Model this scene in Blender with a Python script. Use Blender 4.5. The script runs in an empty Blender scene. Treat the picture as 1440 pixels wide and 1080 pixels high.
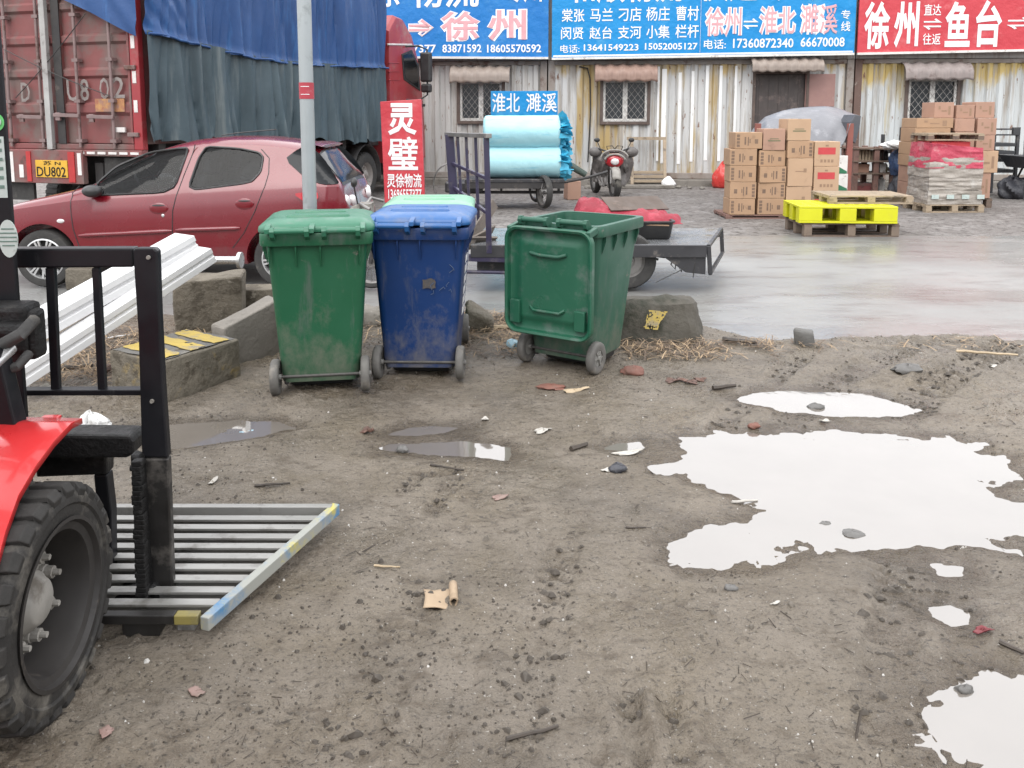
import bpy, bmesh, math, random
import numpy as np
from mathutils import Vector, Matrix, Euler

random.seed(7)
R = math.radians
S = bpy.context.scene
COL = S.collection

# ------------------------------------------------------------------ camera
CAM_H, FPX, CY, YH = 1.55, 1150.0, 300.0, 165.0
PITCH = math.atan((CY - YH) / FPX)
cd = bpy.data.cameras.new('camera')
cd.sensor_width = 36.0
cd.lens = 36.0 * FPX / 1440.0
cd.shift_y = -240.0 / 1440.0
cd.clip_start = 0.05
cd.clip_end = 2000
cam = bpy.data.objects.new('camera', cd)
cam.location = (0, 0, CAM_H)
cam.rotation_euler = (math.pi / 2 - PITCH, 0, 0)
COL.objects.link(cam)
S.camera = cam

# ------------------------------------------------------------------ light: overcast day
SUN_EL, SUN_AZ = R(52), R(200)
w = bpy.data.worlds.new('World')
S.world = w
w.use_nodes = True
wn, wl = w.node_tree.nodes, w.node_tree.links
wn.clear()
sky = wn.new('ShaderNodeTexSky')
sky.sky_type = 'NISHITA'
sky.sun_disc = False
sky.sun_elevation = SUN_EL
sky.sun_rotation = SUN_AZ
sky.air_density = 1.0
sky.dust_density = 1.0
sky.ozone_density = 1.0
hs = wn.new('ShaderNodeHueSaturation')
hs.inputs['Saturation'].default_value = 0.10
bg = wn.new('ShaderNodeBackground')
bg.inputs['Strength'].default_value = 0.13
wo = wn.new('ShaderNodeOutputWorld')
wl.new(sky.outputs[0], hs.inputs['Color'])
# a closed, even cloud deck over most of the sky
cl = wn.new('ShaderNodeMix'); cl.data_type = 'RGBA'
cl.inputs[0].default_value = 0.78
# the deck is darker towards the hazy horizon and brighter overhead
wt = wn.new('ShaderNodeTexCoord')
wx = wn.new('ShaderNodeSeparateXYZ')
wl.new(wt.outputs['Generated'], wx.inputs[0])
wr = wn.new('ShaderNodeValToRGB')
wr.color_ramp.elements[0].position = 0.0
wr.color_ramp.elements[0].color = (3.6, 3.65, 3.8, 1)
wr.color_ramp.elements[1].position = 1.0
wr.color_ramp.elements[1].color = (15.5, 15.6, 15.9, 1)
e_ = wr.color_ramp.elements.new(0.30)
e_.color = (13.5, 13.6, 14.0, 1)
e_ = wr.color_ramp.elements.new(0.12)
e_.color = (6.2, 6.3, 6.5, 1)
wl.new(wx.outputs['Z'], wr.inputs[0])
wl.new(wr.outputs[0], cl.inputs[7])
wl.new(hs.outputs[0], cl.inputs[6])
wl.new(cl.outputs[2], bg.inputs['Color'])
wl.new(bg.outputs[0], wo.inputs['Surface'])
sl = bpy.data.lights.new('sun', 'SUN')
sl.energy = 1.0
sl.angle = R(40)
sl.color = (1.0, 0.97, 0.93)
so = bpy.data.objects.new('sun', sl)
so.rotation_euler = (math.pi / 2 - SUN_EL, 0, math.pi - SUN_AZ)
so.location = (0, -5, 12)
COL.objects.link(so)
S.view_settings.view_transform = 'Standard'
S.view_settings.look = 'None'
S.view_settings.gamma = 1.0
S.view_settings.exposure = 0.70
try:
    S.cycles.max_bounces = 6
    S.cycles.caustics_reflective = False
    S.cycles.caustics_refractive = False
    S.cycles.use_denoising = True
except Exception:
    pass

# ------------------------------------------------------------------ helpers
CP, SP = math.cos(PITCH), math.sin(PITCH)
def ray(px, py):
    xc, yc = (px - 720.0) / FPX, (CY - py) / FPX
    return Vector((xc, CP + yc * SP, -SP + yc * CP))
def G(px, py, z=0.0):
    """point of the photograph on the level z"""
    d = ray(px, py)
    t = (z - CAM_H) / d.z
    return Vector((d.x * t, d.y * t, z))
def V(px, py, Y):
    """point of the photograph at the distance Y"""
    d = ray(px, py)
    t = Y / d.y
    return Vector((d.x * t, Y, CAM_H + d.z * t))

def lin(c):
    def f(v):
        v /= 255.0
        return v / 12.92 if v <= 0.04045 else ((v + 0.055) / 1.055) ** 2.4
    return (f(c[0]), f(c[1]), f(c[2]), 1.0)
def col4(c):
    return tuple(c) if len(c) == 4 else (c[0], c[1], c[2], 1.0)

MATS = {}
def M(name, c1, c2=None, scale=4.0, rough=0.5, metal=0.0, bump=0.0, bscale=60.0, stretch=None,
      dirt=None, dirt_amt=0.5, dirt_scale=5.0, dirt_stretch=None, dirt2=None, dirt2_amt=.5, dirt2_scale=9.0, coat=0.0, rvar=0.15,
      spec=0.5, trans=0.0, alpha=1.0, detail=6.0, emis=None, ior=None, splash=None):
    if name in MATS:
        return MATS[name]
    m = bpy.data.materials.new(name)
    m.use_nodes = True
    n, l = m.node_tree.nodes, m.node_tree.links
    b = n['Principled BSDF']
    tc = n.new('ShaderNodeTexCoord')
    oi = n.new('ShaderNodeObjectInfo')
    mu = n.new('ShaderNodeMath'); mu.operation = 'MULTIPLY'; mu.inputs[1].default_value = 31.7
    l.new(oi.outputs['Random'], mu.inputs[0])
    va = n.new('ShaderNodeVectorMath'); va.operation = 'ADD'
    l.new(tc.outputs['Object'], va.inputs[0]); l.new(mu.outputs[0], va.inputs[1])
    def noise(sc, st, det=detail, ro=.6):
        src = va.outputs[0]
        if st:
            mp = n.new('ShaderNodeMapping'); mp.inputs['Scale'].default_value = st
            l.new(src, mp.inputs['Vector']); src = mp.outputs[0]
        t = n.new('ShaderNodeTexNoise'); t.inputs['Scale'].default_value = sc
        t.inputs['Detail'].default_value = det; t.inputs['Roughness'].default_value = ro
        l.new(src, t.inputs['Vector'])
        return t.outputs['Fac']
    def ramp(src, a, bb):
        r = n.new('ShaderNodeMapRange'); r.inputs[1].default_value = a; r.inputs[2].default_value = bb
        r.clamp = True
        l.new(src, r.inputs[0]); return r.outputs[0]
    def mix(f, a, bb):
        x = n.new('ShaderNodeMix'); x.data_type = 'RGBA'
        l.new(f, x.inputs[0])
        for sock, v in ((x.inputs[6], a), (x.inputs[7], bb)):
            if isinstance(v, tuple): sock.default_value = v
            else: l.new(v, sock)
        return x.outputs[2]
    c1 = col4(c1)
    if c2 is None:
        c2 = tuple(v * 0.78 for v in c1[:3]) + (1,)
    c2 = col4(c2)
    nf = noise(scale, stretch)
    out = mix(ramp(nf, .3, .7), c1, c2)
    if dirt is not None:
        th = .72 - .45 * dirt_amt
        out = mix(ramp(noise(dirt_scale, dirt_stretch, 8, .68), th, th + .13), out, col4(dirt))
    if dirt2 is not None:
        th = .72 - .45 * dirt2_amt
        out = mix(ramp(noise(dirt2_scale, None, 8, .7), th, th + .08), out, col4(dirt2))
    if splash is not None:
        # dried mud splashed up from the ground, thinning out upwards
        sc_, sh_, sa_ = splash
        xz = n.new('ShaderNodeSeparateXYZ'); l.new(tc.outputs['Object'], xz.inputs[0])
        zr_ = n.new('ShaderNodeMapRange'); zr_.inputs[1].default_value = 0.0; zr_.inputs[2].default_value = sh_
        zr_.inputs[3].default_value = sa_; zr_.inputs[4].default_value = 0.0
        l.new(xz.outputs['Z'], zr_.inputs[0])
        nm_ = n.new('ShaderNodeMath'); nm_.operation = 'MULTIPLY_ADD'; nm_.inputs[1].default_value = 1.5; nm_.inputs[2].default_value = -.62
        l.new(noise(7, (1, 1, .7), 9, .72), nm_.inputs[0])
        ad_ = n.new('ShaderNodeMath'); ad_.operation = 'ADD'; l.new(zr_.outputs[0], ad_.inputs[0]); l.new(nm_.outputs[0], ad_.inputs[1])
        out = mix(ramp(ad_.outputs[0], .25, .95), out, col4(sc_))
    l.new(out, b.inputs['Base Color'])
    rr = n.new('ShaderNodeMapRange'); rr.inputs[1].default_value = .3; rr.inputs[2].default_value = .7
    rr.inputs[3].default_value = max(0, rough - rvar); rr.inputs[4].default_value = min(1, rough + rvar)
    l.new(noise(scale * 2.3, None), rr.inputs[0]); l.new(rr.outputs[0], b.inputs['Roughness'])
    b.inputs['Metallic'].default_value = metal
    b.inputs['Specular IOR Level'].default_value = spec
    b.inputs['Coat Weight'].default_value = coat
    b.inputs['Coat Roughness'].default_value = 0.06
    b.inputs['Transmission Weight'].default_value = trans
    b.inputs['Alpha'].default_value = alpha
    if ior: b.inputs['IOR'].default_value = ior
    if emis:
        b.inputs['Emission Color'].default_value = col4(emis); b.inputs['Emission Strength'].default_value = 1
    if bump > 0:
        bp = n.new('ShaderNodeBump'); bp.inputs['Strength'].default_value = 1.0
        bp.inputs['Distance'].default_value = bump
        l.new(noise(bscale, None, 5), bp.inputs['Height']); l.new(bp.outputs[0], b.inputs['Normal'])
    MATS[name] = m
    return m

def tag(o, label=None, cat=None, group=None, kind=None):
    if label: o['label'] = label
    if cat: o['category'] = cat
    if group: o['group'] = group
    if kind: o['kind'] = kind
    return o
def thing(name, label, cat, loc=(0, 0, 0), rz=0.0, group=None):
    o = bpy.data.objects.new(name, None)
    o.empty_display_size = .1
    o.location = loc
    o.rotation_euler = (0, 0, rz)
    COL.objects.link(o)
    return tag(o, label, cat, group)
def copy_tree(o, parent=None):
    c = o.copy(); COL.objects.link(c); c.parent = parent
    for ch in list(o.children):
        copy_tree(ch, c)
    return c

class MB:
    """mesh builder"""
    def __init__(s):
        s.v, s.f = [], []
    def add(s, vs, fs):
        k = len(s.v)
        s.v += [tuple(x) for x in vs]
        s.f += [tuple(i + k for i in f) for f in fs]
        return s
    def box(s, c, d, rot=None):
        hx, hy, hz = d[0] / 2, d[1] / 2, d[2] / 2
        vs = [Vector((x, y, z)) for x in (-hx, hx) for y in (-hy, hy) for z in (-hz, hz)]
        if rot is not None:
            e = Euler(rot).to_matrix()
            vs = [e @ q for q in vs]
        vs = [q + Vector(c) for q in vs]
        return s.add(vs, [(0, 1, 3, 2), (4, 6, 7, 5), (0, 4, 5, 1), (2, 3, 7, 6), (0, 2, 6, 4), (1, 5, 7, 3)])
    def bx(s, x0, x1, y0, y1, z0, z1):
        return s.box(((x0 + x1) / 2, (y0 + y1) / 2, (z0 + z1) / 2), (abs(x1 - x0), abs(y1 - y0), abs(z1 - z0)))
    def beam(s, p, q, wx, wz=None, up=(0, 0, 1)):
        """rectangular bar from p to q"""
        wz = wz or wx
        p, q = Vector(p), Vector(q)
        d = (q - p).normalized()
        u = Vector(up)
        if abs(d.dot(u)) > .98: u = Vector((0, 1, 0))
        a = d.cross(u).normalized() * wx / 2
        b = a.cross(d).normalized() * wz / 2
        vs = [p - a - b, p + a - b, p + a + b, p - a + b, q - a - b, q + a - b, q + a + b, q - a + b]
        return s.add(vs, [(0, 1, 2, 3), (7, 6, 5, 4), (0, 4, 5, 1), (1, 5, 6, 2), (2, 6, 7, 3), (3, 7, 4, 0)])
    def tube(s, pts, r, n=10, cap=True):
        pts = [Vector(p) for p in pts]
        rs = r if isinstance(r, (list, tuple)) else [r] * len(pts)
        vs, fs = [], []
        prev = None
        for i, p in enumerate(pts):
            d = (pts[min(i + 1, len(pts) - 1)] - pts[max(i - 1, 0)]).normalized()
            if prev is None:
                u = Vector((0, 0, 1)) if abs(d.z) < .9 else Vector((1, 0, 0))
                a = d.cross(u).normalized()
            else:
                a = (prev - d * prev.dot(d)).normalized()
            prev = a
            b = d.cross(a)
            for k in range(n):
                t = 2 * math.pi * k / n
                vs.append(p + (a * math.cos(t) + b * math.sin(t)) * rs[i])
        for i in range(len(pts) - 1):
            for k in range(n):
                k2 = (k + 1) % n
                fs.append((i * n + k, i * n + k2, (i + 1) * n + k2, (i + 1) * n + k))
        if cap:
            fs.append(tuple(range(n - 1, -1, -1)))
            fs.append(tuple((len(pts) - 1) * n + k for k in range(n)))
        return s.add(vs, fs)
    def lathe(s, prof, c, axis=(1, 0, 0), n=32, closed=False):
        """profile of (radius, along) turned about the axis through c"""
        ax = Vector(axis).normalized()
        u = Vector((0, 0, 1)) if abs(ax.z) < .9 else Vector((0, 1, 0))
        a = ax.cross(u).normalized(); b = ax.cross(a)
        c = Vector(c)
        vs, fs = [], []
        for (r, h) in prof:
            for k in range(n):
                t = 2 * math.pi * k / n
                vs.append(c + ax * h + (a * math.cos(t) + b * math.sin(t)) * r)
        m = len(prof)
        for i in range(m if closed else m - 1):
            j = (i + 1) % m
            for k in range(n):
                k2 = (k + 1) % n
                fs.append((i * n + k, i * n + k2, j * n + k2, j * n + k))
        return s.add(vs, fs)
    def prism(s, poly, fn0, fn1):
        """polygon (2D points) between two maps to 3D"""
        n = len(poly)
        vs = [fn0(*p) for p in poly] + [fn1(*p) for p in poly]
        fs = [tuple(range(n - 1, -1, -1)), tuple(range(n, 2 * n))]
        fs += [(i, (i + 1) % n, n + (i + 1) % n, n + i) for i in range(n)]
        return s.add(vs, fs)
    def grid(s, nu, nv, fn):
        vs = [fn(i / (nu - 1), j / (nv - 1)) for j in range(nv) for i in range(nu)]
        fs = [(j * nu + i, j * nu + i + 1, (j + 1) * nu + i + 1, (j + 1) * nu + i)
              for j in range(nv - 1) for i in range(nu - 1)]
        return s.add(vs, fs)
    def loft(s, secs, cap=True):
        n = len(secs[0])
        vs = [p for sec in secs for p in sec]
        fs = []
        for i in range(len(secs) - 1):
            for k in range(n):
                k2 = (k + 1) % n
                fs.append((i * n + k, i * n + k2, (i + 1) * n + k2, (i + 1) * n + k))
        if cap:
            fs.append(tuple(range(n - 1, -1, -1)))
            fs.append(tuple((len(secs) - 1) * n + k for k in range(n)))
        return s.add(vs, fs)
    def sphere(s, c, r, n=16, m=10, sq=(1, 1, 1), rot=None):
        e = Euler(rot).to_matrix() if rot else Matrix.Identity(3)
        c = Vector(c)
        vs, fs = [], []
        for j in range(m + 1):
            ph = math.pi * j / m
            for i in range(n):
                t = 2 * math.pi * i / n
                vs.append(c + e @ Vector((r * sq[0] * math.sin(ph) * math.cos(t), r * sq[1] * math.sin(ph) * math.sin(t), r * sq[2] * math.cos(ph))))
        for j in range(m):
            for i in range(n):
                i2 = (i + 1) % n
                fs.append((j * n + i, (j + 1) * n + i, (j + 1) * n + i2, j * n + i2))
        return s.add(vs, fs)
    def build(s, name, mat, parent=None, smooth=None, bevel=0.0, solid=0.0, sub=0, loc=None, fix=True):
        me = bpy.data.meshes.new(name)
        me.from_pydata(s.v, [], s.f)
        if fix:
            bm = bmesh.new(); bm.from_mesh(me)
            bmesh.ops.remove_doubles(bm, verts=bm.verts, dist=1e-5)
            bmesh.ops.recalc_face_normals(bm, faces=bm.faces)
            bm.to_mesh(me); bm.free()
        me.materials.append(mat)
        if smooth is not None:
            me.polygons.foreach_set('use_smooth', [True] * len(me.polygons))
            if smooth < 179:
                me.set_sharp_from_angle(angle=R(smooth))
        o = bpy.data.objects.new(name, me)
        COL.objects.link(o)
        if parent is not None: o.parent = parent
        if loc is not None: o.location = loc
        if solid:
            md = o.modifiers.new('solid', 'SOLIDIFY'); md.thickness = solid; md.offset = 0
        if bevel:
            md = o.modifiers.new('bevel', 'BEVEL'); md.width = bevel; md.segments = 2; md.limit_method = 'ANGLE'; md.angle_limit = R(35)
        if sub:
            md = o.modifiers.new('sub', 'SUBSURF'); md.levels = sub; md.render_levels = sub
        return o

def build_each(mb, name, mat, parent, **kw):
    """one object for each separate piece of the builder"""
    par = list(range(len(mb.v)))
    def find(i):
        while par[i] != i:
            par[i] = par[par[i]]; i = par[i]
        return i
    for f in mb.f:
        for i in f[1:]: par[find(i)] = find(f[0])
    groups = {}
    for f in mb.f: groups.setdefault(find(f[0]), []).append(f)
    out = []
    for fs in groups.values():
        ids = sorted({i for f in fs for i in f}); mp = {i: k for k, i in enumerate(ids)}
        m = MB(); m.add([mb.v[i] for i in ids], [tuple(mp[i] for i in f) for f in fs])
        out.append(m.build(name, mat, parent, **kw))
    return out

def rrect(w, d, r, n=5, cx=0, cy=0, z=0):
    """rounded rectangle ring at height z"""
    out = []
    for (sx, sy, a0) in ((1, 1, 0), (-1, 1, 90), (-1, -1, 180), (1, -1, 270)):
        for k in range(n + 1):
            a = R(a0 + 90 * k / n)
            out.append(Vector((cx + sx * (w / 2 - r) + r * math.cos(a), cy + sy * (d / 2 - r) + r * math.sin(a), z)))
    return out

def text_mesh(strs):
    """strs: list of (text, x, z, height, width_scale, bold); glyphs in the XZ plane -> one mesh builder, front towards -Y"""
    mb = MB()
    for (t, x, z, h, ws, bold) in strs:
        cu = bpy.data.curves.new('t', 'FONT')
        cu.body = t; cu.size = h * 1.12
        cu.extrude = .004 * h
        cu.bevel_depth = bold * h
        cu.bevel_resolution = 0
        cu.resolution_u = 2
        cu.align_x = 'LEFT'
        ob = bpy.data.objects.new('t', cu)
        COL.objects.link(ob)
        dg = bpy.context.evaluated_depsgraph_get()
        me = bpy.data.meshes.new_from_object(ob.evaluated_get(dg))
        bpy.data.objects.remove(ob)
        bpy.data.curves.remove(cu)
        if len(me.vertices):
            zk = .0022 / max(1e-6, max(abs(q.co.z) for q in me.vertices))
            mb.add([(x + q.co.x * ws, -q.co.z * zk, z + q.co.y) for q in me.vertices], [tuple(p.vertices) for p in me.polygons])
        bpy.data.meshes.remove(me)
    return mb
def bbox(mb):
    a = np.array(mb.v); return a.min(0), a.max(0)
def fit_text(t, x0, x1, z0, z1, bold=0.0, skew=0.0):
    """text scaled to fill the box x0..x1, z0..z1 in the plane y=0"""
    mb = text_mesh([(t, 0, 0, 1.0, 1.0, bold)])
    lo, hi = bbox(mb)
    sx = (x1 - x0) / max(hi[0] - lo[0], 1e-6); sz = (z1 - z0) / max(hi[2] - lo[2], 1e-6)
    mb.v = [(x0 + (q[0] - lo[0]) * sx, q[1], z0 + (q[2] - lo[2]) * sz) for q in mb.v]
    return mb

# value noise
def _hash(ix, iy, seed):
    h = (ix.astype(np.int64) * 374761393 + iy.astype(np.int64) * 668265263 + seed * 144665) & 0x7fffffff
    h = ((h ^ (h >> 13)) * 1274126177) & 0x7fffffff
    return ((h ^ (h >> 16)) & 0xffff) / 65535.0
def vnoise(x, y, seed=0):
    x = np.asarray(x, float); y = np.asarray(y, float)
    ix, iy = np.floor(x), np.floor(y)
    fx, fy = x - ix, y - iy
    fx = fx * fx * (3 - 2 * fx); fy = fy * fy * (3 - 2 * fy)
    a, b = _hash(ix, iy, seed), _hash(ix + 1, iy, seed)
    c, d = _hash(ix, iy + 1, seed), _hash(ix + 1, iy + 1, seed)
    return (a * (1 - fx) + b * fx) * (1 - fy) + (c * (1 - fx) + d * fx) * fy - .5
def fbm(x, y, seed=0, o=4):
    s, a = 0, 1.0
    for i in range(o):
        s = s + a * vnoise(x * 2 ** i, y * 2 ** i, seed + i); a *= .5
    return s
# ------------------------------------------------------------------ ground
WATER = -0.030
def crop(pts, sc, ox, oy):
    return [(ox + x / sc, oy + y / sc) for x, y in pts]
PUD = {}
PUD['main'] = crop([(145,510),(180,430),(240,415),(380,398),(560,402),(800,392),(1050,415),(1180,410),(1240,430),(1300,430),(1310,470),(1380,480),(1405,560),(1310,590),(1390,640),(1480,650),(1700,660),(1720,740),(1440,745),(1300,758),(1340,792),(1440,800),(1240,810),(1200,835),(1060,820),(960,825),(820,815),(720,810),(600,835),(500,870),(430,875),(350,865),(250,850),(220,840),(230,780),(300,740),(420,700),(540,665),(480,640),(420,610),(300,570),(250,540),(150,535)], 2.483, 860, 440)
PUD['upper'] = crop([(430,285),(520,260),(620,256),(720,260),(800,260),(900,268),(980,290),(1050,310),(1090,322),(1000,342),(860,344),(760,342),(680,332),(600,327),(560,312),(480,300)], 2.483, 860, 440)
PUD['corner'] = crop([(1800,430),(1440,430),(1300,425),(1220,445),(1180,480),(1090,510),(1040,560),(1060,600),(1000,615),(940,640),(950,660),(1040,680),(1100,700),(1150,740),(1180,794),(1220,900),(1800,900)], 2.483, 860, 760)
PUD['rut'] = crop([(1105,200),(1180,180),(1240,215),(1250,258),(1190,264),(1130,240)], 2.483, 860, 760)
PUD['rut_far'] = crop([(1135,62),(1230,68),(1230,97),(1150,95)], 2.483, 860, 760)
PUD['left'] = [(165,603),(235,590),(320,585),(392,584),(418,594),(365,606),(290,619),(240,623),(190,618)]
PUD['middle'] = crop([(185,235),(240,212),(400,198),(560,193),(600,212),(740,238),(738,288),(640,275),(500,266),(300,254),(200,247)], 2.88, 460, 540)
PUD['middle_far'] = crop([(235,182),(330,153),(420,146),(560,153),(480,177),(330,188)], 2.88, 460, 540)
PUD['side'] = [(850,622),(868,615),(900,614),(905,622),(880,626)]
PUDW = {k: np.array([G(*p)[:2] for p in v]) for k, v in PUD.items()}

def sdf(poly, X, Y):
    """signed distance, positive inside"""
    d2 = np.full(X.shape, 1e9); ins = np.zeros(X.shape, bool)
    n = len(poly)
    for i in range(n):
        ax, ay = poly[i]; bx_, by_ = poly[(i + 1) % n]
        ex, ey = bx_ - ax, by_ - ay
        t = np.clip(((X - ax) * ex + (Y - ay) * ey) / (ex * ex + ey * ey + 1e-12), 0, 1)
        d2 = np.minimum(d2, (X - ax - t * ex) ** 2 + (Y - ay - t * ey) ** 2)
        c = (ay > Y) != (by_ > Y)
        with np.errstate(divide='ignore', invalid='ignore'):
            ins ^= c & (X < (bx_ - ax) * (Y - ay) / (by_ - ay + 1e-12) + ax)
    d = np.sqrt(d2)
    return np.where(ins, d, -d)

def graded(a, b, fn):
    out = [a]
    while out[-1] < b:
        out.append(out[-1] + fn(out[-1]))
    return np.array(out)
def edge_y(X):
    """where the mud ends and the wet road starts"""
    t = np.clip((X - .9) / 1.0, 0, 1); t = t * t * (3 - 2 * t)
    return 6.35 * (1 - t) + 5.62 * t + .22 * vnoise(X * 1.3, X * 0 + 3.3, 5) + .12 * vnoise(X * 5, X * 0 + 1.3, 6)
TRACKS = [  # pixel path, width, depth, rung pitch
    ([(1262, 770), (1262, 860), (1245, 960), (1255, 1075)], .17, .024, .06),
    ([(1330, 770), (1340, 860), (1390, 960)], .12, .02, .06),
    ([(880, 975), (905, 1075)], .07, .022, .06),
    ([(935, 975), (965, 1075)], .07, .022, .06),
    ([(560, 690), (585, 665), (650, 655)], .10, .020, .05),
    ([(600, 720), (625, 690), (640, 665)], .09, .018, .05),
    ([(1090, 600), (1180, 530), (1300, 480)], .22, .028, .08),
    ([(1250, 590), (1330, 530), (1440, 480)], .26, .030, .08),
    ([(1000, 610), (1040, 570), (1130, 500)], .14, .024, .07),
    ([(470, 1075), (560, 900), (600, 800)], .20, .014, .07),
    ([(700, 1075), (760, 900), (790, 760)], .16, .013, .07),
]
def ground_z(X, Y, full=True):
    X = np.asarray(X, float); Y = np.asarray(Y, float)
    fade = np.clip((Y - .3) / .5, 0, 1)
    z = .022 * fbm(X * .9, Y * .9, 1, 3) + .014 * fbm(X * 3.3, Y * 3.3, 11, 3)
    patch = np.clip(.5 + 2.2 * fbm(X * .8 + 9, Y * .8, 21, 3), 0, 1)
    rough = .009 * fbm(X * 11, Y * 11, 31, 3) + .014 * np.abs(vnoise(X * 24, Y * 24, 41)) * patch * 2 + .007 * vnoise(X * 41, Y * 41, 43)
    z = z + rough * (.35 + .9 * patch)
    for path, wd, dp, pit in TRACKS:
        pts = [G(*p)[:2] for p in path]
        acc = 0.0
        for (ax, ay), (bx_, by_) in zip(pts[:-1], pts[1:]):
            ex, ey = bx_ - ax, by_ - ay
            L = math.hypot(ex, ey); ex /= L; ey /= L
            t = (X - ax) * ex + (Y - ay) * ey
            s = np.abs((X - ax) * ey - (Y - ay) * ex)
            s = s + .02 * vnoise(X * 9, Y * 9, 55)
            m = np.clip((wd / 2 - s) / .02, 0, 1) * np.clip((t + .02) / .05, 0, 1) * np.clip((L + .02 - t) / .05, 0, 1)
            rung = .5 + .5 * np.sign(np.sin((t + acc + s * .5) * 2 * math.pi / pit)) * np.clip(.4 + 2 * vnoise(X * 6, Y * 6, 66), 0, 1)
            berm = np.exp(-((s - wd / 2 - .02) / .025) ** 2) * (t > 0) * (t < L)
            z = z - dp * m * (.15 + .85 * rung) + dp * .7 * berm * (0.5 + vnoise(X * 7, Y * 7, 77))
            acc += L
    z = np.maximum(z, WATER + .005 + rough * .3)
    wob = .038 * fbm(X * 5, Y * 5, 91, 5)
    for k, poly in PUDW.items():
        lo, hi = poly.min(0) - .5, poly.max(0) + .5
        sel = (X > lo[0]) & (X < hi[0]) & (Y > lo[1]) & (Y < hi[1])
        if not sel.any(): continue
        xs, ys = X[sel], Y[sel]
        d = sdf(poly, xs, ys) + wob[sel] * (1.0 if k in ('main', 'corner') else .5)
        tgt = WATER - np.where(d > 0, np.clip(d * (.07 if k in ('main', 'corner') else .30), 0, .03), np.clip(d * .085, -.026, 0)) + (rough[sel] * .62 + .003 * fbm(xs * 7, ys * 16, 73, 3)) * (1.0 if k in ('main', 'corner') else .45) + (.012 * fbm(xs * 2.2, ys * 6, 71, 3) if k in ('main',) else 0) * np.clip(d / .1, 0, 1)
        wgt = np.clip((d + .22) / .2, 0, 1)
        z[sel] = z[sel] * (1 - wgt) + tgt * wgt
    ey = edge_y(X)
    q = np.clip((Y - ey + .05) / .12, 0, 1)
    z = z * (1 - q) + (-.06) * q
    lump = np.clip((Y - ey + .55) / .4, 0, 1) * (1 - q)
    z = z + lump * (.012 + .03 * fbm(X * 3, Y * 4, 95, 3))
    return z
def gz(x, y):
    return float(ground_z(np.array([x]), np.array([y]))[0])

xs = graded(-9.0, 10.0, lambda v: .0145 if -2.3 < v < 3.6 else min(.016 + .02 * max(-2.3 - v, v - 3.6), .16))
ys = graded(.3, 7.4, lambda v: .0125 if v < 3.2 else .0125 + .006 * (v - 3.2))
XX, YY = np.meshgrid(xs, ys)
ZZ = ground_z(XX, YY)
nx, ny = len(xs), len(ys)
xs_g, ys_g = xs.copy(), ys.copy()
me = bpy.data.meshes.new('mud_ground')
co = np.stack([XX.ravel(), YY.ravel(), ZZ.ravel()], 1)
me.vertices.add(nx * ny)
me.vertices.foreach_set('co', co.ravel())
ii = (np.arange(ny - 1)[:, None] * nx + np.arange(nx - 1)[None, :]).ravel()
quads = np.stack([ii, ii + 1, ii + nx + 1, ii + nx], 1).ravel()
me.loops.add(len(quads)); me.loops.foreach_set('vertex_index', quads)
me.polygons.add(len(ii)); me.polygons.foreach_set('loop_start', np.arange(len(ii)) * 4)
me.polygons.foreach_set('use_smooth', np.ones(len(ii), bool))
me.update(calc_edges=True); me.validate()

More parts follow.
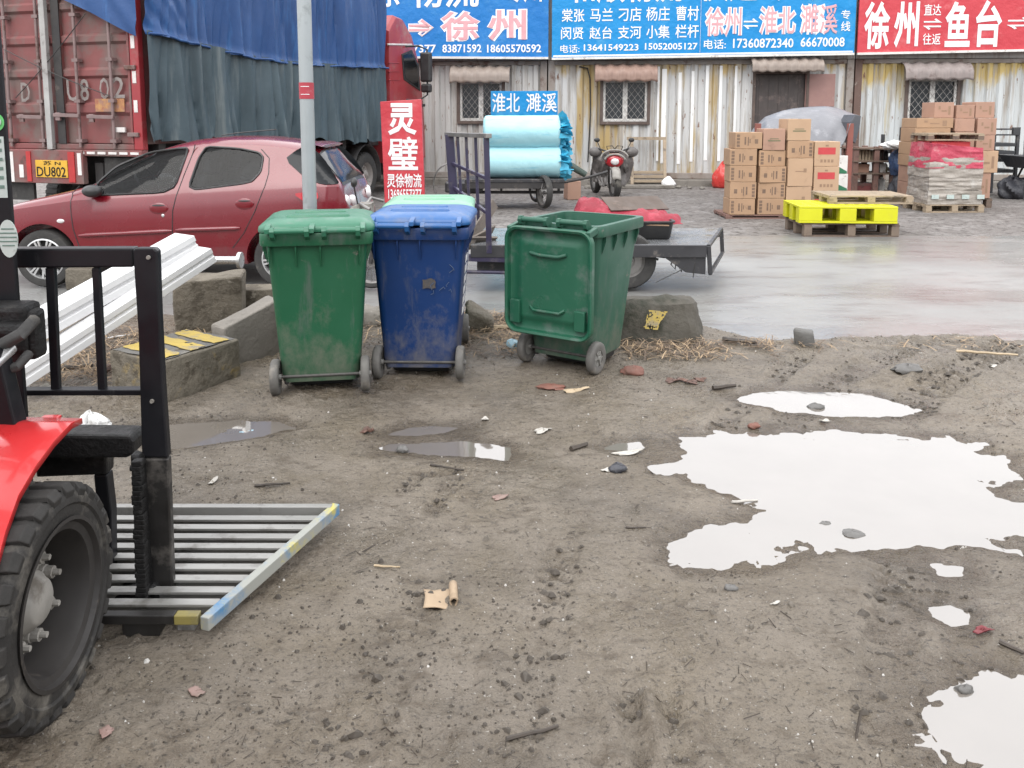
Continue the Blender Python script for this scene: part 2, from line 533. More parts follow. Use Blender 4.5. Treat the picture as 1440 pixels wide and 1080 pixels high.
def mud_material():
    m = bpy.data.materials.new('wet_mud'); m.use_nodes = True
    n, l = m.node_tree.nodes, m.node_tree.links
    b = n['Principled BSDF']
    tc = n.new('ShaderNodeTexCoord')
    def noise(sc, det=8, ro=.6, st=None, dist=0):
        src = tc.outputs['Object']
        if st:
            mp = n.new('ShaderNodeMapping'); mp.inputs['Scale'].default_value = st
            l.new(src, mp.inputs['Vector']); src = mp.outputs[0]
        t = n.new('ShaderNodeTexNoise'); t.inputs['Scale'].default_value = sc
        t.inputs['Detail'].default_value = det; t.inputs['Roughness'].default_value = ro
        t.inputs['Distortion'].default_value = dist
        l.new(src, t.inputs['Vector']); return t.outputs['Fac']
    def rng(src, a, bb, c=0, d=1):
        r = n.new('ShaderNodeMapRange'); r.inputs[1].default_value = a; r.inputs[2].default_value = bb
        r.inputs[3].default_value = c; r.inputs[4].default_value = d
        l.new(src, r.inputs[0]); return r.outputs[0]
    def mix(f, a, bb):
        x = n.new('ShaderNodeMix'); x.data_type = 'RGBA'
        l.new(f, x.inputs[0])
        for sock, v in ((x.inputs[6], a), (x.inputs[7], bb)):
            if isinstance(v, tuple): sock.default_value = v
            else: l.new(v, sock)
        return x.outputs[2]
    c = mix(rng(noise(.9, 6), .38, .62), (.168, .138, .100, 1), (.108, .090, .070, 1))
    c = mix(rng(noise(3.2, 8, .65), .42, .68), c, (.190, .162, .130, 1))
    c = mix(rng(noise(9, 9, .7, (1, 1.6, 1)), .52, .66), c, (.098, .077, .055, 1))
    c = mix(rng(noise(40, 7, .75, (1, 1.5, 1)), .555, .64), c, (.048, .039, .030, 1))
    c = mix(rng(noise(110, 5, .75), .585, .66), c, (.042, .035, .028, 1))
    c = mix(rng(noise(88, 3, .6), .665, .71), c, (.34, .32, .29, 1))
    # soaked soil close to the water level is darker and shinier
    ge = n.new('ShaderNodeNewGeometry'); sz = n.new('ShaderNodeSeparateXYZ'); l.new(ge.outputs['Position'], sz.inputs[0])
    ma = n.new('ShaderNodeMath'); ma.operation = 'MULTIPLY_ADD'; ma.inputs[1].default_value = .030; ma.inputs[2].default_value = -.015
    l.new(noise(6, 6, .6), ma.inputs[0])
    mz = n.new('ShaderNodeMath'); mz.operation = 'ADD'; l.new(sz.outputs['Z'], mz.inputs[0]); l.new(ma.outputs[0], mz.inputs[1])
    soak = rng(mz.outputs[0], WATER + .018, WATER + .003)
    mm = n.new('ShaderNodeMix'); mm.data_type = 'RGBA'; mm.blend_type = 'MULTIPLY'
    l.new(soak, mm.inputs[0]); l.new(c, mm.inputs[6]); mm.inputs[7].default_value = (.60, .57, .54, 1)
    c = mm.outputs[2]
    l.new(c, b.inputs['Base Color'])
    rg = n.new('ShaderNodeMix'); rg.data_type = 'FLOAT'
    l.new(soak, rg.inputs[0]); l.new(rng(noise(1.6, 8, .65), .38, .60, .22, .72), rg.inputs[2]); rg.inputs[3].default_value = .15
    l.new(rg.outputs[0], b.inputs['Roughness'])
    b.inputs['Specular IOR Level'].default_value = .5
    bp = n.new('ShaderNodeBump'); bp.inputs['Distance'].default_value = .011
    l.new(noise(70, 7, .7), bp.inputs['Height'])
    bp2 = n.new('ShaderNodeBump'); bp2.inputs['Distance'].default_value = .02
    l.new(noise(24, 5, .6), bp2.inputs['Height']); l.new(bp.outputs[0], bp2.inputs['Normal'])
    l.new(bp2.outputs[0], b.inputs['Normal'])
    return m
MUD = mud_material()
me.materials.append(MUD)
mud = bpy.data.objects.new('mud_ground', me); COL.objects.link(mud); tag(mud, kind='structure')

def sheet(name, x0, x1, y0, y1, z, mat):
    mb = MB(); mb.add([(x0, y0, z), (x1, y0, z), (x1, y1, z), (x0, y1, z)], [(0, 1, 2, 3)])
    o = mb.build(name, mat, fix=False)
    return tag(o, kind='structure')
GRAVEL = M('gravel_yard', (.185, .170, .160), (.145, .132, .123), scale=.9, rough=.7, spec=.3, bump=.03, bscale=22, dirt=(.23, .215, .205), dirt_amt=.5, dirt_scale=2.6,
           dirt2=(.075, .066, .06), dirt2_amt=.46, dirt2_scale=9)
sheet('ground', -300, 300, -300, 300, -.075, GRAVEL)
# the wet concrete road and the yard behind it
def road_material():
    m = bpy.data.materials.new('wet_concrete'); m.use_nodes = True
    n, l = m.node_tree.nodes, m.node_tree.links
    b = n['Principled BSDF']
    tc = n.new('ShaderNodeTexCoord')
    def noise(sc, det=6, ro=.6, st=None):
        src = tc.outputs['Object']
        if st:
            mp = n.new('ShaderNodeMapping'); mp.inputs['Scale'].default_value = st
            l.new(src, mp.inputs['Vector']); src = mp.outputs[0]
        t = n.new('ShaderNodeTexNoise'); t.inputs['Scale'].default_value = sc
        t.inputs['Detail'].default_value = det; t.inputs['Roughness'].default_value = ro
        l.new(src, t.inputs['Vector']); return t.outputs['Fac']
    def rng(src, a, bb, c=0, d=1):
        r = n.new('ShaderNodeMapRange'); r.inputs[1].default_value = a; r.inputs[2].default_value = bb
        r.inputs[3].default_value = c; r.inputs[4].default_value = d
        l.new(src, r.inputs[0]); return r.outputs[0]
    def mix(f, a, bb):
        x = n.new('ShaderNodeMix'); x.data_type = 'RGBA'; l.new(f, x.inputs[0])
        for sock, v in ((x.inputs[6], a), (x.inputs[7], bb)):
            if isinstance(v, tuple): sock.default_value = v
            else: l.new(v, sock)
        return x.outputs[2]
    c = mix(rng(noise(.7, 7), .35, .65), (.232, .232, .224, 1), (.180, .179, .172, 1))
    c = mix(rng(noise(2.4, 8, .7, (.5, 1.6, 1)), .52, .66), c, (.14, .130, .124, 1))
    l.new(c, b.inputs['Base Color'])
    film = rng(noise(.55, 6, .6, (.45, 1.2, 1)), .42, .60, .22, .48)
    l.new(film, b.inputs['Roughness'])
    b.inputs['IOR'].default_value = 1.6
    bp = n.new('ShaderNodeBump'); bp.inputs['Distance'].default_value = .002
    l.new(noise(18, 4), bp.inputs['Height']); l.new(bp.outputs[0], b.inputs['Normal'])
    return m
ROADM = road_material()
mb = MB()
rx = np.linspace(-40, 40, 90)
far = 10.9 + .5 * vnoise(rx * .7, rx * 0 + 7.7, 8) + .3 * vnoise(rx * 2.7, rx * 0 + 7.7, 9)
mb.add([(x, 5.2, -.028) for x in rx] + [(x, f, -.028) for x, f in zip(rx, far)], [(i, i + 1, 90 + i + 1, 90 + i) for i in range(89)])
tag(mb.build('wet_road', ROADM, fix=False), kind='structure')
sheet('yard', -60, 60, 10.0, 60, -.034, GRAVEL)

def water_material():
    m = bpy.data.materials.new('muddy_water'); m.use_nodes = True
    n, l = m.node_tree.nodes, m.node_tree.links
    b = n['Principled BSDF']
    tc = n.new('ShaderNodeTexCoord')
    t = n.new('ShaderNodeTexNoise'); t.inputs['Scale'].default_value = 3.0; t.inputs['Detail'].default_value = 3
    l.new(tc.outputs['Object'], t.inputs['Vector'])
    x = n.new('ShaderNodeMix'); x.data_type = 'RGBA'; l.new(t.outputs['Fac'], x.inputs[0])
    x.inputs[6].default_value = (.17, .152, .135, 1); x.inputs[7].default_value = (.12, .105, .09, 1)
    l.new(x.outputs[2], b.inputs['Base Color'])
    b.inputs['Roughness'].default_value = .03
    b.inputs['IOR'].default_value = 2.5
    bp = n.new('ShaderNodeBump'); bp.inputs['Distance'].default_value = .0012; bp.inputs['Strength'].default_value = .5
    t2 = n.new('ShaderNodeTexNoise'); t2.inputs['Scale'].default_value = 7; t2.inputs['Detail'].default_value = 2
    l.new(tc.outputs['Object'], t2.inputs['Vector'])
    l.new(t2.outputs['Fac'], bp.inputs['Height']); l.new(bp.outputs[0], b.inputs['Normal'])
    return m
WATERM = water_material()
for k, poly in PUDW.items():
    lo, hi = poly.min(0) - .12, poly.max(0) + .12
    c = poly.mean(0)
    k_ = [c + (p - c) * (1 + .16 / max(.05, np.linalg.norm(p - c))) for p in poly]
    pz = WATER - .0006 * list(PUDW).index(k) / 9
    mb = MB(); mb.add([(p[0], p[1], pz) for p in k_], [tuple(range(len(k_)))])
    tag(mb.build('puddle', WATERM), kind='structure')
# ------------------------------------------------------------------ container buildings
WALL_A = math.atan2(-.075, 1.0)          # the row turns slightly towards the camera on the right
W0 = Vector((.83, 19.35, 0))             # ground point of the joint between the first two containers
def wall_hit(px, py):
    """local (along, height) of a photograph point on the front of the row"""
    d = ray(px, py)
    e = Vector((math.cos(WALL_A), math.sin(WALL_A), 0)); nrm = Vector((-e.y, e.x, 0))
    t = (W0 - Vector((0, 0, 0))).dot(nrm) / d.dot(nrm)
    p = Vector((d.x * t, d.y * t, CAM_H + d.z * t))
    return (p - W0).dot(e), p.z
def wall_pt(u, z=0.0, out=0.0):
    e = Vector((math.cos(WALL_A), math.sin(WALL_A), 0)); nrm = Vector((-e.y, e.x, 0))
    q = W0 + e * u - nrm * out
    return Vector((q.x, q.y, z))
RUST = (.10, .045, .028); RUST2 = (.17, .085, .05)
C_GREY = M('faded_grey_steel', (.43, .42, .40), (.34, .34, .335), scale=1.6, stretch=(3, 3, .25), rough=.55, dirt=(.24, .21, .18), dirt_amt=.5, dirt_scale=2.2, dirt_stretch=(3.5, 3.5, .22), dirt2=RUST, dirt2_amt=.16, dirt2_scale=4)
def wall_mat(name, base, base2, ochre, zmid, amt):
    """faded steel: ochre paint left in the upper part and in upright bands, streaks and rust"""
    m = M(name, base, base2, scale=1.4, stretch=(3, 3, .2), rough=.55)
    n, l = m.node_tree.nodes, m.node_tree.links
    b = n['Principled BSDF']
    old = b.inputs['Base Color'].links[0].from_socket
    tc = n.new('ShaderNodeTexCoord')
    def noise(sc, st, det=7):
        mp = n.new('ShaderNodeMapping'); mp.inputs['Scale'].default_value = st
        l.new(tc.outputs['Object'], mp.inputs[0])
        t = n.new('ShaderNodeTexNoise'); t.inputs['Scale'].default_value = sc; t.inputs['Detail'].default_value = det; t.inputs['Roughness'].default_value = .65
        l.new(mp.outputs[0], t.inputs['Vector']); return t.outputs['Fac']
    def rng(src, a, bb):
        r = n.new('ShaderNodeMapRange'); r.inputs[1].default_value = a; r.inputs[2].default_value = bb
        l.new(src, r.inputs[0]); return r.outputs[0]
    def mix(f, a, bb):
        x = n.new('ShaderNodeMix'); x.data_type = 'RGBA'; l.new(f, x.inputs[0]); l.new(a, x.inputs[6]); x.inputs[7].default_value = col4(bb); return x.outputs[2]
    sx = n.new('ShaderNodeSeparateXYZ'); l.new(tc.outputs['Object'], sx.inputs[0])
    ad = n.new('ShaderNodeMath'); ad.operation = 'MULTIPLY_ADD'; ad.inputs[1].default_value = 2.2; ad.inputs[2].default_value = -1.1
    l.new(noise(1.0, (1.6, 1, .5)), ad.inputs[0])
    ad2 = n.new('ShaderNodeMath'); ad2.operation = 'ADD'; l.new(ad.outputs[0], ad2.inputs[0]); l.new(sx.outputs['Z'], ad2.inputs[1])
    o = mix(rng(ad2.outputs[0], zmid, zmid + .25), old, ochre)
    o = mix(rng(noise(1.0, (1.1, 1, .1)), .72 - .3 * amt, .78 - .3 * amt), o, tuple(v * .85 for v in ochre))
    o = mix(rng(noise(2.4, (3.2, 3, .22)), .50, .64), o, (.31, .28, .245))
    o = mix(rng(noise(5.0, (2.2, 1, .7)), .615, .66), o, RUST2)
    o = mix(rng(noise(3.2, (1.8, 1, .5)), .70, .72), o, (.045, .045, .05))
    l.new(o, b.inputs['Base Color'])
    return m
C_W1 = wall_mat('grey_white_steel', (.53, .515, .49), (.40, .395, .385), (.40, .29, .13), 4.2, .5)
C_W2 = wall_mat('blue_grey_steel', (.56, .56, .55), (.43, .435, .43), (.44, .32, .14), 2.62, .74)
C_W3 = wall_mat('ochre_topped_steel', (.54, .57, .575), (.46, .475, .47), (.48, .36, .13), 2.25, .58)
FRAME = M('rusty_frame_steel', (.30, .28, .26), (.22, .18, .15), scale=3, stretch=(1, 1, .4), rough=.6, dirt=RUST, dirt_amt=.42, dirt_scale=3.5)
RUSTPOST = M('rust_brown_post', (.16, .10, .08), (.09, .055, .045), scale=4, stretch=(1, 1, .3), rough=.7, dirt=(.45, .42, .38), dirt_amt=.25, dirt_scale=4)
WHITEP = M('weathered_white_paint', (.72, .71, .68), (.58, .56, .53), scale=6, rough=.5, dirt=(.20, .15, .12), dirt_amt=.33, dirt_scale=9)
GLASSD = M('dark_window_glass', (.022, .026, .03), (.04, .045, .05), scale=2, rough=.12, spec=.5)
DARKFR = M('dark_rusty_frame', (.12, .085, .07), (.07, .05, .042), scale=6, rough=.6, dirt=(.4, .36, .32), dirt_amt=.2)
WIRE = M('grille_wire', (.42, .40, .38), (.26, .24, .22), scale=8, rough=.5, metal=.3)
AWN1 = M('faded_pink_awning', (.29, .24, .205), (.22, .18, .155), scale=4, stretch=(4, 4, .6), rough=.6, dirt=(.2, .15, .12), dirt_amt=.35, dirt_scale=6)
AWN2 = M('rusty_red_awning', (.30, .20, .16), (.22, .14, .11), scale=4, stretch=(5, 4, .6), rough=.6, dirt=(.15, .09, .07), dirt_amt=.35, dirt_scale=6)
AWN3 = M('dusty_mauve_awning', (.27, .225, .21), (.21, .18, .17), scale=4, stretch=(5, 4, .6), rough=.6, dirt=(.15, .11, .10), dirt_amt=.35, dirt_scale=6)
CONC = M('grey_concrete', (.22, .20, .175), (.16, .147, .13), scale=3, rough=.8, bump=.006, bscale=35, dirt=(.10, .09, .075), dirt_amt=.45, dirt_scale=4, dirt2=(.32, .30, .27), dirt2_amt=.25)
DOORM = M('dark_brown_door', (.075, .06, .055), (.05, .042, .04), scale=3, stretch=(4, 4, .3), rough=.6, dirt=(.13, .10, .09), dirt_amt=.4)
PINKP = M('pink_primer_patch', (.33, .19, .165), (.27, .155, .14), scale=3, rough=.6, dirt=(.44, .36, .32), dirt_amt=.18)
RUBBER = M('black_rubber', (.028, .027, .026), (.040, .038, .036), scale=9, rough=.75, bump=.002, bscale=80, dirt=(.12, .11, .095), dirt_amt=.30, dirt_scale=5)
def corrugated(x0, x1, z0, z1, pitch, depth, holes=(), ph=0.0):
    """trapezoid profile wall as strips, with openings left out"""
    xs_ = []
    k = math.floor((x0 - ph) / pitch)
    while ph + k * pitch < x1 + pitch:
        b0 = ph + k * pitch
        for f, d in ((0, 0), (.36, 0), (.5, depth), (.86, depth)):
            xs_.append((b0 + f * pitch, d))
        k += 1
    def dep(x):
        for (a, da), (b, db) in zip(xs_[:-1], xs_[1:]):
            if a <= x <= b: return da + (db - da) * (x - a) / max(1e-9, b - a)
        return 0
    cuts = sorted({x0, x1} | {x for x, _ in xs_ if x0 < x < x1} | {h for hh in holes for h in hh[:2]})
    mb_ = MB()
    for a, b in zip(cuts[:-1], cuts[1:]):
        if b - a < 1e-4: continue
        mid = (a + b) / 2
        spans = [(z0, z1)]
        for (h0, h1, g0, g1) in holes:
            if h0 < mid < h1:
                spans = [s_ for (p, q) in spans for s_ in ((p, min(q, g0)), (max(p, g1), q)) if s_[1] - s_[0] > 1e-3]
        for p, q in spans:
            mb_.add([(a, dep(a), p), (b, dep(b), p), (b, dep(b), q), (a, dep(a), q)], [(0, 1, 2, 3)])
    return mb_
def window(parent, x0, x1, z0, z1, frame_mat, divide=.5):
    """steel window: outer frame, white sashes, glass, diamond grille"""
    f = MB(); t = .07
    f.bx(x0 - t, x1 + t, -.05, .06, z0 - t, z0); f.bx(x0 - t, x1 + t, -.05, .06, z1, z1 + t)
    f.bx(x0 - t, x0, -.05, .06, z0, z1); f.bx(x1, x1 + t, -.05, .06, z0, z1)
    fo = f.build('window', frame_mat, parent, bevel=.006)
    s = MB(); q = .055
    xm = x0 + (x1 - x0) * divide
    for a, b in ((x0, xm), (xm, x1)):
        s.bx(a + .002, a + q, -.02, .025, z0, z1); s.bx(b - q, b - .002, -.02, .025, z0, z1)
        s.bx(a + q, b - q, -.018, .023, z0 + .002, z0 + q * 1.2); s.bx(a + q, b - q, -.018, .023, z1 - q, z1 - .002)
    s.build('sash', WHITEP, fo)
    g = MB(); g.bx(x0, x1, .03, .04, z0, z1); g.build('pane', GLASSD, fo)
    w_ = MB(); n = 7; dx = (x1 - x0) / n
    st = dx * 1.25
    def clip(p, q):
        return p, q
    k = -int((z1 - z0) / dx) - 2
    while k < n + 2:
        for sg in (1, -1):
            xa = x0 + k * dx if sg > 0 else x1 - k * dx
            pts = []
            L = z1 - z0
            x_b = xa + sg * L / 1.25
            a_, b_ = (xa, z0), (x_b, z1)
            lo, hi = 0.0, 1.0
            dd = b_[0] - a_[0]
            ta, tb = (x0 - a_[0]) / dd, (x1 - a_[0]) / dd
            lo, hi = max(lo, min(ta, tb)), min(hi, max(ta, tb))
            if hi - lo > .02:
                P = lambda t: (a_[0] + dd * t, -.035 - .004 * (sg > 0), z0 + L * t)
                w_.beam(P(lo), P(hi), .013, .006)
        k += 1
    w_.build('grille', WIRE, fo)
    return fo
def awning(parent, x0, x1, zt, mat, drop=.32, out=.42, name='awning', waves=7):
    mb_ = MB()
    def fn(u, v):
        x = x0 + (x1 - x0) * u
        wv = .02 * math.sin(u * waves * 2 * math.pi)
        yy = -.04 - out * (1 - (1 - v) ** 1.3)
        zz = zt - drop * .6 * v ** 1.8 + wv
        if v > .999: zz -= .0
        return (x, yy, zz)
    mb_.grid(waves * 10 + 1, 7, fn)
    mb_.grid(waves * 10 + 1, 4, lambda u, v: (x0 + (x1 - x0) * u, -.04 - out - .004 * v, zt - drop * .6 + .02 * math.sin(u * waves * 2 * math.pi) - drop * .5 * v * (1 + .16 * math.sin(u * waves * 2 * math.pi + .6))))
    return mb_.build(name, mat, parent, smooth=50, solid=.012)

def container(name, label, u0, u1, wallm, holes, pitch, ph, z0=.12, z1=2.86, door_wall=None):
    t = thing(name, label, 'container house', wall_pt(u0), WALL_A, 'shipping container houses standing in a row')
    L = u1 - u0
    hl = [(a - u0, b - u0, c, d) for a, b, c, d in holes]
    corrugated(.16, L - .16, z0 + .14, z1 - .10, pitch, .05, hl, ph).build('wall', wallm, t)
    f = MB()
    for a, b in ((.0, .16), (L - .16, L)):
        f.bx(a + .004, b, -.03, .13, z0, z1)
    build_each(f, 'corner_post', RUSTPOST if 'ochre' in label else FRAME, t, bevel=.01)
    f = MB(); f.bx(.165, L - .165, -.02, .10, z1 - .10, z1); f.build('top_rail', FRAME, t, bevel=.01)
    f = MB(); f.bx(.165, L - .165, -.025, .10, z0, z0 + .14); f.build('bottom_rail', FRAME, t, bevel=.01)
    f = MB(); f.bx(.004, L, .14, 2.4, z0 + .02, z1 - .02); f.build('interior_shell', DARKFR, t)
    f = MB(); f.bx(.002, L - .002, -.04, 2.4, z1 + .01, z1 + 1.96); f.build('upper_container', C_GREY, t)
    return t
def WR(x0, x1, y0, y1):
    """photograph rectangle -> (u0, u1, z0, z1) on the wall"""
    a = wall_hit((x0 + x1) / 2, y0); b = wall_hit((x0 + x1) / 2, y1)
    return wall_hit(x0, (y0 + y1) / 2)[0], wall_hit(x1, (y0 + y1) / 2)[0], b[1], a[1]
uL = 0.0
uM = wall_hit(1198, 170)[0]
uR = uM + 6.6
uS = -6.4
win1 = WR(647, 706, 115, 170); win2 = WR(848, 910, 113, 171); win3 = WR(1276, 1344, 111, 176)
door = WR(1060, 1131, 104, 262)
Z1 = 2.86
c1 = container('container_house', 'grey white container house at the left, under the blue sign with the arrow', uS, uL - .012, C_W1, [win1], .26, .1)
c2 = container('container_house', 'container house with white ribs and a dark doorway, between the two others', uL + .012, uM - .012, C_W2, [win2, door], .33, .02)
c3 = container('container_house', 'container house with ochre paint over pale grey, under the red sign', uM + .012, uR, C_W3, [win3], .26, .05)
for c, wn_, off, fm, am, nm in ((c1, win1, uS, DARKFR, AWN1, 'a'), (c2, win2, 0.012, DARKFR, AWN2, 'b'), (c3, win3, uM + .012, DARKFR, AWN3, 'c')):
    window(c, wn_[0] - off, wn_[1] - off, wn_[2], wn_[3], fm)
    awning(c, wn_[0] - off - .2, wn_[1] - off + .2, wn_[3] + .36, am, drop=.36, out=.30, waves=5)
# door of the middle container
off = .012
d0, d1, dz0, dz1 = door[0] - off, door[1] - off, .26, door[3]
f = MB(); f.bx(d0 - .06, d0, -.04, .12, .262, dz1 + .06); f.bx(d1, d1 + .06, -.04, .12, .262, dz1 + .06); f.bx(d0, d1, -.04, .12, dz1, dz1 + .06)
f.build('door_frame', DARKFR, c2, bevel=.006)
f = MB()
f.bx(d0 + .01, d1 - .01, .06, .10, .27, dz1 - .01)
for k in range(5): f.bx(d0 + .1 + k * .22, d0 + .14 + k * .22, .05, .062, .3, dz1 - .05)
dr = f.build('door', DOORM, c2)
f = MB(); f.bx(d1 - .16, d1 - .12, .01, .05, 1.1, 1.26); f.build('handle', WIRE, dr)
awning(c2, d0 - .16, d1 + .28, dz1 + .36, AWN1, drop=.30, out=.35, waves=7)
pr = WR(1132, 1174, 104, 150)
f = MB(); f.bx(pr[0] - off, pr[1] - off, -.012, .0, pr[2], pr[3]); f.build('patch_panel', PINKP, c2, bevel=.004)
# white painted ribs of the middle container
STRIPE = M('bright_white_paint', (.80, .80, .79), (.70, .70, .69), scale=5, stretch=(2, 2, .3), rough=.5, dirt=(.40, .37, .33), dirt_amt=.3, dirt_scale=4, dirt_stretch=(3, 3, .5))
for px, wd in ((933, .11), (955, .075), (973, .07), (993, .075), (1012, .07), (1033, .055), (925, .05)):
    u = wall_hit(px, 170)[0] - off
    k = round((u - .02 + .16) / .33 - .68 + .02)
    f = MB(); zt = 2.74 - .25 * random.random(); zb = .45 + (.4 if px > 1030 else .2 * random.random())
    f.bx(u - wd / 2, u + wd / 2, -.014, -.002, zb, zt)
    f.build('white_rib', STRIPE, c2, bevel=.003)
# cable by the second window
u = wall_hit(829, 170)[0] - off
f = MB(); f.tube([(u - .25, -.02, 2.72), (u - .06, -.03, 2.68), (u, -.03, 2.45), (u + .02, -.03, 1.6), (u - .03, -.03, .5)], .018, 6)
f.build('cable', RUBBER, c2, smooth=60)
# concrete footing ledge
f = MB(); a = wall_pt(uS - .3); f.bx(0, uR - uS + .5, -.32, 2.3, -.2, .115)
o = f.build('concrete_footing', CONC, None, bevel=.02); o.location = wall_pt(uS - .2, 0); o.rotation_euler = (0, 0, WALL_A)
tag(o, kind='structure')

# ------------------------------------------------------------------ signboards
BLUE = M('blue_sign_vinyl', (.018, .185, .50), (.014, .155, .45), scale=1.2, rough=.42, dirt=(.06, .24, .52), dirt_amt=.42, dirt_scale=1.6, spec=.3, bump=.05, bscale=1.7)
BLUE2 = M('cyan_blue_sign_vinyl', (.012, .25, .57), (.010, .215, .52), scale=1.2, rough=.42, dirt=(.05, .29, .56), dirt_amt=.4, dirt_scale=1.6, spec=.3, bump=.05, bscale=1.7)
REDV = M('red_sign_vinyl', (.54, .065, .08), (.48, .05, .065), scale=1.2, rough=.42, dirt=(.58, .13, .14), dirt_amt=.4, dirt_scale=1.6, spec=.3, bump=.05, bscale=1.7)
LETW = M('white_lettering', (.80, .80, .80), (.74, .74, .75), scale=3, rough=.5, spec=.3)
LETP = M('pink_lettering', (.60, .30, .33), (.66, .38, .40), scale=7, rough=.5, spec=.3)
def board(name, label, px0, px1, ytop_l, ybot_l, ybot_r, mat, texts, border=None, thick=.06, out=.30, frame_mat=None, ztop=None):
    """sign on the wall; texts = (string, x0, x1, y0, y1, material, bold) in photograph pixels"""
    def hit(px, py):
        # plane lies 'out' in front of the wall
        d = ray(px, py)
        e = Vector((math.cos(WALL_A), math.sin(WALL_A), 0)); nrm = Vector((-e.y, e.x, 0))
        t = (W0 - nrm * out).dot(nrm) / d.dot(nrm)
        p = Vector((d.x * t, d.y * t, CAM_H + d.z * t))
        return (p - W0).dot(e), p.z
    u0, zb0 = hit(px0, ybot_l); u1, zb1 = hit(px1, ybot_r)
    zt = ztop if ztop else hit(px0, ytop_l)[1]
    t = thing(name, label, 'signboard', wall_pt(u0, 0, out), WALL_A)
    W_ = u1 - u0
    mb_ = MB()
    mb_.prism([(0, zb0), (W_, zb1), (W_, zt), (0, zt)], lambda x, z: (x, 0, z), lambda x, z: (x, thick, z))
    pn = mb_.build('panel', mat, t)
    fr = MB()
    fr.beam((0, -.004, zb0 - .02), (W_, -.004, zb1 - .02), .05, .05); fr.beam((0, -.002, zt + .02), (W_, -.002, zt + .02), .05, .05)
    for k in range(5):
        x = .2 + (W_ - .4) * k / 4
        fr.bx(x - .02, x + .02, thick, out - .035, Z1 + .22, Z1 + .26)
    fr.build('frame', frame_mat or WHITEP, t)
    by = {}
    for (s_, x0, x1, y0, y1, m_, b_) in texts:
        a = hit((x0 + x1) / 2, y1); c = hit((x0 + x1) / 2, y0)
        ua, ub = hit(x0, y0)[0], hit(x1, y0)[0]
        g = fit_text(s_, ua - u0, ub - u0, a[1], c[1], b_)
        dep = -.006 if m_ is not LETP else -.011
        by.setdefault(m_, MB()).add([(q[0], q[1] + dep, q[2]) for q in g.v], g.f)
    for m_, g in by.items():
        g.build('lettering', m_, t, fix=False)
    if border:
        bm_ = MB()
        for (xa, za, xb, zb) in border(hit, u0): bm_.beam((xa, -.005, za), (xb, -.005, zb), .004, .035)
        bm_.build('border', LETW, t)
    return t
def outl(s_, x0, x1, y0, y1, b=.035):
    """pink character with a white outline: a bold white one with a thinner pink one on it"""
    dx, dy = (x1 - x0) * .03, (y1 - y0) * .03
    return [(s_, x0 - dx, x1 + dx, y0 - dy, y1 + dy, LETW, b + .055), (s_, x0, x1, y0, y1, LETP, b * .6)]
board('signboard', 'blue signboard with pink arrow and large characters, on the left container', 470, 771, -30, 79, 80.5, BLUE,
      [('徐', 520, 562, -34, 10, LETW, .02), ('物流', 576, 673, -36, 11, LETW, .02), ('专州', 708, 762, -36, 3.5, LETW, .02),
       ('13696557377', 527, 613, 63, 74.5, LETW, .022), ('83871592', 622, 677, 62.5, 74, LETW, .022), ('18605570592', 685, 761, 62.5, 74, LETW, .022)]
      + outl('⇒', 575, 609, 27, 51, .02) + outl('徐', 620, 674, 16, 57) + outl('州', 686, 740, 14, 57), ztop=4.72)
board('signboard', 'wide blue signboard listing place names, over the middle container', 776, 1201, -30, 81.5, 74.5, BLUE2,
      [('和顺物流', 800, 960, -40, 4, LETW, .02), ('快运专线', 985, 1150, -42, 1.5, LETW, .02),
       ('棠张', 790, 822, 12.5, 31, LETW, .01), ('马兰', 830, 862, 11.5, 30.5, LETW, .01), ('刁店', 870, 902, 10.5, 30, LETW, .01), ('杨庄', 909, 942, 9.5, 29.5, LETW, .01), ('曹村', 951, 983, 8.5, 29, LETW, .01),
       ('闵贤', 789, 821, 38, 55.5, LETW, .01), ('赵台', 829, 861, 37.5, 55, LETW, .01), ('支河', 869, 902, 36.5, 54.5, LETW, .01), ('小集', 909, 942, 35.5, 54, LETW, .01), ('栏杆', 950, 983, 34.5, 53.5, LETW, .01),
       ('电话:', 788, 815, 63, 74.5, LETW, .01), ('13641549223', 821, 898, 62, 71.5, LETW, .02), ('15052005127', 907, 981, 60.5, 70, LETW, .02),
       ('电话:', 990, 1021, 55.5, 69, LETW, .01), ('17360872340', 1031, 1116, 54, 67.5, LETW, .02), ('66670008', 1126, 1188, 52.5, 66, LETW, .02),
       ('⇌', 1045, 1067, 26, 41, LETW, .03), ('专', 1183, 1196, 14, 27, LETW, .01), ('线', 1183, 1196, 30, 44, LETW, .01)]
      + outl('徐州', 993, 1043, 10, 51, .02) + outl('淮北', 1069, 1119, 9, 48, .02) + outl('濉溪', 1127, 1179, 6, 48, .02),
      border=lambda hit, u0: [(hit(986, 0)[0] - u0, hit(986, -20)[1], hit(986, 0)[0] - u0, hit(986, 77)[1]), (.03, hit(778, 79)[1], hit(1199, 72)[0] - u0, hit(1199, 72.5)[1])], ztop=4.72)
board('signboard', 'red signboard with large white characters, over the right container', 1205.5, 1560, -30, 74.5, 67, REDV,
      [('徐', 1217, 1253, 2, 69, LETW, .03), ('州', 1259, 1294, 2, 67, LETW, .03), ('直达', 1300, 1324, 6, 22, LETW, .01), ('⇌', 1298, 1325, 26, 42, LETW, .03), ('往返', 1298, 1323, 47, 63, LETW, .01),
       ('鱼', 1331, 1367, 2, 66, LETW, .03), ('台', 1374, 1411, 0, 66, LETW, .03), ('⇌', 1416, 1452, 24, 41, LETW, .03), ('鱼城', 1460, 1540, 0, 62, LETW, .03)], ztop=4.72)
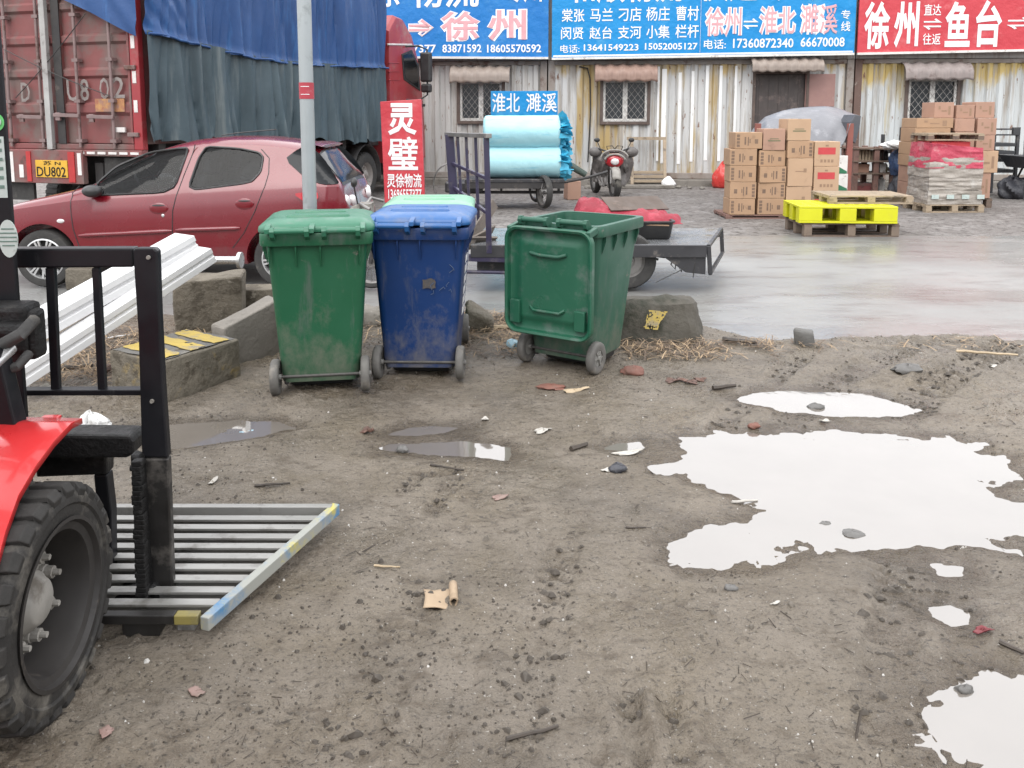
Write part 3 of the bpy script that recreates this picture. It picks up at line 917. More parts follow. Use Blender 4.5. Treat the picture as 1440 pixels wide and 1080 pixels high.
# blue name board standing before the first window
bs = thing('name_board', 'small blue board with white characters standing behind the blue rolls', 'signboard', wall_pt(0, 0, 1.5) + Vector((-.9, 0, 0)), WALL_A)
YB = bs.location.y
q0, q1 = V(690, 128, YB), V(784, 160, YB)
f = MB(); f.bx(q0.x - bs.location.x, q1.x - bs.location.x, 0, .05, 1.15, q0.z); f.build('panel', BLUE2, bs, bevel=.004)
for s_, a, b in (('淮北', 692, 731), ('濉溪', 740, 783)):
    p0, p1 = V(a, 131, YB), V(b, 158, YB)
    g = fit_text(s_, p0.x - bs.location.x, p1.x - bs.location.x, p1.z, p0.z, .01)
    f = MB(); f.add([(q[0], q[1] - .006, q[2]) for q in g.v], g.f)
    f.build('lettering', LETW, bs, fix=False)
f = MB()
for px in (700, 775):
    x = V(px, 160, YB).x - bs.location.x
    f.bx(x - .02, x + .02, .055, .095, 0, 2.0)
build_each(f, 'post', FRAME, bs)
# ------------------------------------------------------------------ wheeled bins
def bin_mats(nm, body, body2, lid, lid2):
    dirt = (.15, .14, .12)
    return (M(nm + '_bin_plastic', body, body2, scale=2.2, rough=.45, spec=.35, dirt=tuple(v * .6 + .05 for v in body), dirt_amt=.36, dirt_scale=6, dirt_stretch=(2, 2, .35), dirt2=dirt, dirt2_amt=.16, dirt2_scale=11, rvar=.12, splash=((.17, .155, .13), .50, .45)),
            M(nm + '_lid_plastic', lid, lid2, scale=3, rough=.42, dirt=tuple(v * .7 + .06 for v in lid), dirt_amt=.4, dirt_scale=6, dirt2=dirt, dirt2_amt=.14))
GREENB = bin_mats('dark_green', (.010, .076, .034), (.013, .088, .042), (.018, .120, .066), (.024, .14, .08))
BLUEB = bin_mats('royal_blue', (.004, .026, .105), (.006, .032, .125), (.010, .075, .235), (.015, .095, .27))
OPENB = bin_mats('worn_green', (.020, .078, .050), (.028, .095, .064), (.009, .075, .042), (.013, .09, .05))
PALEB = bin_mats('pale_green', (.05, .17, .11), (.06, .19, .12), (.13, .31, .20), (.18, .36, .25))
DARKP = M('black_plastic', (.020, .020, .021), (.032, .031, .030), scale=5, rough=.5, dirt=(.10, .09, .08), dirt_amt=.25)
TYREG = M('muddy_grey_tyre', (.13, .125, .115), (.085, .08, .075), scale=9, rough=.75, bump=.002, bscale=50, dirt=(.20, .18, .155), dirt_amt=.4)
HUBG = M('dusty_grey_hub', (.21, .205, .19), (.15, .145, .135), scale=9, rough=.65, dirt=(.09, .085, .08), dirt_amt=.4)
STEEL = M('dull_steel', (.40, .39, .37), (.28, .27, .25), scale=6, rough=.4, metal=.8)
def make_bin(label, loc, rz, mats, open_lid=False, label_print=False, group='wheeled bins standing in a row', lift=0.0):
    body_m, lid_m = mats
    t = thing('wheelie_bin', label, 'bin', loc, rz, group)
    H = .90
    # body shell: outer up, inner down
    secs = []
    for z, wd, y0, y1, r in ((.066, .42, -.222, .212, .045), (.085, .428, -.226, .22, .05), (.30, .462, -.232, .245, .05), (.60, .505, -.246, .288, .05), (.845, .545, -.268, .322, .05), (H, .552, -.272, .33, .05)):
        secs.append(rrect(wd, y1 - y0, r, 5, 0, (y0 + y1) / 2, z))
    for z, wd, y0, y1, r in ((H, .525, -.258, .316, .042), (.60, .49, -.238, .28, .042), (.12, .42, -.19, .205, .042)):
        secs.append(rrect(wd, y1 - y0, r, 5, 0, (y0 + y1) / 2, z))
    mb_ = MB(); mb_.loft(secs, cap=True)
    body = mb_.build('body', body_m, t, smooth=40)
    # rim: thick turned-down flange with stiffening ribs
    rim = MB()
    out = [(.552, -.272, .33, H - .055), (.600, -.298, .352, H - .055), (.606, -.30, .356, H - .045), (.606, -.30, .356, H + .004), (.600, -.296, .352, H + .012), (.530, -.262, .32, H + .012), (.526, -.259, .317, H - .02)]
    rs = [rrect(wd, y1 - y0, .055, 5, 0, (y0 + y1) / 2, z) for wd, y0, y1, z in out]
    rim.loft(rs, cap=False)
    rim.build('rim', body_m, body, smooth=40)
    ribs = MB()
    for x in (-.25, -.11, .02, .23):
        ribs.prism([(0, 0), (.026, .09), (.026, .12), (0, .12)], lambda a, b, x=x: (x - .004, -.264 - a, H - .175 + b), lambda a, b, x=x: (x + .004, -.264 - a, H - .175 + b))
    for y in (-.2, -.05, .1, .26):
        for s in (-1, 1):
            ribs.prism([(0, 0), (.026, .08), (.026, .11), (0, .11)], lambda a, b, y=y, s=s: (s * (.268 + a), y - .004, H - .165 + b), lambda a, b, y=y, s=s: (s * (.268 + a), y + .004, H - .165 + b))
    build_each(ribs, 'rib', body_m, body)
    # lower recess and foot under the body
    ft = MB(); ft.loft([rrect(.36, .30, .04, 4, 0, .03, .012), rrect(.40, .36, .04, 4, 0, .02, .09)])
    ft.bx(-.20, -.175, -.215, -.05, .05, .16); ft.bx(.175, .20, -.215, -.05, .05, .16)
    ft.build('foot', DARKP, t, bevel=.006)
    # axle and wheels
    ax = MB(); ax.tube([(-.275, -.225, .1), (.275, -.225, .1)], .009, 10); ax.build('axle', M('grimy_axle', (.09, .085, .08), (.05, .047, .044), scale=30, rough=.6, metal=.2), t, smooth=60)
    for s in (-1, 1):
        wh = MB(); x = s * .245
        prof = [(.052, -.020), (.070, -.024), (.088, -.024), (.097, -.018), (.100, -.008), (.100, .008), (.097, .018), (.088, .024), (.070, .024), (.052, .020)]
        wh.lathe(prof, (x, -.225, .1), (1, 0, 0), 32, closed=True)
        wo_ = wh.build('wheel', TYREG, t, smooth=45)
        hb = MB(); hb.lathe([(.0, -.016), (.052, -.014), (.056, -.008), (.056, .008), (.052, .014), (0, .016)], (x, -.225, .1), (1, 0, 0), 24)
        for k in range(6):
            a = k * math.pi / 3
            hb.beam((x + s * .016, -.225 + .018 * math.cos(a), .1 + .018 * math.sin(a)), (x + s * .016, -.225 + .05 * math.cos(a), .1 + .05 * math.sin(a)), .010, .010)
        hb.lathe([(.0, -.032), (.014, -.032), (.016, -.026), (.016, .026), (.014, .032), (0, .032)], (x, -.225, .1), (1, 0, 0), 16)
        hb.build('hub', HUBG, wo_, smooth=40)
    # two handle grips with brackets on the near edge
    for s in (-1, 1):
        h = MB()
        xa, xb = s * .045, s * .225
        h.tube([(xa, -.335, H + .03), (xb, -.335, H + .03)], .017, 10)
        for x in (xa, xb):
            h.prism([(-.29, H - .03), (-.345, H + .0), (-.356, H + .03), (-.345, H + .05), (-.32, H + .05), (-.285, H + .015)], lambda a, b, x=x: (x - .012, a, b), lambda a, b, x=x: (x + .012, a, b))
        h.build('handle', lid_m if not open_lid else body_m, t, smooth=40)
    # lid
    L = MB()
    if not open_lid:
        z0 = H + .014 + lift
        ss = [(.590, -.268, .372, z0), (.622, -.285, .39, z0 + .002), (.626, -.287, .392, z0 + .012), (.620, -.283, .388, z0 + .03), (.585, -.262, .366, z0 + .045), (.50, -.20, .31, z0 + .062), (.44, -.16, .27, z0 + .066)]
        L.loft([rrect(wd, b - a, .075, 6, 0, (a + b) / 2, z) for wd, a, b, z in ss])
        lo_ = L.build('lid', lid_m, t, smooth=50)
        rb = MB()
        rb.loft([rrect(.36, .05, .02, 4, 0, -.10, z0 + .064), rrect(.34, .035, .016, 4, 0, -.10, z0 + .078)])
        rb.loft([rrect(.30, .035, .015, 4, 0, .12, z0 + .064), rrect(.285, .024, .01, 4, 0, .12, z0 + .074)])
        for x in (-.25, -.02, .25):
            rb.prism([(-.345, z0 + .004), (-.345, z0 + .03), (-.25, z0 + .05), (-.24, z0 + .02)], lambda a, b, x=x: (x - .014, a, b), lambda a, b, x=x: (x + .014, a, b))
        rb.build('hinge_rib', lid_m, lo_, smooth=40, bevel=.003)
    else:
        # lid thrown back and hanging down behind the handles: its hollow underside shows
        zt, zb = H - .005, .235
        def sec(wd, inset, y):
            hgt = zt - zb - 2 * inset
            n = rrect(wd - 2 * inset, hgt, max(.02, .085 - inset), 6)
            return [Vector((q.x, y, (zt + zb) / 2 + q.y)) for q in n]
        L.loft([sec(.60, .045, -.345), sec(.60, .02, -.352), sec(.60, .0, -.365), sec(.60, -.002, -.40), sec(.60, .006, -.408), sec(.60, .020, -.402), sec(.60, .026, -.372), sec(.60, .045, -.364), sec(.60, .085, -.368), sec(.60, .10, -.378), sec(.60, .115, -.376)])
        lo_ = L.build('lid', lid_m, t, smooth=40)
        rb = MB()
        rb.tube([(-.13, -.378, zt - .16), (-.06, -.388, zt - .17), (.07, -.388, zt - .17), (.12, -.378, zt - .155)], .012, 8)
        rb.build('grip_slot', body_m, lo_, smooth=60)
        rb = MB(); rb.tube([(-.13, -.376, zb + .17), (-.10, -.392, zb + .15), (.08, -.392, zb + .15), (.11, -.376, zb + .17)], .010, 8)
        rb.box((-.23, -.385, zb + .13), (.07, .03, .14)); rb.box((.22, -.385, zb + .12), (.07, .03, .12))
        rb.build('lid_rib', lid_m, lo_, smooth=40, bevel=.006)
        hg = MB()
        for s in (-1, 1):
            hg.beam((s * .27, -.29, H - .01), (s * .27, -.40, H - .03), .03, .04)
        build_each(hg, 'hinge', body_m, t, bevel=.005)
    if label_print:
        pm = LETW
        p = MB()
        # white grid print low on the right side, following the tapering wall
        def wallx(z): return .5 * (.432 + (.545 - .432) * (z - .10) / .745) + .003
        for i in range(3):
            for j in range(6):
                y = -.03 + i * .052; z = .34 + j * .065
                p.add([(wallx(z), y, z), (wallx(z), y + .03, z), (wallx(z + .045), y + .03, z + .045), (wallx(z + .045), y, z + .045)], [(0, 1, 2, 3)])
        p.build('white_print', pm, body, solid=.002)
        sm = MB(); random.seed(4)
        def backy(z): return -(.226 + (.268 - .226) * (z - .085) / .76) - .002
        for k in range(7):
            x, z = random.uniform(.06, .20), random.uniform(.52, .74)
            P = [(x, backy(z), z)]
            for j in range(2):
                x += random.uniform(-.02, .03); z += random.uniform(-.03, .03); P.append((min(.22, max(.03, x)), backy(z), z))
            sm.tube(P, .0022, 4)
        sm.build('scuff_mark', M('pale_scuff', (.07, .10, .16), (.04, .065, .13), scale=60, rough=.6), body)
        sm = MB(); sm.grid(8, 8, lambda u, v: (.03 + .075 * u + .008 * float(vnoise(np.array(u * 6), np.array(v * 6), 3)), backy(.55 + .06 * v), .55 + .06 * v + .010 * float(vnoise(np.array(u * 6), np.array(v * 6), 4))))
        sm.build('sticker_remains', M('brown_sticker_remains', (.085, .07, .055), (.05, .05, .06), scale=40, rough=.7), body)
    return t
p = G(443, 556); make_bin('dark green wheeled bin with closed lid, just left of the blue bin', (p.x, p.y + .225, gz(p.x, p.y) + .0), R(9), GREENB)
p = G(589, 533); make_bin('royal blue wheeled bin with light blue lid', (p.x + .01, p.y + .225, gz(p.x, p.y)), R(-1.5), BLUEB, label_print=True, lift=.012)
a, b = G(740, 512), G(838, 522)
yaw = R(-33)
mid = (a + b) / 2
make_bin('worn green wheeled bin with its lid thrown open', (mid.x + .225 * -math.sin(yaw), mid.y + .225 * math.cos(yaw), gz(mid.x, mid.y)), yaw, OPENB, open_lid=True)
p = G(600, 470); make_bin('wheeled bin with pale mint lid, hidden behind the blue bin', (-.575, 5.72, gz(-.575, 5.72)), R(2), PALEB)
# ------------------------------------------------------------------ red hatchback
CARP = M('wine_red_car_paint', (.150, .004, .011), (.130, .003, .010), scale=1.5, rough=.26, coat=.6, rvar=.08, dirt=(.15, .012, .02), dirt_amt=.3, dirt_scale=3.0, splash=((.12, .05, .045), .45, .35))
CARGLASS = M('tinted_car_glass', (.008, .010, .012), (.014, .016, .018), scale=2.0, rough=.10, spec=.2, rvar=.04, dirt=(.035, .038, .042), dirt_amt=.28, dirt_scale=2.2)
TRIM = M('black_trim', (.018, .018, .019), (.03, .03, .03), scale=6, rough=.45)
ALLOY = M('silver_alloy', (.62, .62, .62), (.48, .48, .48), scale=8, rough=.32, metal=.7, dirt=(.2, .19, .17), dirt_amt=.3)
CHROME = M('clear_lamp_glass', (.70, .68, .68), (.5, .46, .46), scale=20, rough=.12, spec=.8)
REDLENS = M('red_lamp_lens', (.45, .016, .025), (.36, .012, .02), scale=5, rough=.12, coat=.6)
car = thing('hatchback_car', 'wine red five-door hatchback parked behind the bins', 'car', (-3.25, 8.2, -.03), 0)
CX = -3.25
def cinterp(tab, x):
    xs_, zs_ = zip(*tab)
    return float(np.interp(x, xs_, zs_))
def csmooth(tab, x):
    # softened piecewise curve
    return sum(cinterp(tab, x + o) * w_ for o, w_ in ((-.06, .2), (-.03, .2), (0, .2), (.03, .2), (.06, .2)))
TOP = [(-5.08, .50), (-5.04, .63), (-4.95, .70), (-4.7, .775), (-4.45, .835), (-4.1, .915), (-4.0, .945), (-3.85, 1.02), (-3.55, 1.19), (-3.3, 1.305), (-3.05, 1.37), (-2.75, 1.40), (-2.4, 1.395), (-2.1, 1.36), (-1.84, 1.31), (-1.72, 1.14), (-1.57, .95), (-1.52, .80), (-1.48, .52)]
WID = [(-5.08, .46), (-5.02, .58), (-4.9, .66), (-4.6, .735), (-4.2, .762), (-3.2, .775), (-2.3, .77), (-1.9, .745), (-1.65, .70), (-1.54, .66), (-1.48, .61)]
SHO = [(-5.1, .60), (-4.6, .735), (-4.0, .825), (-3.0, .865), (-2.0, .935), (-1.5, .95)]
BOT = [(-5.1, .30), (-4.9, .22), (-2, .22), (-1.6, .27), (-1.46, .36)]
def car_sec(x):
    T, W_, B = csmooth(TOP, x), csmooth(WID, x), cinterp(BOT, x)
    zs_ = min(cinterp(SHO, x), T - .035)
    g = max(0, min(1, (T - zs_ - .06) / .38))
    ys_ = W_ * .965
    yr = ys_ * (1 - .27 * g) - .02 * (1 - g)
    zr = zs_ + (T - zs_) * (.35 + .43 * g)
    zm = B + .55 * (zs_ - B)
    pts = [(0, B), (W_ * .6, B), (W_ * .93, B + .01), (W_ * .975, B + .06), (W_ * .992, B + .55 * (zm - B)), (W_, zm), (W_ * .992, zm + .55 * (zs_ - zm)), (ys_, zs_)]
    n = 5
    for i in range(1, n + 1):
        f_ = i / n
        pts.append((ys_ + (yr - ys_) * f_, zs_ + (zr - zs_) * f_))
    # roof corner and crown
    for a in (20, 40, 60, 75, 90):
        c, s_ = math.cos(R(a)), math.sin(R(a))
        pts.append((yr * (c ** .62), zr + (T - zr) * s_))
    return pts, (W_, zs_, ys_, yr, zr, zm, B, T)
xs_c = sorted(set([round(v, 3) for v in list(np.arange(-5.08, -4.9, .03)) + list(np.arange(-4.9, -1.9, .055)) + list(np.arange(-1.9, -1.475, .025)) + [-1.48]]))
secs = []
for x in xs_c:
    p, _ = car_sec(x)
    ring = [(x - CX, -y, z) for y, z in p] + [(x - CX, y, z) for y, z in p[-2:0:-1]]
    secs.append(ring)
mb = MB(); mb.loft(secs)
body = mb.build('body', CARP, car, smooth=38)
WHX, WHZ, WHR = (-4.33, -2.125), .278, .272
cut = MB()
for wx in WHX:
    for s in (-1, 1):
        cut.lathe([(0, -.17), (.325, -.17), (.325, .17), (0, .17)], (wx - CX, s * .70, WHZ + .005), (0, 1, 0), 40)
cob = cut.build('cutter', TRIM, car)
md = body.modifiers.new('arches', 'BOOLEAN'); md.operation = 'DIFFERENCE'; md.object = cob; md.solver = 'EXACT'
dg = bpy.context.evaluated_depsgraph_get()
nm = bpy.data.meshes.new_from_object(body.evaluated_get(dg))
body.modifiers.clear(); body.data = nm
bpy.data.objects.remove(cob)
nm.polygons.foreach_set('use_smooth', [True] * len(nm.polygons)); nm.set_sharp_from_angle(angle=R(38))
while len(nm.materials) > 1: nm.materials.pop()
for p_ in nm.polygons: p_.material_index = 0
def side_y(x, z):
    _, (W_, zs_, ys_, yr, zr, zm, B, T) = car_sec(x)
    if z >= zs_:
        return ys_ + (yr - ys_) * min(1.0, (z - zs_) / max(1e-6, zr - zs_))
    return float(np.interp(z, [B + .06, B + .55 * (zm - B), zm, zm + .55 * (zs_ - zm), zs_], [W_ * .975, W_ * .992, W_, W_ * .992, ys_]))
def cpt(cx_, cy_):
    """point of the car-side detail (crop px) -> (x, z)"""
    px, py = cx_ / 2.842, 180 + cy_ / 2.842
    Y = 8.2 - .74
    for _ in range(4):
        v = V(px, py, Y)
        Y = 8.2 - side_y(max(-5, min(-1.5, v.x)), v.z + .03)
    return v.x, v.z + .03
def side_panel(poly, off, name, mat, parent, side=-1, sub=5):
    """polygon in (x, z) laid on the car side"""
    bm = bmesh.new()
    vs = [bm.verts.new((x, 0, z)) for x, z in poly]
    bm.faces.new(vs)
    xs_ = [p[0] for p in poly]; x = min(xs_)
    k = 24
    for i in range(1, k):
        xx = min(xs_) + (max(xs_) - min(xs_)) * i / k
        bmesh.ops.bisect_plane(bm, geom=bm.verts[:] + bm.edges[:] + bm.faces[:], plane_co=(xx, 0, 0), plane_no=(1, 0, 0))
    zs_ = [p[1] for p in poly]
    for i in range(1, 10):
        zz = min(zs_) + (max(zs_) - min(zs_)) * i / 10
        bmesh.ops.bisect_plane(bm, geom=bm.verts[:] + bm.edges[:] + bm.faces[:], plane_co=(0, 0, zz), plane_no=(0, 0, 1))
    m_ = MB()
    bm.verts.index_update()
    m_.add([(v.co.x - CX, side * (side_y(v.co.x, v.co.z) + off), v.co.z) for v in bm.verts], [tuple(v.index for v in f_.verts) for f_ in bm.faces])
    bm.free()
    return m_.build(name, mat, parent, smooth=60)
def round_poly(pts, it=2, k=.2):
    for _ in range(it):
        o_ = []
        for i in range(len(pts)):
            a, b = pts[i], pts[(i + 1) % len(pts)]
            o_ += [(a[0] * (1 - k) + b[0] * k, a[1] * (1 - k) + b[1] * k), (a[0] * k + b[0] * (1 - k), a[1] * k + b[1] * (1 - k))]
        pts = o_
    return pts
fw = [cpt(*q) for q in [(378, 270), (388, 222), (468, 152), (600, 97), (745, 78), (750, 90), (692, 256)]]
rw = [cpt(*q) for q in [(825, 74), (955, 82), (1035, 98), (1052, 118), (1042, 175), (1003, 218), (750, 250), (795, 120)]]
CARGLASS2 = bpy.data.materials.new('see_through_car_glass'); CARGLASS2.use_nodes = True
_n, _l = CARGLASS2.node_tree.nodes, CARGLASS2.node_tree.links; _n.clear()
_o = _n.new('ShaderNodeOutputMaterial'); _m = _n.new('ShaderNodeMixShader'); _t = _n.new('ShaderNodeBsdfTransparent'); _g = _n.new('ShaderNodeBsdfGlossy'); _f = _n.new('ShaderNodeFresnel')
_t.inputs[0].default_value = (.40, .43, .45, 1); _g.inputs['Roughness'].default_value = .03; _f.inputs[0].default_value = 1.33
_l.new(_f.outputs[0], _m.inputs[0]); _l.new(_t.outputs[0], _m.inputs[1]); _l.new(_g.outputs[0], _m.inputs[2]); _l.new(_m.outputs[0], _o.inputs[0])
wpolys = [round_poly(q, 2, .13) for q in (fw, rw)]
cut = MB()
for q in wpolys: cut.prism([(x - CX, z) for x, z in q], lambda x, z: (x, -1.2, z), lambda x, z: (x, 1.2, z))
cob = cut.build('cutter', TRIM, car)
md = body.modifiers.new('windows', 'BOOLEAN'); md.operation = 'DIFFERENCE'; md.object = cob; md.solver = 'EXACT'
dg = bpy.context.evaluated_depsgraph_get(); nm = bpy.data.meshes.new_from_object(body.evaluated_get(dg))
body.modifiers.clear(); body.data = nm; bpy.data.objects.remove(cob)
nm.materials.clear(); nm.materials.append(CARP); nm.materials.append(TRIM)
# the inner walls of the openings are the black cabin lining
mi = np.zeros(len(nm.polygons), np.int32)
for p_ in nm.polygons:
    c_ = p_.center
    if abs(p_.normal.y) < .25 and abs(c_.y) < .70 and .80 < c_.z < 1.30 and any(min((x - CX - c_.x) ** 2 + (z - c_.z) ** 2 for x, z in q) < .03 for q in wpolys) and p_.area > .02: mi[p_.index] = 1
nm.polygons.foreach_set('material_index', mi)
nm.polygons.foreach_set('use_smooth', [True] * len(nm.polygons)); nm.set_sharp_from_angle(angle=R(30))
def cseat(x, zt, name):
    for y in (-.34, .34):
        f_ = MB(); f_.loft([rrect(.16, .40, .06, 4, x - CX, y, .70), rrect(.15, .44, .06, 4, x - CX + .05, y, .95), rrect(.10, .34, .04, 4, x - CX + .10, y, zt)]); f_.loft([rrect(.08, .24, .03, 4, x - CX + .11, y, zt + .02), rrect(.09, .25, .03, 4, x - CX + .12, y, zt + .16)])
        f_.build(name, M('grey_seat_fabric', (.10, .10, .105), (.07, .07, .075), scale=9, rough=.9), car, smooth=50)
cseat(-3.02, 1.04, 'front_seat'); cseat(-2.30, 1.02, 'rear_seat')
f_ = MB(); f_.lathe([(.165, -.012), (.185, -.012), (.185, .012), (.165, .012)], (-3.52 - CX, -.34, .98), (.9, 0, .45), 28, closed=True); f_.build('steering_wheel', TRIM, car, smooth=50)
for side in (-1, 1):
    for pl_ in wpolys:
        gl = side_panel(pl_, -.004, 'window_glass', CARGLASS2, car, side)
        m_ = MB(); P = [(x - CX, side * (side_y(x, z) + .001), z) for x, z in pl_]; m_.tube(P + [P[0], P[1]], .011, 6); m_.build('window_seal', TRIM, gl, smooth=60)
def side_line(pts, name, mat, parent, r=.004, off=.001, side=-1):
    m_ = MB(); P = []
    for (a, b) in zip(pts[:-1], pts[1:]):
        for k in range(6):
            x, z = a[0] + (b[0] - a[0]) * k / 6, a[1] + (b[1] - a[1]) * k / 6
            P.append((x - CX, side * (side_y(x, z) + off), z))
    x, z = pts[-1]; P.append((x - CX, side * (side_y(x, z) + off), z))
    m_.tube(P, r, 6)
    return m_.build(name, mat, parent, smooth=60)
for side in (-1, 1):
    side_line([cpt(*q) for q in [(318, 232), (290, 260), (283, 320), (292, 400), (318, 478)]], 'door_gap', TRIM, car, side=side)
    side_line([cpt(*q) for q in [(780, 66), (735, 190), (705, 270), (690, 330), (690, 470)]], 'door_gap', TRIM, car, side=side)
    side_line([cpt(*q) for q in [(1045, 85), (1076, 120), (1074, 180), (1058, 235), (1020, 330), (975, 420), (930, 480)]], 'door_gap', TRIM, car, side=side)
    for (hx, hy) in ((635, 320), (978, 302)):
        x, z = cpt(hx, hy)
        m_ = MB(); m_.sphere((x - CX, side * (side_y(x, z) + .002), z - .004), .088, 20, 12, (1, .15, .62)); m_.build('door_handle', CARP, car, smooth=60)
        m_ = MB(); m_.sphere((x - CX, side * (side_y(x, z) + .004), z + .022), .068, 14, 8, (1, .16, .24)); m_.build('handle_recess', TRIM, car, smooth=60)
    for (a, b) in (((315, 430), (688, 411)), ((702, 408), (960, 400))):
        (xa, za), (xb, zb) = cpt(*a), cpt(*b)
        m_ = MB(); P = []
        for k in range(13):
            x, z = xa + (xb - xa) * k / 12, za + (zb - za) * k / 12
            P.append((x - CX, side * (side_y(x, z) + .002), z))
        m_.tube(P, [.010] + [.021] * 11 + [.010], 8); m_.build('rub_strip', CARP, car, smooth=60)
    x, z = cpt(242, 372); m_ = MB(); m_.sphere((x - CX, side * side_y(x, z), z), .036, 12, 8, (1, .25, .55)); m_.build('side_repeater', CHROME, car, smooth=60)
    x, z = cpt(651, 350); m_ = MB(); m_.sphere((x - CX, side * side_y(x, z), z), .016, 10, 6, (1, .5, 1)); m_.build('keyhole', ALLOY, car, smooth=60)
    # mirror
    x, z = cpt(385, 250)
    m_ = MB(); m_.sphere((x - CX + .02, side * (side_y(x, z) + .11), z + .005), .085, 18, 12, (1.05, 1.0, .68)); m_.beam((x - CX + .03, side * (side_y(x, z) - .02), z - .02), (x - CX + .03, side * (side_y(x, z) + .09), z - .01), .07, .04)
    m_.build('wing_mirror', TRIM, car, smooth=60)
    # wheels
    for wx in WHX:
        m_ = MB(); c = (wx - CX, side * .655, WHZ)
        m_.lathe([(.185, -.08), (.225, -.088), (.255, -.084), (.268, -.06), (WHR, -.03), (WHR, .03), (.268, .06), (.255, .084), (.225, .088), (.185, .08)], c, (0, 1, 0), 40, closed=True)
        wo_ = m_.build('wheel', RUBBER, car, smooth=50)
        m_ = MB()
        m_.lathe([(.188, .06 * side), (.190, .084 * side), (.178, .088 * side), (.170, .07 * side), (.168, -.05 * side), (.186, -.06 * side)], c, (0, 1, 0), 40, closed=True)
        for k in range(18):
            a = 2 * math.pi * k / 18 + (.07 if k % 2 else -.07)
            y0_ = side * (.655 + .076)
            m_.beam((c[0] + .045 * math.cos(a), y0_, WHZ + .045 * math.sin(a)), (c[0] + .176 * math.cos(a), y0_, WHZ + .176 * math.sin(a)), .017, .02, up=(0, 1, 0))
        m_.lathe([(0, .092 * side), (.05, .09 * side), (.058, .07 * side), (.058, .04 * side), (0, .04 * side)], c, (0, 1, 0), 24)
        m_.build('rim', ALLOY, wo_, smooth=40)
        m_ = MB(); m_.lathe([(0, .02 * side), (.168, .02 * side), (.168, -.04 * side), (0, -.04 * side)], c, (0, 1, 0), 32); m_.build('brake_drum', RUBBER, wo_, smooth=40)
# wheel-arch liners keep the wells dark
m_ = MB(); m_.bx(-4.62 - CX, -4.04 - CX, -.5, .5, .3, .62); m_.bx(-2.42 - CX, -1.83 - CX, -.5, .5, .3, .62); build_each(m_, 'arch_liner', TRIM, car)
def top_panel(x0, x1, hw0, hw1, off, name, mat, parent, n=14):
    """glass on the upper surface between two stations"""
    m_ = MB()
    def fn(u, v):
        x = x0 + (x1 - x0) * u
        hw = hw0 + (hw1 - hw0) * u
        y = (2 * v - 1) * hw
        p, _ = car_sec(x)
        ys_ = [q[0] for q in p[8:]][::-1]; zs_ = [q[1] for q in p[8:]][::-1]
        z = float(np.interp(abs(y), ys_, zs_))
        p2, _ = car_sec(x + .02); z2 = p2[-1][1]; p1, _ = car_sec(x - .02); z1 = p1[-1][1]
        nn = Vector((-(z2 - z1) / .04, 0, 1)).normalized()
        return (x - CX + nn.x * off, y, z + nn.z * off)
    m_.grid(n, 13, fn)
    return m_.build(name, mat, parent, smooth=70)
g = top_panel(-3.93, -3.36, .60, .50, .003, 'windscreen', TRIM, car); top_panel(-3.90, -3.40, .57, .48, .007, 'pane', CARGLASS, g)
g = top_panel(-1.825, -1.585, .50, .55, .003, 'rear_window', TRIM, car); top_panel(-1.81, -1.60, .48, .52, .007, 'pane', CARGLASS, g)
for side in (-1, 1):
    qp = round_poly([cpt(*q) for q in [(1138, 124), (1178, 92), (1228, 66), (1290, 112), (1356, 214), (1352, 224), (1290, 227), (1222, 200)]], 1)
    side_panel(qp, .006, 'rear_quarter_glass', CARGLASS, car, side)
m_ = MB(); m_.loft([[(x - CX, y * (.53 if x < -1.9 else .49), z) for y, z in ((-1, zc - .012), (-.6, zc + .004), (.6, zc + .004), (1, zc - .012), (.6, zc - .03), (-.6, zc - .03))] for x, zc in ((-1.98, 1.335), (-1.86, 1.335), (-1.79, 1.318))])
m_.build('spoiler', CARP, car, smooth=50, bevel=.004)
m_ = MB(); m_.tube([(-1.60 - CX, .05, .955), (-1.63 - CX, -.1, 1.0), (-1.655 - CX, -.28, 1.035)], .010, 6); m_.build('rear_wiper', TRIM, car)
# tail lamps on the rear corners with two round clear lenses each
for side in (-1, 1):
    poly = [cpt(*q) for q in [(1172, 262), (1225, 255), (1270, 252), (1275, 285), (1225, 300)]]
    tl = side_panel(round_poly(poly, 1), .016, 'tail_lamp', REDLENS, car, side)
    m_ = MB()
    for (xx, yy, zz, rr) in ((-1.555, .575, .80, .062), (-1.522, .41, .79, .055)):
        m_.lathe([(0, .03), (rr * .7, .025), (rr, .0), (rr, -.03)], (xx - CX, side * yy, zz), (.93, side * .36, .05), 24)
    build_each(m_, 'clear_lens', CHROME, tl, smooth=50)
m_ = MB(); m_.bx(-1.50 - CX, -1.44 - CX, -.24, .24, .50, .62); m_.build('number_plate', BLUE, car, bevel=.004)
m_ = MB(); m_.loft([[(x - CX, y, z) for (y, z) in ((-h, .34), (h, .34), (h + .03, .5), (-h - .03, .5))] for x, h in ((-1.62, .66), (-1.5, .62), (-1.435, .52))]); m_.build('bumper', CARP, car, smooth=40, bevel=.02)
# roof gutter strip, dashboard side seats seen dimly are covered by tinted glass
m_ = MB(); m_.tube([(-2.9 - CX, 0, 1.40), (-2.75 - CX, 0, 1.425), (-2.35 - CX, 0, 1.46)], .006, 6); m_.build('aerial', TRIM, car)
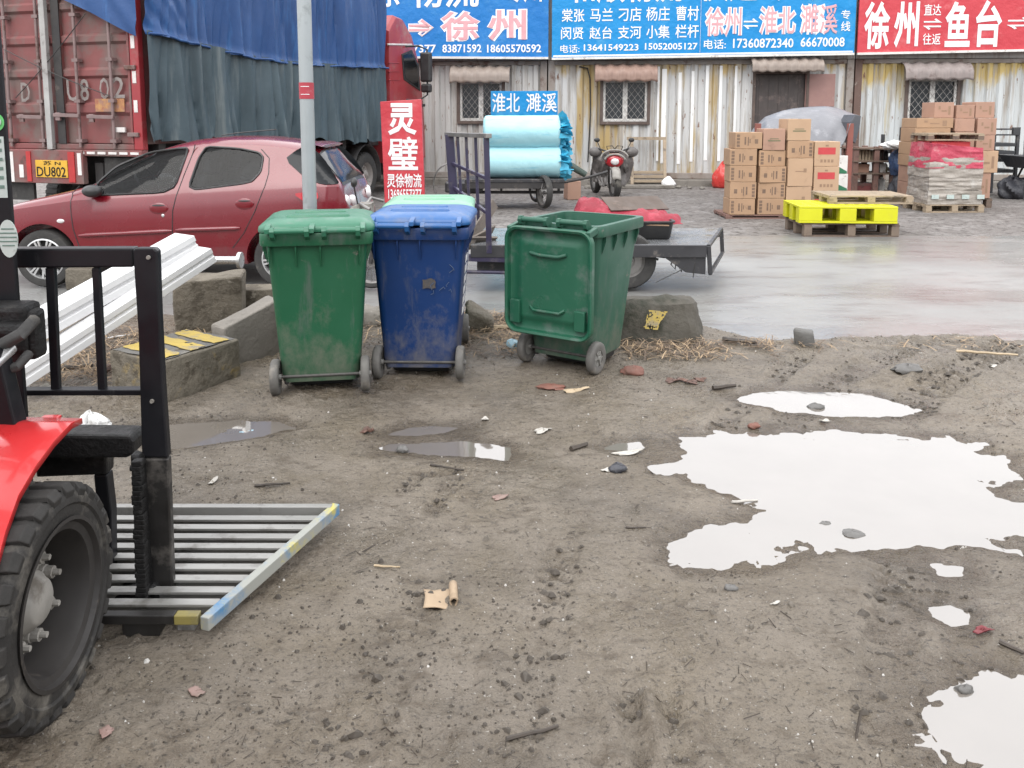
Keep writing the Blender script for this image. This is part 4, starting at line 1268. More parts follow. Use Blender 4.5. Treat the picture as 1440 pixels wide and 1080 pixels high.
# ------------------------------------------------------------------ covered truck
TO = Vector((-4.5, 10.0, 0)); TA = R(72.9)
tdir = Vector((math.cos(TA), math.sin(TA), 0)); tlat = Vector((-math.sin(TA), math.cos(TA), 0))
def tr_rear(px, py, xo=0.0):
    d = ray(px, py); o_ = TO + tdir * xo
    t = o_.dot(tdir) / d.dot(tdir)
    p = Vector((d.x * t, d.y * t, CAM_H + d.z * t))
    return (p - TO).dot(tlat), p.z
def tr_side(px, py, yo=0.0):
    d = ray(px, py); o_ = TO + tlat * yo
    t = o_.dot(tlat) / d.dot(tlat)
    p = Vector((d.x * t, d.y * t, CAM_H + d.z * t))
    return (p - TO).dot(tdir), p.z
CRED = M('faded_red_brown_steel', (.20, .062, .060), (.155, .055, .052), scale=1.8, rough=.6, dirt=(.15, .10, .09), dirt_amt=.58, dirt_scale=1.8, dirt2=(.07, .04, .035), dirt2_amt=.28, dirt2_scale=2.6)
CREDB = M('red_truck_paint', (.30, .028, .034), (.25, .024, .03), scale=2, rough=.4, coat=.3, dirt=(.24, .10, .09), dirt_amt=.35, dirt_scale=3)
BARM = M('dull_mauve_bar', (.24, .17, .165), (.17, .12, .115), scale=5, rough=.5, metal=.2, dirt=RUST, dirt_amt=.35)
CHAS = M('truck_chassis_black', (.022, .021, .022), (.04, .036, .034), scale=4, rough=.6, dirt=(.12, .10, .085), dirt_amt=.3)
REFW = M('white_reflector', (.70, .68, .66), (.55, .52, .50), scale=9, rough=.4, dirt=(.3, .2, .18), dirt_amt=.3)
REFR = M('red_reflector', (.42, .03, .03), (.34, .025, .025), scale=9, rough=.4)
PLATE = M('yellow_plate', (.62, .36, .035), (.52, .30, .03), scale=6, rough=.45, dirt=(.30, .2, .08), dirt_amt=.3)
INK = M('black_lettering', (.02, .02, .02), (.03, .03, .03), scale=6, rough=.5)
FADEW = M('faded_white_stencil', (.50, .46, .44), (.38, .34, .32), scale=9, rough=.6, dirt=(.24, .17, .16), dirt_amt=.3)
CLOTHB = M('blue_tarpaulin', (.010, .062, .20), (.008, .045, .155), scale=1.2, rough=.5, dirt=(.025, .11, .29), dirt_amt=.4, dirt_scale=1.5, dirt_stretch=(2.5, 2.5, .4), bump=.004, bscale=14)
CLOTHD = M('dark_teal_tarpaulin', (.052, .082, .098), (.034, .056, .068), scale=1.2, rough=.55, dirt=(.12, .145, .15), dirt_amt=.4, dirt_scale=1.3, dirt_stretch=(3, 3, .3), bump=.004, bscale=14)
trk = thing('covered_truck', 'red lorry with container rear and blue and dark tarpaulin sides', 'truck', TO, TA)
TW, TL, ZB, ZT = 2.44, 6.77, 1.20, 3.76
# container shell
f = MB(); f.bx(.09, TL, .03, TW - .03, ZB + .02, ZT); f.build('container_body', CRED, trk)
# rear frame
f = MB(); f.bx(0, .09, .0, .13, ZB - .05, ZT); f.bx(0, .09, TW - .13, TW, ZB - .05, ZT); f.bx(.002, .09, .13, TW - .13, ZT - .14, ZT)
f.build('rear_frame', CREDB, trk, bevel=.01)
f = MB(); f.bx(-.03, .09, .002, TW - .002, ZB - .13, ZB - .052); f.bx(-.004, .09, .13, TW - .13, ZB - .05, ZB + .02); f.build('sill', CRED, trk, bevel=.01)
# two doors with pressed horizontal panels
zs_door = [ZB + .03]
for py in (200, 190, 160, 146, 108, 97, 60, 49, 12, 1): zs_door.append(tr_rear(140, py)[1])
zs_door += [ZT - .15]
for y0, y1 in ((.135, TW / 2 - .02), (TW / 2 + .02, TW - .135)):
    prof = []
    lev = 0.05
    zz = [ZB + .03] + [tr_rear(140, py)[1] for py in (163, 158, 147, 143, 110, 106, 98, 94, 62, 58, 50, 46, 14, 10, 2, -2)] + [ZT - .15]
    dd = [.05, .05, .015, .015, .05, .05, .015, .015, .05, .05, .015, .015, .05, .05, .015, .015, .05, .05][:len(zz)]
    f = MB()
    for (za, da), (zb, db) in zip(list(zip(zz, dd))[:-1], list(zip(zz, dd))[1:]):
        f.add([(da, y0, za), (da, y1, za), (db, y1, zb), (db, y0, zb)], [(0, 1, 2, 3)])
    dr = f.build('door', CRED, trk)
    f = MB(); f.bx(-.002, .055, y0, y0 + .03, ZB + .03, ZT - .15); f.bx(-.002, .055, y1 - .03, y1, ZB + .03, ZT - .15)
    f.build('door_edge', CRED, dr)
    for k, yb in enumerate((y0 + .26, y0 + .78)):
        f = MB(); f.tube([(-.03, yb, ZB - .02), (-.03, yb, ZT - .05)], .019, 8)
        for z in (ZB + .06, ZB + .55, ZB + 1.05, ZB + 1.6, ZB + 2.2):
            f.bx(-.052, .03, yb - .045, yb + .045, z - .02, z + .02)
        f.build('lock_bar', BARM, dr, smooth=40)
        f = MB(); zh = tr_rear(110, 165)[1] + .02 * k
        f.beam((-.06, yb - .03, zh), (-.07, yb + .36, zh + .01), .02, .045); f.box((-.055, yb + .3, zh - .01), (.03, .07, .10)); f.build('lock_handle', BARM, dr, bevel=.004)
    for z in (ZB + .14, ZB + .95, ZB + 1.05 + .62, ZB + 2.35):
        f = MB(); yy = .12 if y0 < 1 else TW - .12
        f.box((-.012, yy, z), (.035, .16, .05)); f.build('hinge', BARM, dr, bevel=.004)
f = MB(); f.bx(-.012, .0, TW / 2 - .06, TW / 2 + .06, ZB + .02, ZT - .15); f.build('door_gasket', CHAS, trk)
q = tr_rear(66, 100)
f = MB(); f.bx(-.075, -.018, q[0] - .085, q[0] + .0, ZB - .05, ZT); f.build('centre_post', M('pale_grey_post', (.38, .38, .37), (.27, .26, .25), scale=3, rough=.5, dirt=(.10, .08, .07), dirt_amt=.3), trk, bevel=.006)
def rear_text(s_, x0, x1, y0, y1, m_, off, bold=.02):
    a = tr_rear(x0, (y0 + y1) / 2); b = tr_rear(x1, (y0 + y1) / 2)
    zt, zb = tr_rear((x0 + x1) / 2, y0)[1], tr_rear((x0 + x1) / 2, y1)[1]
    g = fit_text(s_, -a[0], -b[0], zb, zt, bold)   # seen from behind, +x of the text runs to -y
    return [(off, -v[0], v[2]) for v in g.v], g.f
for s_, x0, x1, y0, y1 in (('D', 28.5, 41, 116, 143), ('U8', 93, 124, 111, 142), ('O', 139, 152, 109, 140), ('2', 158, 174, 108, 138)):
    f = MB(); f.add(*rear_text(s_, x0, x1, y0, y1, FADEW, .010, .012)); f.build('stencil_lettering', FADEW, trk, fix=False)
q0, q1 = tr_rear(133, 139), tr_rear(175, 157)
f = MB(); f.bx(.004, .012, q1[0], q0[0], q1[1], q0[1]); f.build('hazard_sticker', M('worn_hazard_sticker', (.45, .25, .09), (.27, .09, .06), scale=9, stretch=(1, 2, 2), rough=.5, dirt=(.24, .15, .13), dirt_amt=.5), trk)
# reflectors on the right post
f = MB()
for (ya, yb) in ((50, 68), (100, 117), (141, 158)):
    f.bx(-.006, -.002, .045, .10, tr_rear(186, yb)[1], tr_rear(186, ya)[1])
a, b = tr_rear(161, 179), tr_rear(176, 186); f.bx(-.006, .02, b[0], a[0], b[1], a[1])
build_each(f, 'reflector', REFW, trk)
# under-run bumper with plate and lamps
zb0, zb1 = tr_rear(90, 258, -.02)[1], tr_rear(90, 211, -.02)[1]
yb0 = tr_rear(122, 235)[0]
f = MB(); f.bx(-.06, .02, yb0, TW - .12, zb0, zb1); bp_ = f.build('bumper_panel', CRED, trk, bevel=.008)
f = MB()
a = tr_rear(57, 237)[0]; b = tr_rear(101.5, 237)[0]; f.bx(-.075, -.062, b, a, tr_rear(80, 249)[1], tr_rear(80, 225)[1]); pl_ = f.build('number_plate', PLATE, trk, bevel=.003)
f = MB(); f.add(*rear_text('DU802', 59, 99.5, 234, 248, INK, -.078, .012)); f.build('lettering', INK, pl_, fix=False); f = MB(); f.add(*rear_text('苏 N', 68, 92, 226, 232, INK, -.078, .01)); f.build('lettering', INK, pl_, fix=False)
f = MB()
for x0, x1, y0, y1 in ((20, 27, 213, 255), (33, 40, 231, 249), (114, 121, 215, 246)):
    a, b = tr_rear(x0, y0), tr_rear(x1, y1); f.bx(-.068, -.0615, b[0], a[0], b[1], a[1])
build_each(f, 'reflector', REFW, trk)
f = MB(); f.bx(-.072, -.0615, yb0 + .12, yb0 + .22, zb0 + .02, zb1 - .02); f.bx(-.072, -.0615, TW - .75, TW - .68, zb0 + .02, zb1 - .02); build_each(f, 'red_reflector_strip', REFR, trk)
f = MB()
for k in range(14): f.bx(-.04, .0, .04 + k * .165, .04 + k * .165 + .12, ZB - .105, ZB - .075)
build_each(f, 'marker_strip', REFW, trk)
# chassis
f = MB(); f.bx(.1, TL + 1.9, .72, .84, .70, .98); f.bx(.1, TL + 1.9, TW - .84, TW - .72, .70, .98)
for x in (.3, 1.4, 2.6, 3.8, 5.0): f.bx(x, x + .12, .02, TW - .02, .98, ZB + .02)
f.build('chassis', CHAS, trk)
f = MB(); f.bx(.05, .09, .06, .64, .48, 1.05); f.bx(.05, .09, TW - .64, TW - .06, .48, 1.05); build_each(f, 'mud_flap', RUBBER, trk)
def truck_wheel(x, y, side):
    c = (x, y, .44)
    f = MB(); f.lathe([(.25, -.13), (.33, -.14), (.40, -.135), (.43, -.11), (.44, -.08), (.44, .08), (.43, .11), (.40, .135), (.33, .14), (.25, .13)], c, (0, 1, 0), 36, closed=True)
    for k in range(36):
        a = 2 * math.pi * k / 36
        f.box((x + .437 * math.cos(a), y, .44 + .437 * math.sin(a)), (.02, .20, .045), (0, -a, 0))
    w_ = f.build('wheel', RUBBER, trk, smooth=45)
    f = MB(); s = side
    f.lathe([(.255, .11 * s), (.25, .125 * s), (.235, .11 * s), (.20, .04 * s), (.11, .03 * s), (.10, .10 * s), (.07, .12 * s), (0, .12 * s)], c, (0, 1, 0), 30)
    for k in range(10):
        a = 2 * math.pi * k / 10
        f.lathe([(.0, .06 * s), (.018, .06 * s), (.018, .03 * s)], (x + .155 * math.cos(a), y, .44 + .155 * math.sin(a)), (0, 1, 0), 8)
    f.build('rim', M('dusty_steel_rim', (.30, .28, .26), (.20, .18, .17), scale=6, rough=.5, dirt=(.10, .07, .06), dirt_amt=.4), w_, smooth=40)
xw = tr_side(519, 245)[0]
for x in (1.2, 2.35, xw):
    truck_wheel(x, .17, -1); truck_wheel(x, TW - .17, 1)
f = MB(); f.bx(3.0, 4.3, .1, .65, .55, .95); f.build('fuel_tank', M('fuel_tank_steel', (.33, .33, .34), (.25, .25, .25), scale=4, rough=.4, metal=.5, dirt=(.1, .09, .08), dirt_amt=.35), trk, bevel=.06)
f = MB(); f.grid(14, 2, lambda u, v: (xw + .56 * math.cos(R(200) - u * R(220)), .02 + v * .36, .47 + .56 * math.sin(R(200) - u * R(220)))); f.build('mudguard', CHAS, trk, smooth=60, solid=.012)
f = MB(); f.bx(4.45, 4.6, .15, .25, .45, 1.1); f.bx(4.75, 5.0, .12, .5, .6, .9); f.build('air_tank', CHAS, trk, bevel=.03)
# tarpaulins on the right side (and over the rear corner)
FOLD = [(0, tr_side(204, 50)[1])] + [tr_side(px, py) for px, py in ((240, 59), (285, 70), (340, 83), (400, 91), (450, 94), (520, 96), (543, 97))] + [(TL + .1, tr_side(543, 97)[1])]
HEM = [(0, 1.24), (1.4, 1.25), (2.9, 1.18), (4.1, 1.17), (5.3, 1.10), (TL + .1, 1.12)]
def fold_z(x): return float(np.interp(x, [p[0] for p in FOLD], [p[1] for p in FOLD]))
def hem_z(x): return float(np.interp(x, [p[0] for p in HEM], [p[1] for p in HEM])) + .03 * math.sin(x * 7) + .02 * math.sin(x * 17)
def drape(x, z, seed, amp):
    lean = .25 * (z - 1.2)
    a = float(vnoise(np.array(x * 3.6 + lean), np.array(z * .35), seed)) + .6 * float(vnoise(np.array(x * 8 + lean * 3.2), np.array(z * .5), seed + 1)) + .35 * float(vnoise(np.array(x * 17 - lean * 5), np.array(z * .8), seed + 2))
    b = 1 - 2 * abs(float(vnoise(np.array(x * 4.6 + lean * 2.6 + .3 * math.sin(z * 1.3)), np.array(z * .22), seed + 7)))
    return amp * (a * 1.1 + .55 * b ** 3 - .30)
def fup(u, v):
    x = u * (TL - .30)
    z = fold_z(x) + (ZT + .1 - fold_z(x)) * v
    dg_ = math.exp(-((x - .15) / .5) ** 2) * .5 * float(vnoise(np.array((x * .9 + z * .8) * 9), np.array(1.0), 5))
    return (x - .01, -.15 + drape(x, z, 40, .15) * (1 - .2 * v) - .10 * math.exp(-(v / .04) ** 2) * .35 + dg_ * .16, z)
f = MB(); f.grid(260, 46, fup); f.build('blue_cover', CLOTHB, trk, smooth=80)
def flo(u, v):
    x = u * (TL - .32)
    zb, zt = hem_z(x), fold_z(x) + .05
    z = zb + (zt - zb) * v
    return (x - .005, -.15 + drape(x, z, 60, .18) * (1.05 - .6 * v) + .015 * (1 - v), z)
f = MB(); f.grid(260, 46, flo); f.build('dark_cover', CLOTHD, trk, smooth=80)
f = MB(); f.tube([(u * (TL - .32), -.20 + .7 * drape(u * TL, 2.5, 40, .13), fold_z(u * (TL - .32)) + .012 + .008 * math.sin(u * 55)) for u in np.linspace(0, 1, 90)], .018, 6); f.build('hem_rope', CLOTHB, trk, smooth=70)
# the blue sheet wraps the top of the rear corner
def flap(u, v):
    # along the edge from the side (u=0) to across the doors (u=1)
    yy = -.06 + u * 1.15
    zl = float(np.interp(u, [0, .1, .5, 1], [tr_rear(204, 52)[1], tr_rear(192, 47)[1], tr_rear(165, 22)[1], tr_rear(126, -6)[1]]))
    z = zl + (ZT + .06 - zl) * v
    k = float(vnoise(np.array((yy - z * .8) * 8), np.array(.5), 3))
    return (-.06 - .05 * k - .02 * (1 - v), yy, z)
f = MB(); f.grid(50, 14, flap); f.build('corner_flap', CLOTHB, trk, smooth=80)
# ropes across the doors
f = MB()
for (a, b) in (((28, 138), (126, 20)), ((12, 70), (160, 135))):
    pa, pb = tr_rear(*a), tr_rear(*b)
    f.tube([(-.065, pa[0] + (pb[0] - pa[0]) * k / 6, pa[1] + (pb[1] - pa[1]) * k / 6 - .03 * math.sin(math.pi * k / 6)) for k in range(7)], .006, 5)
f.build('tie_rope', CHAS, trk)
# cab
cx0 = TL + .22
cb = MB()
prof = [(cx0, .62), (cx0, 3.30), (cx0 + .35, 3.62), (cx0 + .7, 3.60), (cx0 + 1.15, 3.30), (cx0 + 1.45, 2.85), (cx0 + 1.72, 1.9), (cx0 + 1.80, 1.3), (cx0 + 1.82, .62)]
def cabring(y, k):
    cxm, czm = cx0 + .9, 2.0
    return [(cxm + (x - cxm) * k, y, czm + (z - czm) * k) for x, z in prof]
cb.loft([cabring(.02, .93), cabring(.035, .97), cabring(.10, 1.0), cabring(TW - .10, 1.0), cabring(TW - .035, .97), cabring(TW - .02, .93)])
cab = cb.build('cab', CREDB, trk, smooth=25)
def side_poly(pts, yo, th, name, mat, parent):
    P = [tr_side(*p, yo) for p in pts]
    f = MB(); f.prism(P, lambda x, z: (x, yo - th, z), lambda x, z: (x, yo + .03, z))
    return f.build(name, mat, parent, bevel=.006)
cw = side_poly([(565, 76), (579, 70), (589, 92), (591, 128), (568, 112)], .01, .006, 'side_window', TRIM, cab)
side_poly([(567, 78), (578, 73.5), (587, 93), (588.5, 124), (570, 110)], .004, .006, 'pane', CARGLASS, cw)
side_poly([(546, 61), (579, 61.5), (580, 64), (546, 63.5)], .012, .006, 'trim_line', REFW, cab)
side_poly([(551, 150), (597, 150), (597, 146), (551, 146)], .012, .02, 'step', CHAS, cab)
for py in (88, 100, 112): side_poly([(547, py), (562, py), (562, py + 1.0), (547, py + 1.0)], .014, .004, 'louvre', CREDB, cab)
xm, zm_ = tr_side(594, 100, -.25)
mr = MB(); mr.box((xm, -.34, zm_ + .08), (.16, .24, .62)); mr.box((xm, -.34, zm_ - .36), (.15, .22, .18))
mo = mr.build('wing_mirror', TRIM, cab, bevel=.04)
mr = MB(); mr.tube([(xm - .25, .05, zm_ + .5), (xm - .1, -.2, zm_ + .52), (xm, -.36, zm_ + .45), (xm, -.36, zm_ - .5), (xm - .1, -.2, zm_ - .62), (xm - .25, .05, zm_ - .6)], .02, 8); mr.build('mirror_arm', TRIM, mo, smooth=60)
f = MB(); f.bx(cx0 + .4, cx0 + 1.6, .25, TW - .25, .35, .7); f.bx(TL - .2, cx0 + .1, .3, TW - .3, .98, 1.3); f.build('front_axle_block', CHAS, trk, bevel=.02)
truck_wheel(cx0 + 1.15, .18, -1); truck_wheel(cx0 + 1.15, TW - .18, 1)
# ------------------------------------------------------------------ forklift at the left edge
FRED = M('forklift_red_paint', (.52, .020, .022), (.46, .018, .02), scale=2, rough=.32, coat=.4, dirt=(.34, .05, .045), dirt_amt=.3, dirt_scale=6)
FBLK = M('black_steel_paint', (.007, .007, .009), (.011, .011, .013), scale=4, rough=.42, spec=.25, dirt=(.045, .045, .045), dirt_amt=.2, dirt_scale=7, dirt_stretch=(2, 2, .5))
FGRS = M('greasy_black_steel', (.006, .006, .006), (.012, .011, .011), spec=.3, scale=9, rough=.55, bump=.006, bscale=60, dirt=(.06, .055, .05), dirt_amt=.3)
FGRY = M('worn_fork_steel', (.034, .032, .030), (.014, .013, .013), scale=5, stretch=(2, 2, .5), rough=.45, metal=.3, dirt=(.12, .11, .10), dirt_amt=.36, dirt_scale=6)
SOLID = M('solid_tyre_rubber', (.030, .028, .026), (.020, .019, .018), spec=.3, scale=6, rough=.7, bump=.003, bscale=40, dirt=(.12, .11, .095), dirt_amt=.42, dirt_scale=4)
RIMD = M('dark_rim_steel', (.034, .031, .029), (.022, .020, .019), spec=.3, scale=5, rough=.55, dirt=(.14, .12, .10), dirt_amt=.3)
HUBM = M('dusty_hub_steel', (.30, .285, .26), (.20, .19, .172), scale=9, rough=.6, dirt=(.09, .077, .062), dirt_amt=.45)
fk_w = Vector((-1.275, 2.0, 0))
FA = R(2.5)
fk = thing('forklift', 'red and black forklift with a big solid tyre, cut by the left edge', 'forklift', (fk_w.x, fk_w.y, -.004), FA)
def fl(p):
    """world point -> forklift coordinates"""
    q = Vector(p) - Vector((fk_w.x, fk_w.y, -.004))
    c, s_ = math.cos(-FA), math.sin(-FA)
    return Vector((q.x * c - q.y * s_, q.x * s_ + q.y * c, q.z))
def FV(px, py, Y): return fl(V(px, py, Y))
def fork_wheel(x, side):
    c = (x, 0, .298); Rr = .288
    f = MB()
    prof = [(.205, -.098), (.216, -.102), (.240, -.100), (.246, -.106), (.268, -.104), (.281, -.094), (Rr, -.075), (Rr, .075), (.281, .094), (.268, .104), (.246, .106), (.240, .100), (.216, .102), (.205, .098)]
    f.lathe(prof, c, (1, 0, 0), 56, closed=True)
    w_ = f.build('wheel', SOLID, fk, smooth=35)
    f = MB(); n = 26
    for k in range(n):
        for s in (-1, 1):
            a = 2 * math.pi * (k + (.5 if s > 0 else 0)) / n
            def pt(r, xx, da): return (x + xx, (r - .012) * math.cos(a + da), .298 + (r - .012) * math.sin(a + da))
            d0 = .088
            xi, xo_, xs_ = s * .012, s * .092, s * .103
            o_ = s * .03
            vs = [pt(.298, xi, -d0 + .03), pt(.298, xi, d0 + .03), pt(.313, xi, d0 - .01 + .03), pt(.313, xi, -d0 + .01 + .03),
                  pt(.298, xo_, -d0), pt(.298, xo_, d0), pt(.311, xo_, d0 - .012), pt(.311, xo_, -d0 + .012),
                  pt(.268, xs_, -d0 + .012), pt(.268, xs_, d0 - .012), pt(.292, s * .1085, d0 - .016), pt(.292, s * .1085, -d0 + .016)]
            f.add(vs, [(0, 1, 2, 3), (3, 2, 6, 7), (0, 3, 7, 4), (1, 5, 6, 2), (7, 6, 10, 11), (11, 10, 9, 8), (4, 7, 11, 8), (6, 5, 9, 10)])
    f.build('tread', SOLID, w_, bevel=.003)
    f = MB(); s = side
    f.lathe([(.207, .099 * s), (.212, .107 * s), (.202, .108 * s), (.196, .094 * s), (.178, .088 * s), (.171, .066 * s), (.162, -.015 * s), (.06, -.025 * s), (0, -.025 * s)], c, (1, 0, 0), 48)
    rm = f.build('rim', RIMD, w_, smooth=35)
    f = MB(); f.lathe([(.082, -.025 * s), (.082, .010 * s), (.074, .026 * s), (.066, .032 * s), (.058, .046 * s), (.050, .052 * s), (0, .054 * s)], c, (1, 0, 0), 32)
    for k in range(4):
        pass
    hb = f.build('hub', HUBM, rm, smooth=35)
    for k in range(8):
        a = 2 * math.pi * k / 8 + .2
        by_, bz = .108 * math.cos(a), .298 + .108 * math.sin(a)
        f = MB(); f.lathe([(0, .044 * s), (.008, .044 * s), (.009, .026 * s), (.017, .026 * s), (.017, .006 * s), (.021, .004 * s), (.021, -.022 * s)], (x, by_, bz), (1, 0, 0), 6 if k % 2 else 10)
        f.build('bolt', HUBM, rm)
    f = MB(); f.lathe([(.120, -.023 * s), (.134, -.020 * s), (.134, -.008 * s), (.080, -.008 * s)], c, (1, 0, 0), 32); f.build('hub_flange', HUBM, rm, smooth=35)
    return w_
fork_wheel(0.0, 1)
fork_wheel(-.98, -1)
# fender: an arched red plate over the wheel, flat top running inwards
edge = [FV(*q) for q in ((113, 590, 2.24), (98, 597, 2.17), (74, 622, 2.09), (48, 657, 2.01), (24, 698, 1.93), (6, 748, 1.85), (-8, 800, 1.78), (-22, 870, 1.72))]
n = len(edge)
vs = [q + Vector((0, 0, -.012)) for q in edge] + edge + [q + Vector((-.32, 0, .01)) for q in edge]
fs = []
for i in range(2):
    for k in range(n - 1): fs.append((i * n + k, i * n + k + 1, (i + 1) * n + k + 1, (i + 1) * n + k))
f = MB(); f.add(vs, fs)
f.build('fender', FRED, fk, smooth=50, solid=.012)
f = MB(); f.prism([(q.y, q.z - .03) for q in edge] + [(-.6, .30), (-1.2, .30), (-1.2, .95), (-.55, .95), (-.25, .80)], lambda y, z: (-.34, y, z), lambda y, z: (-.82, y, z))
f.build('body', FRED, fk, bevel=.012)
q = FV(88, 594, 2.26); f = MB(); f.box((q.x - .03, q.y - .02, q.z + .012), (.05, .06, .018)); f.build('fender_bracket', FRED, fk, bevel=.004)
f = MB(); f.bx(-.85, -.13, -.25, .2, .14, .44); f.lathe([(0, -.9), (.07, -.9), (.07, -.10), (0, -.10)], (0, 0, .312), (1, 0, 0), 16); f.build('axle', FGRS, fk, bevel=.01)
# counterweight and rear, outside the frame
f = MB(); f.bx(-.9, -.08, -1.85, -1.22, .25, 1.0); f.build('counterweight', FBLK, fk, bevel=.06)
for x in (-.1, -.88):
    f = MB(); f.lathe([(.1, -.08), (.2, -.09), (.22, -.06), (.22, .06), (.2, .09), (.1, .08)], (x, -1.45, .22), (1, 0, 0), 30, closed=True); f.lathe([(0, -.05), (.1, -.05), (.1, .05), (0, .05)], (x, -1.45, .22), (1, 0, 0), 20); f.build('rear_wheel', SOLID, fk, smooth=40)
f = MB()
for x in (-.14, -.86):
    f.tube([(x, -1.3, 1.0), (x, -1.15, 2.05), (x, -.25, 2.08), (x, -.12, .8)], .028, 8)
f.bx(-.86, -.14, -1.15, -.25, 2.05, 2.10)
f.build('overhead_guard', FBLK, fk, smooth=50)
# mast: two channels with stickers
YM = 2.36
mx = FV(3.5, 60, YM + .04).x
for s, x in ((1, mx - .045), (-1, mx - .62)):
    f = MB()
    m0 = YM - fk_w.y + .03
    f.bx(x - .045, x + .045, m0, m0 + .018, .06, 2.35); f.bx(x - .16, x - .07, m0 + .12, m0 + .15, .06, 2.35); f.bx(x - .10, x - .07, m0 + .019, m0 + .119, .062, 2.348)
    f.build('mast_rail', FBLK, fk, bevel=.004)
f = MB(); f.bx(mx - .58, mx - .11, m0 + .03, m0 + .11, 2.24, 2.34); f.bx(mx - .58, mx - .11, m0 + .03, m0 + .11, .10, .22); f.build('mast_crossmember', FBLK, fk, bevel=.006)
f = MB(); f.tube([(mx - .33, .38, .22), (mx - .33, .38, 2.24)], .035, 12); f.build('lift_cylinder', FGRS, fk, smooth=50)
yst = YM - fk_w.y + .028
def sticker(px0, px1, py0, py1, m, name, rnd=False):
    a, b = FV(px0, py0, YM + .02), FV(px1, py1, YM + .02)
    f = MB()
    cx_, cz_ = (a.x + b.x) / 2, (a.z + b.z) / 2
    if rnd:
        n_ = 24; f.add([(cx_ + (b.x - a.x) / 2 * math.cos(2 * math.pi * k / n_), yst, cz_ + (a.z - b.z) / 2 * math.sin(2 * math.pi * k / n_)) for k in range(n_)], [tuple(range(n_))])
    else: f.add([(a.x, yst, b.z), (b.x, yst, b.z), (b.x, yst, a.z), (a.x, yst, a.z)], [(0, 1, 2, 3)])
    return f.build(name, m, fk, solid=.002), (a, b)
PAPER = M('pale_sticker_paper', (.48, .55, .52), (.38, .45, .43), scale=9, rough=.5, dirt=(.2, .24, .22), dirt_amt=.35, dirt_scale=30)
so_, (a, b) = sticker(-22, 11, 192, 278, PAPER, 'paper_sticker')
f = MB()
for k in range(6):
    zz = a.z + (b.z - a.z) * (.1 + .15 * k)
    f.add([(a.x + .035, yst - .002, zz), (b.x - .006, yst - .002, zz), (b.x - .006, yst - .002, zz + .010), (a.x + .035, yst - .002, zz + .010)], [(0, 1, 2, 3)])
f.build('print', M('grey_green_print', (.10, .17, .14), (.14, .22, .19), scale=60, rough=.5), so_)
so_, (a, b) = sticker(-3, 27, 309, 362, PAPER, 'round_sticker', True)
f = MB()
for k in range(5):
    zz = a.z + (b.z - a.z) * (.26 + .11 * k); hw = .018 if k in (0, 4) else .025
    f.add([((a.x + b.x) / 2 - hw, yst - .002, zz), ((a.x + b.x) / 2 + hw, yst - .002, zz), ((a.x + b.x) / 2 + hw, yst - .002, zz + .004), ((a.x + b.x) / 2 - hw, yst - .002, zz + .004)], [(0, 1, 2, 3)])
f.build('print', MATS['grey_green_print'], so_)
GSTK = M('green_sticker', (.10, .42, .12), (.12, .48, .15), scale=9, rough=.5)
so_, (a, b) = sticker(-14, 6.5, 160, 184, GSTK, 'green_sticker', True)
sticker(-10, 3, 165, 178, PAPER, 'sticker_centre', True)[0].location = (0, -.003, 0)
# tilt cylinder and the hose block beside the mast
f = MB()
for px0, px1, py0, py1, Y, th in ((-60, 36, 432, 502, 2.28, .10), (20, 52, 438, 508, 2.30, .07), (-30, 30, 458, 478, 2.24, .06)):
    a, b = FV(px0, py0, Y), FV(px1, py1, Y)
    f.box(((a.x + b.x) / 2, a.y + th / 2, (a.z + b.z) / 2), (abs(b.x - a.x), th, abs(a.z - b.z)))
f.build('valve_block', FGRS, fk, bevel=.016)
f = MB(); f.tube([FV(-60, 560, 2.0), FV(16, 490, 2.22)], .016, 12); f.build('tilt_rod', ALLOY, fk, smooth=60)
f = MB(); f.tube([FV(-60, 520, 2.2), FV(30, 470, 2.2), FV(48, 450, 2.27)], .018, 8); f.tube([FV(-50, 540, 2.18), FV(25, 515, 2.2), FV(40, 498, 2.26)], .014, 8); f.build('hose', RUBBER, fk, smooth=60)
a = [(-30, 480), (-2, 500), (22, 600), (22, 640), (-5, 640), (-30, 520)]
f = MB(); f.prism(a, lambda px, py: FV(px, py, 2.15), lambda px, py: FV(px, py, 2.15) + Vector((0, .06, 0))); f.build('brace_plate', FBLK, fk, bevel=.006)
# load backrest and fork carriage
YB_ = 2.47
def vpr(pts, Y, th, name, m, bev=.006):
    f = MB(); f.prism(pts, lambda px, py: FV(px, py, Y), lambda px, py: FV(px, py, Y) + Vector((0, th, 0)))
    return f.build(name, m, fk, bevel=bev)
vpr([(-70, 350), (187, 349), (187, 376), (-70, 378)], YB_, .05, 'backrest_rail', FBLK)
vpr([(-60, 549.5), (199, 548.5), (199, 556.5), (-60, 557)], YB_, .04, 'backrest_rail', FBLK, .003)
for x0, x1, xb0, xb1 in ((63, 76, 71, 83), (128.5, 139, 137, 148), (-10, 3, 0, 12)):
    vpr([(x0, 377), (x1, 377), (xb1, 549.3), (xb0, 549.3)], YB_ + .012, .02, 'backrest_bar', FBLK, .003)
vpr([(186, 352), (190, 349), (216, 349), (221, 353), (224, 440), (229, 540), (236, 644), (199, 644), (194, 470)], YB_ - .02, .035, 'backrest_post', FBLK, .008)
vpr([(199.5, 645), (236.5, 645), (238, 690), (244.5, 872), (206, 872), (203, 760), (200, 660)], YB_ - .02, .032, 'fork_shank', FGRY, .006)
vpr([(-40, 610), (182, 613), (187, 622), (187, 640), (176, 645), (-40, 645)], YB_ + .03, .10, 'carriage_bar', FGRS, .01)
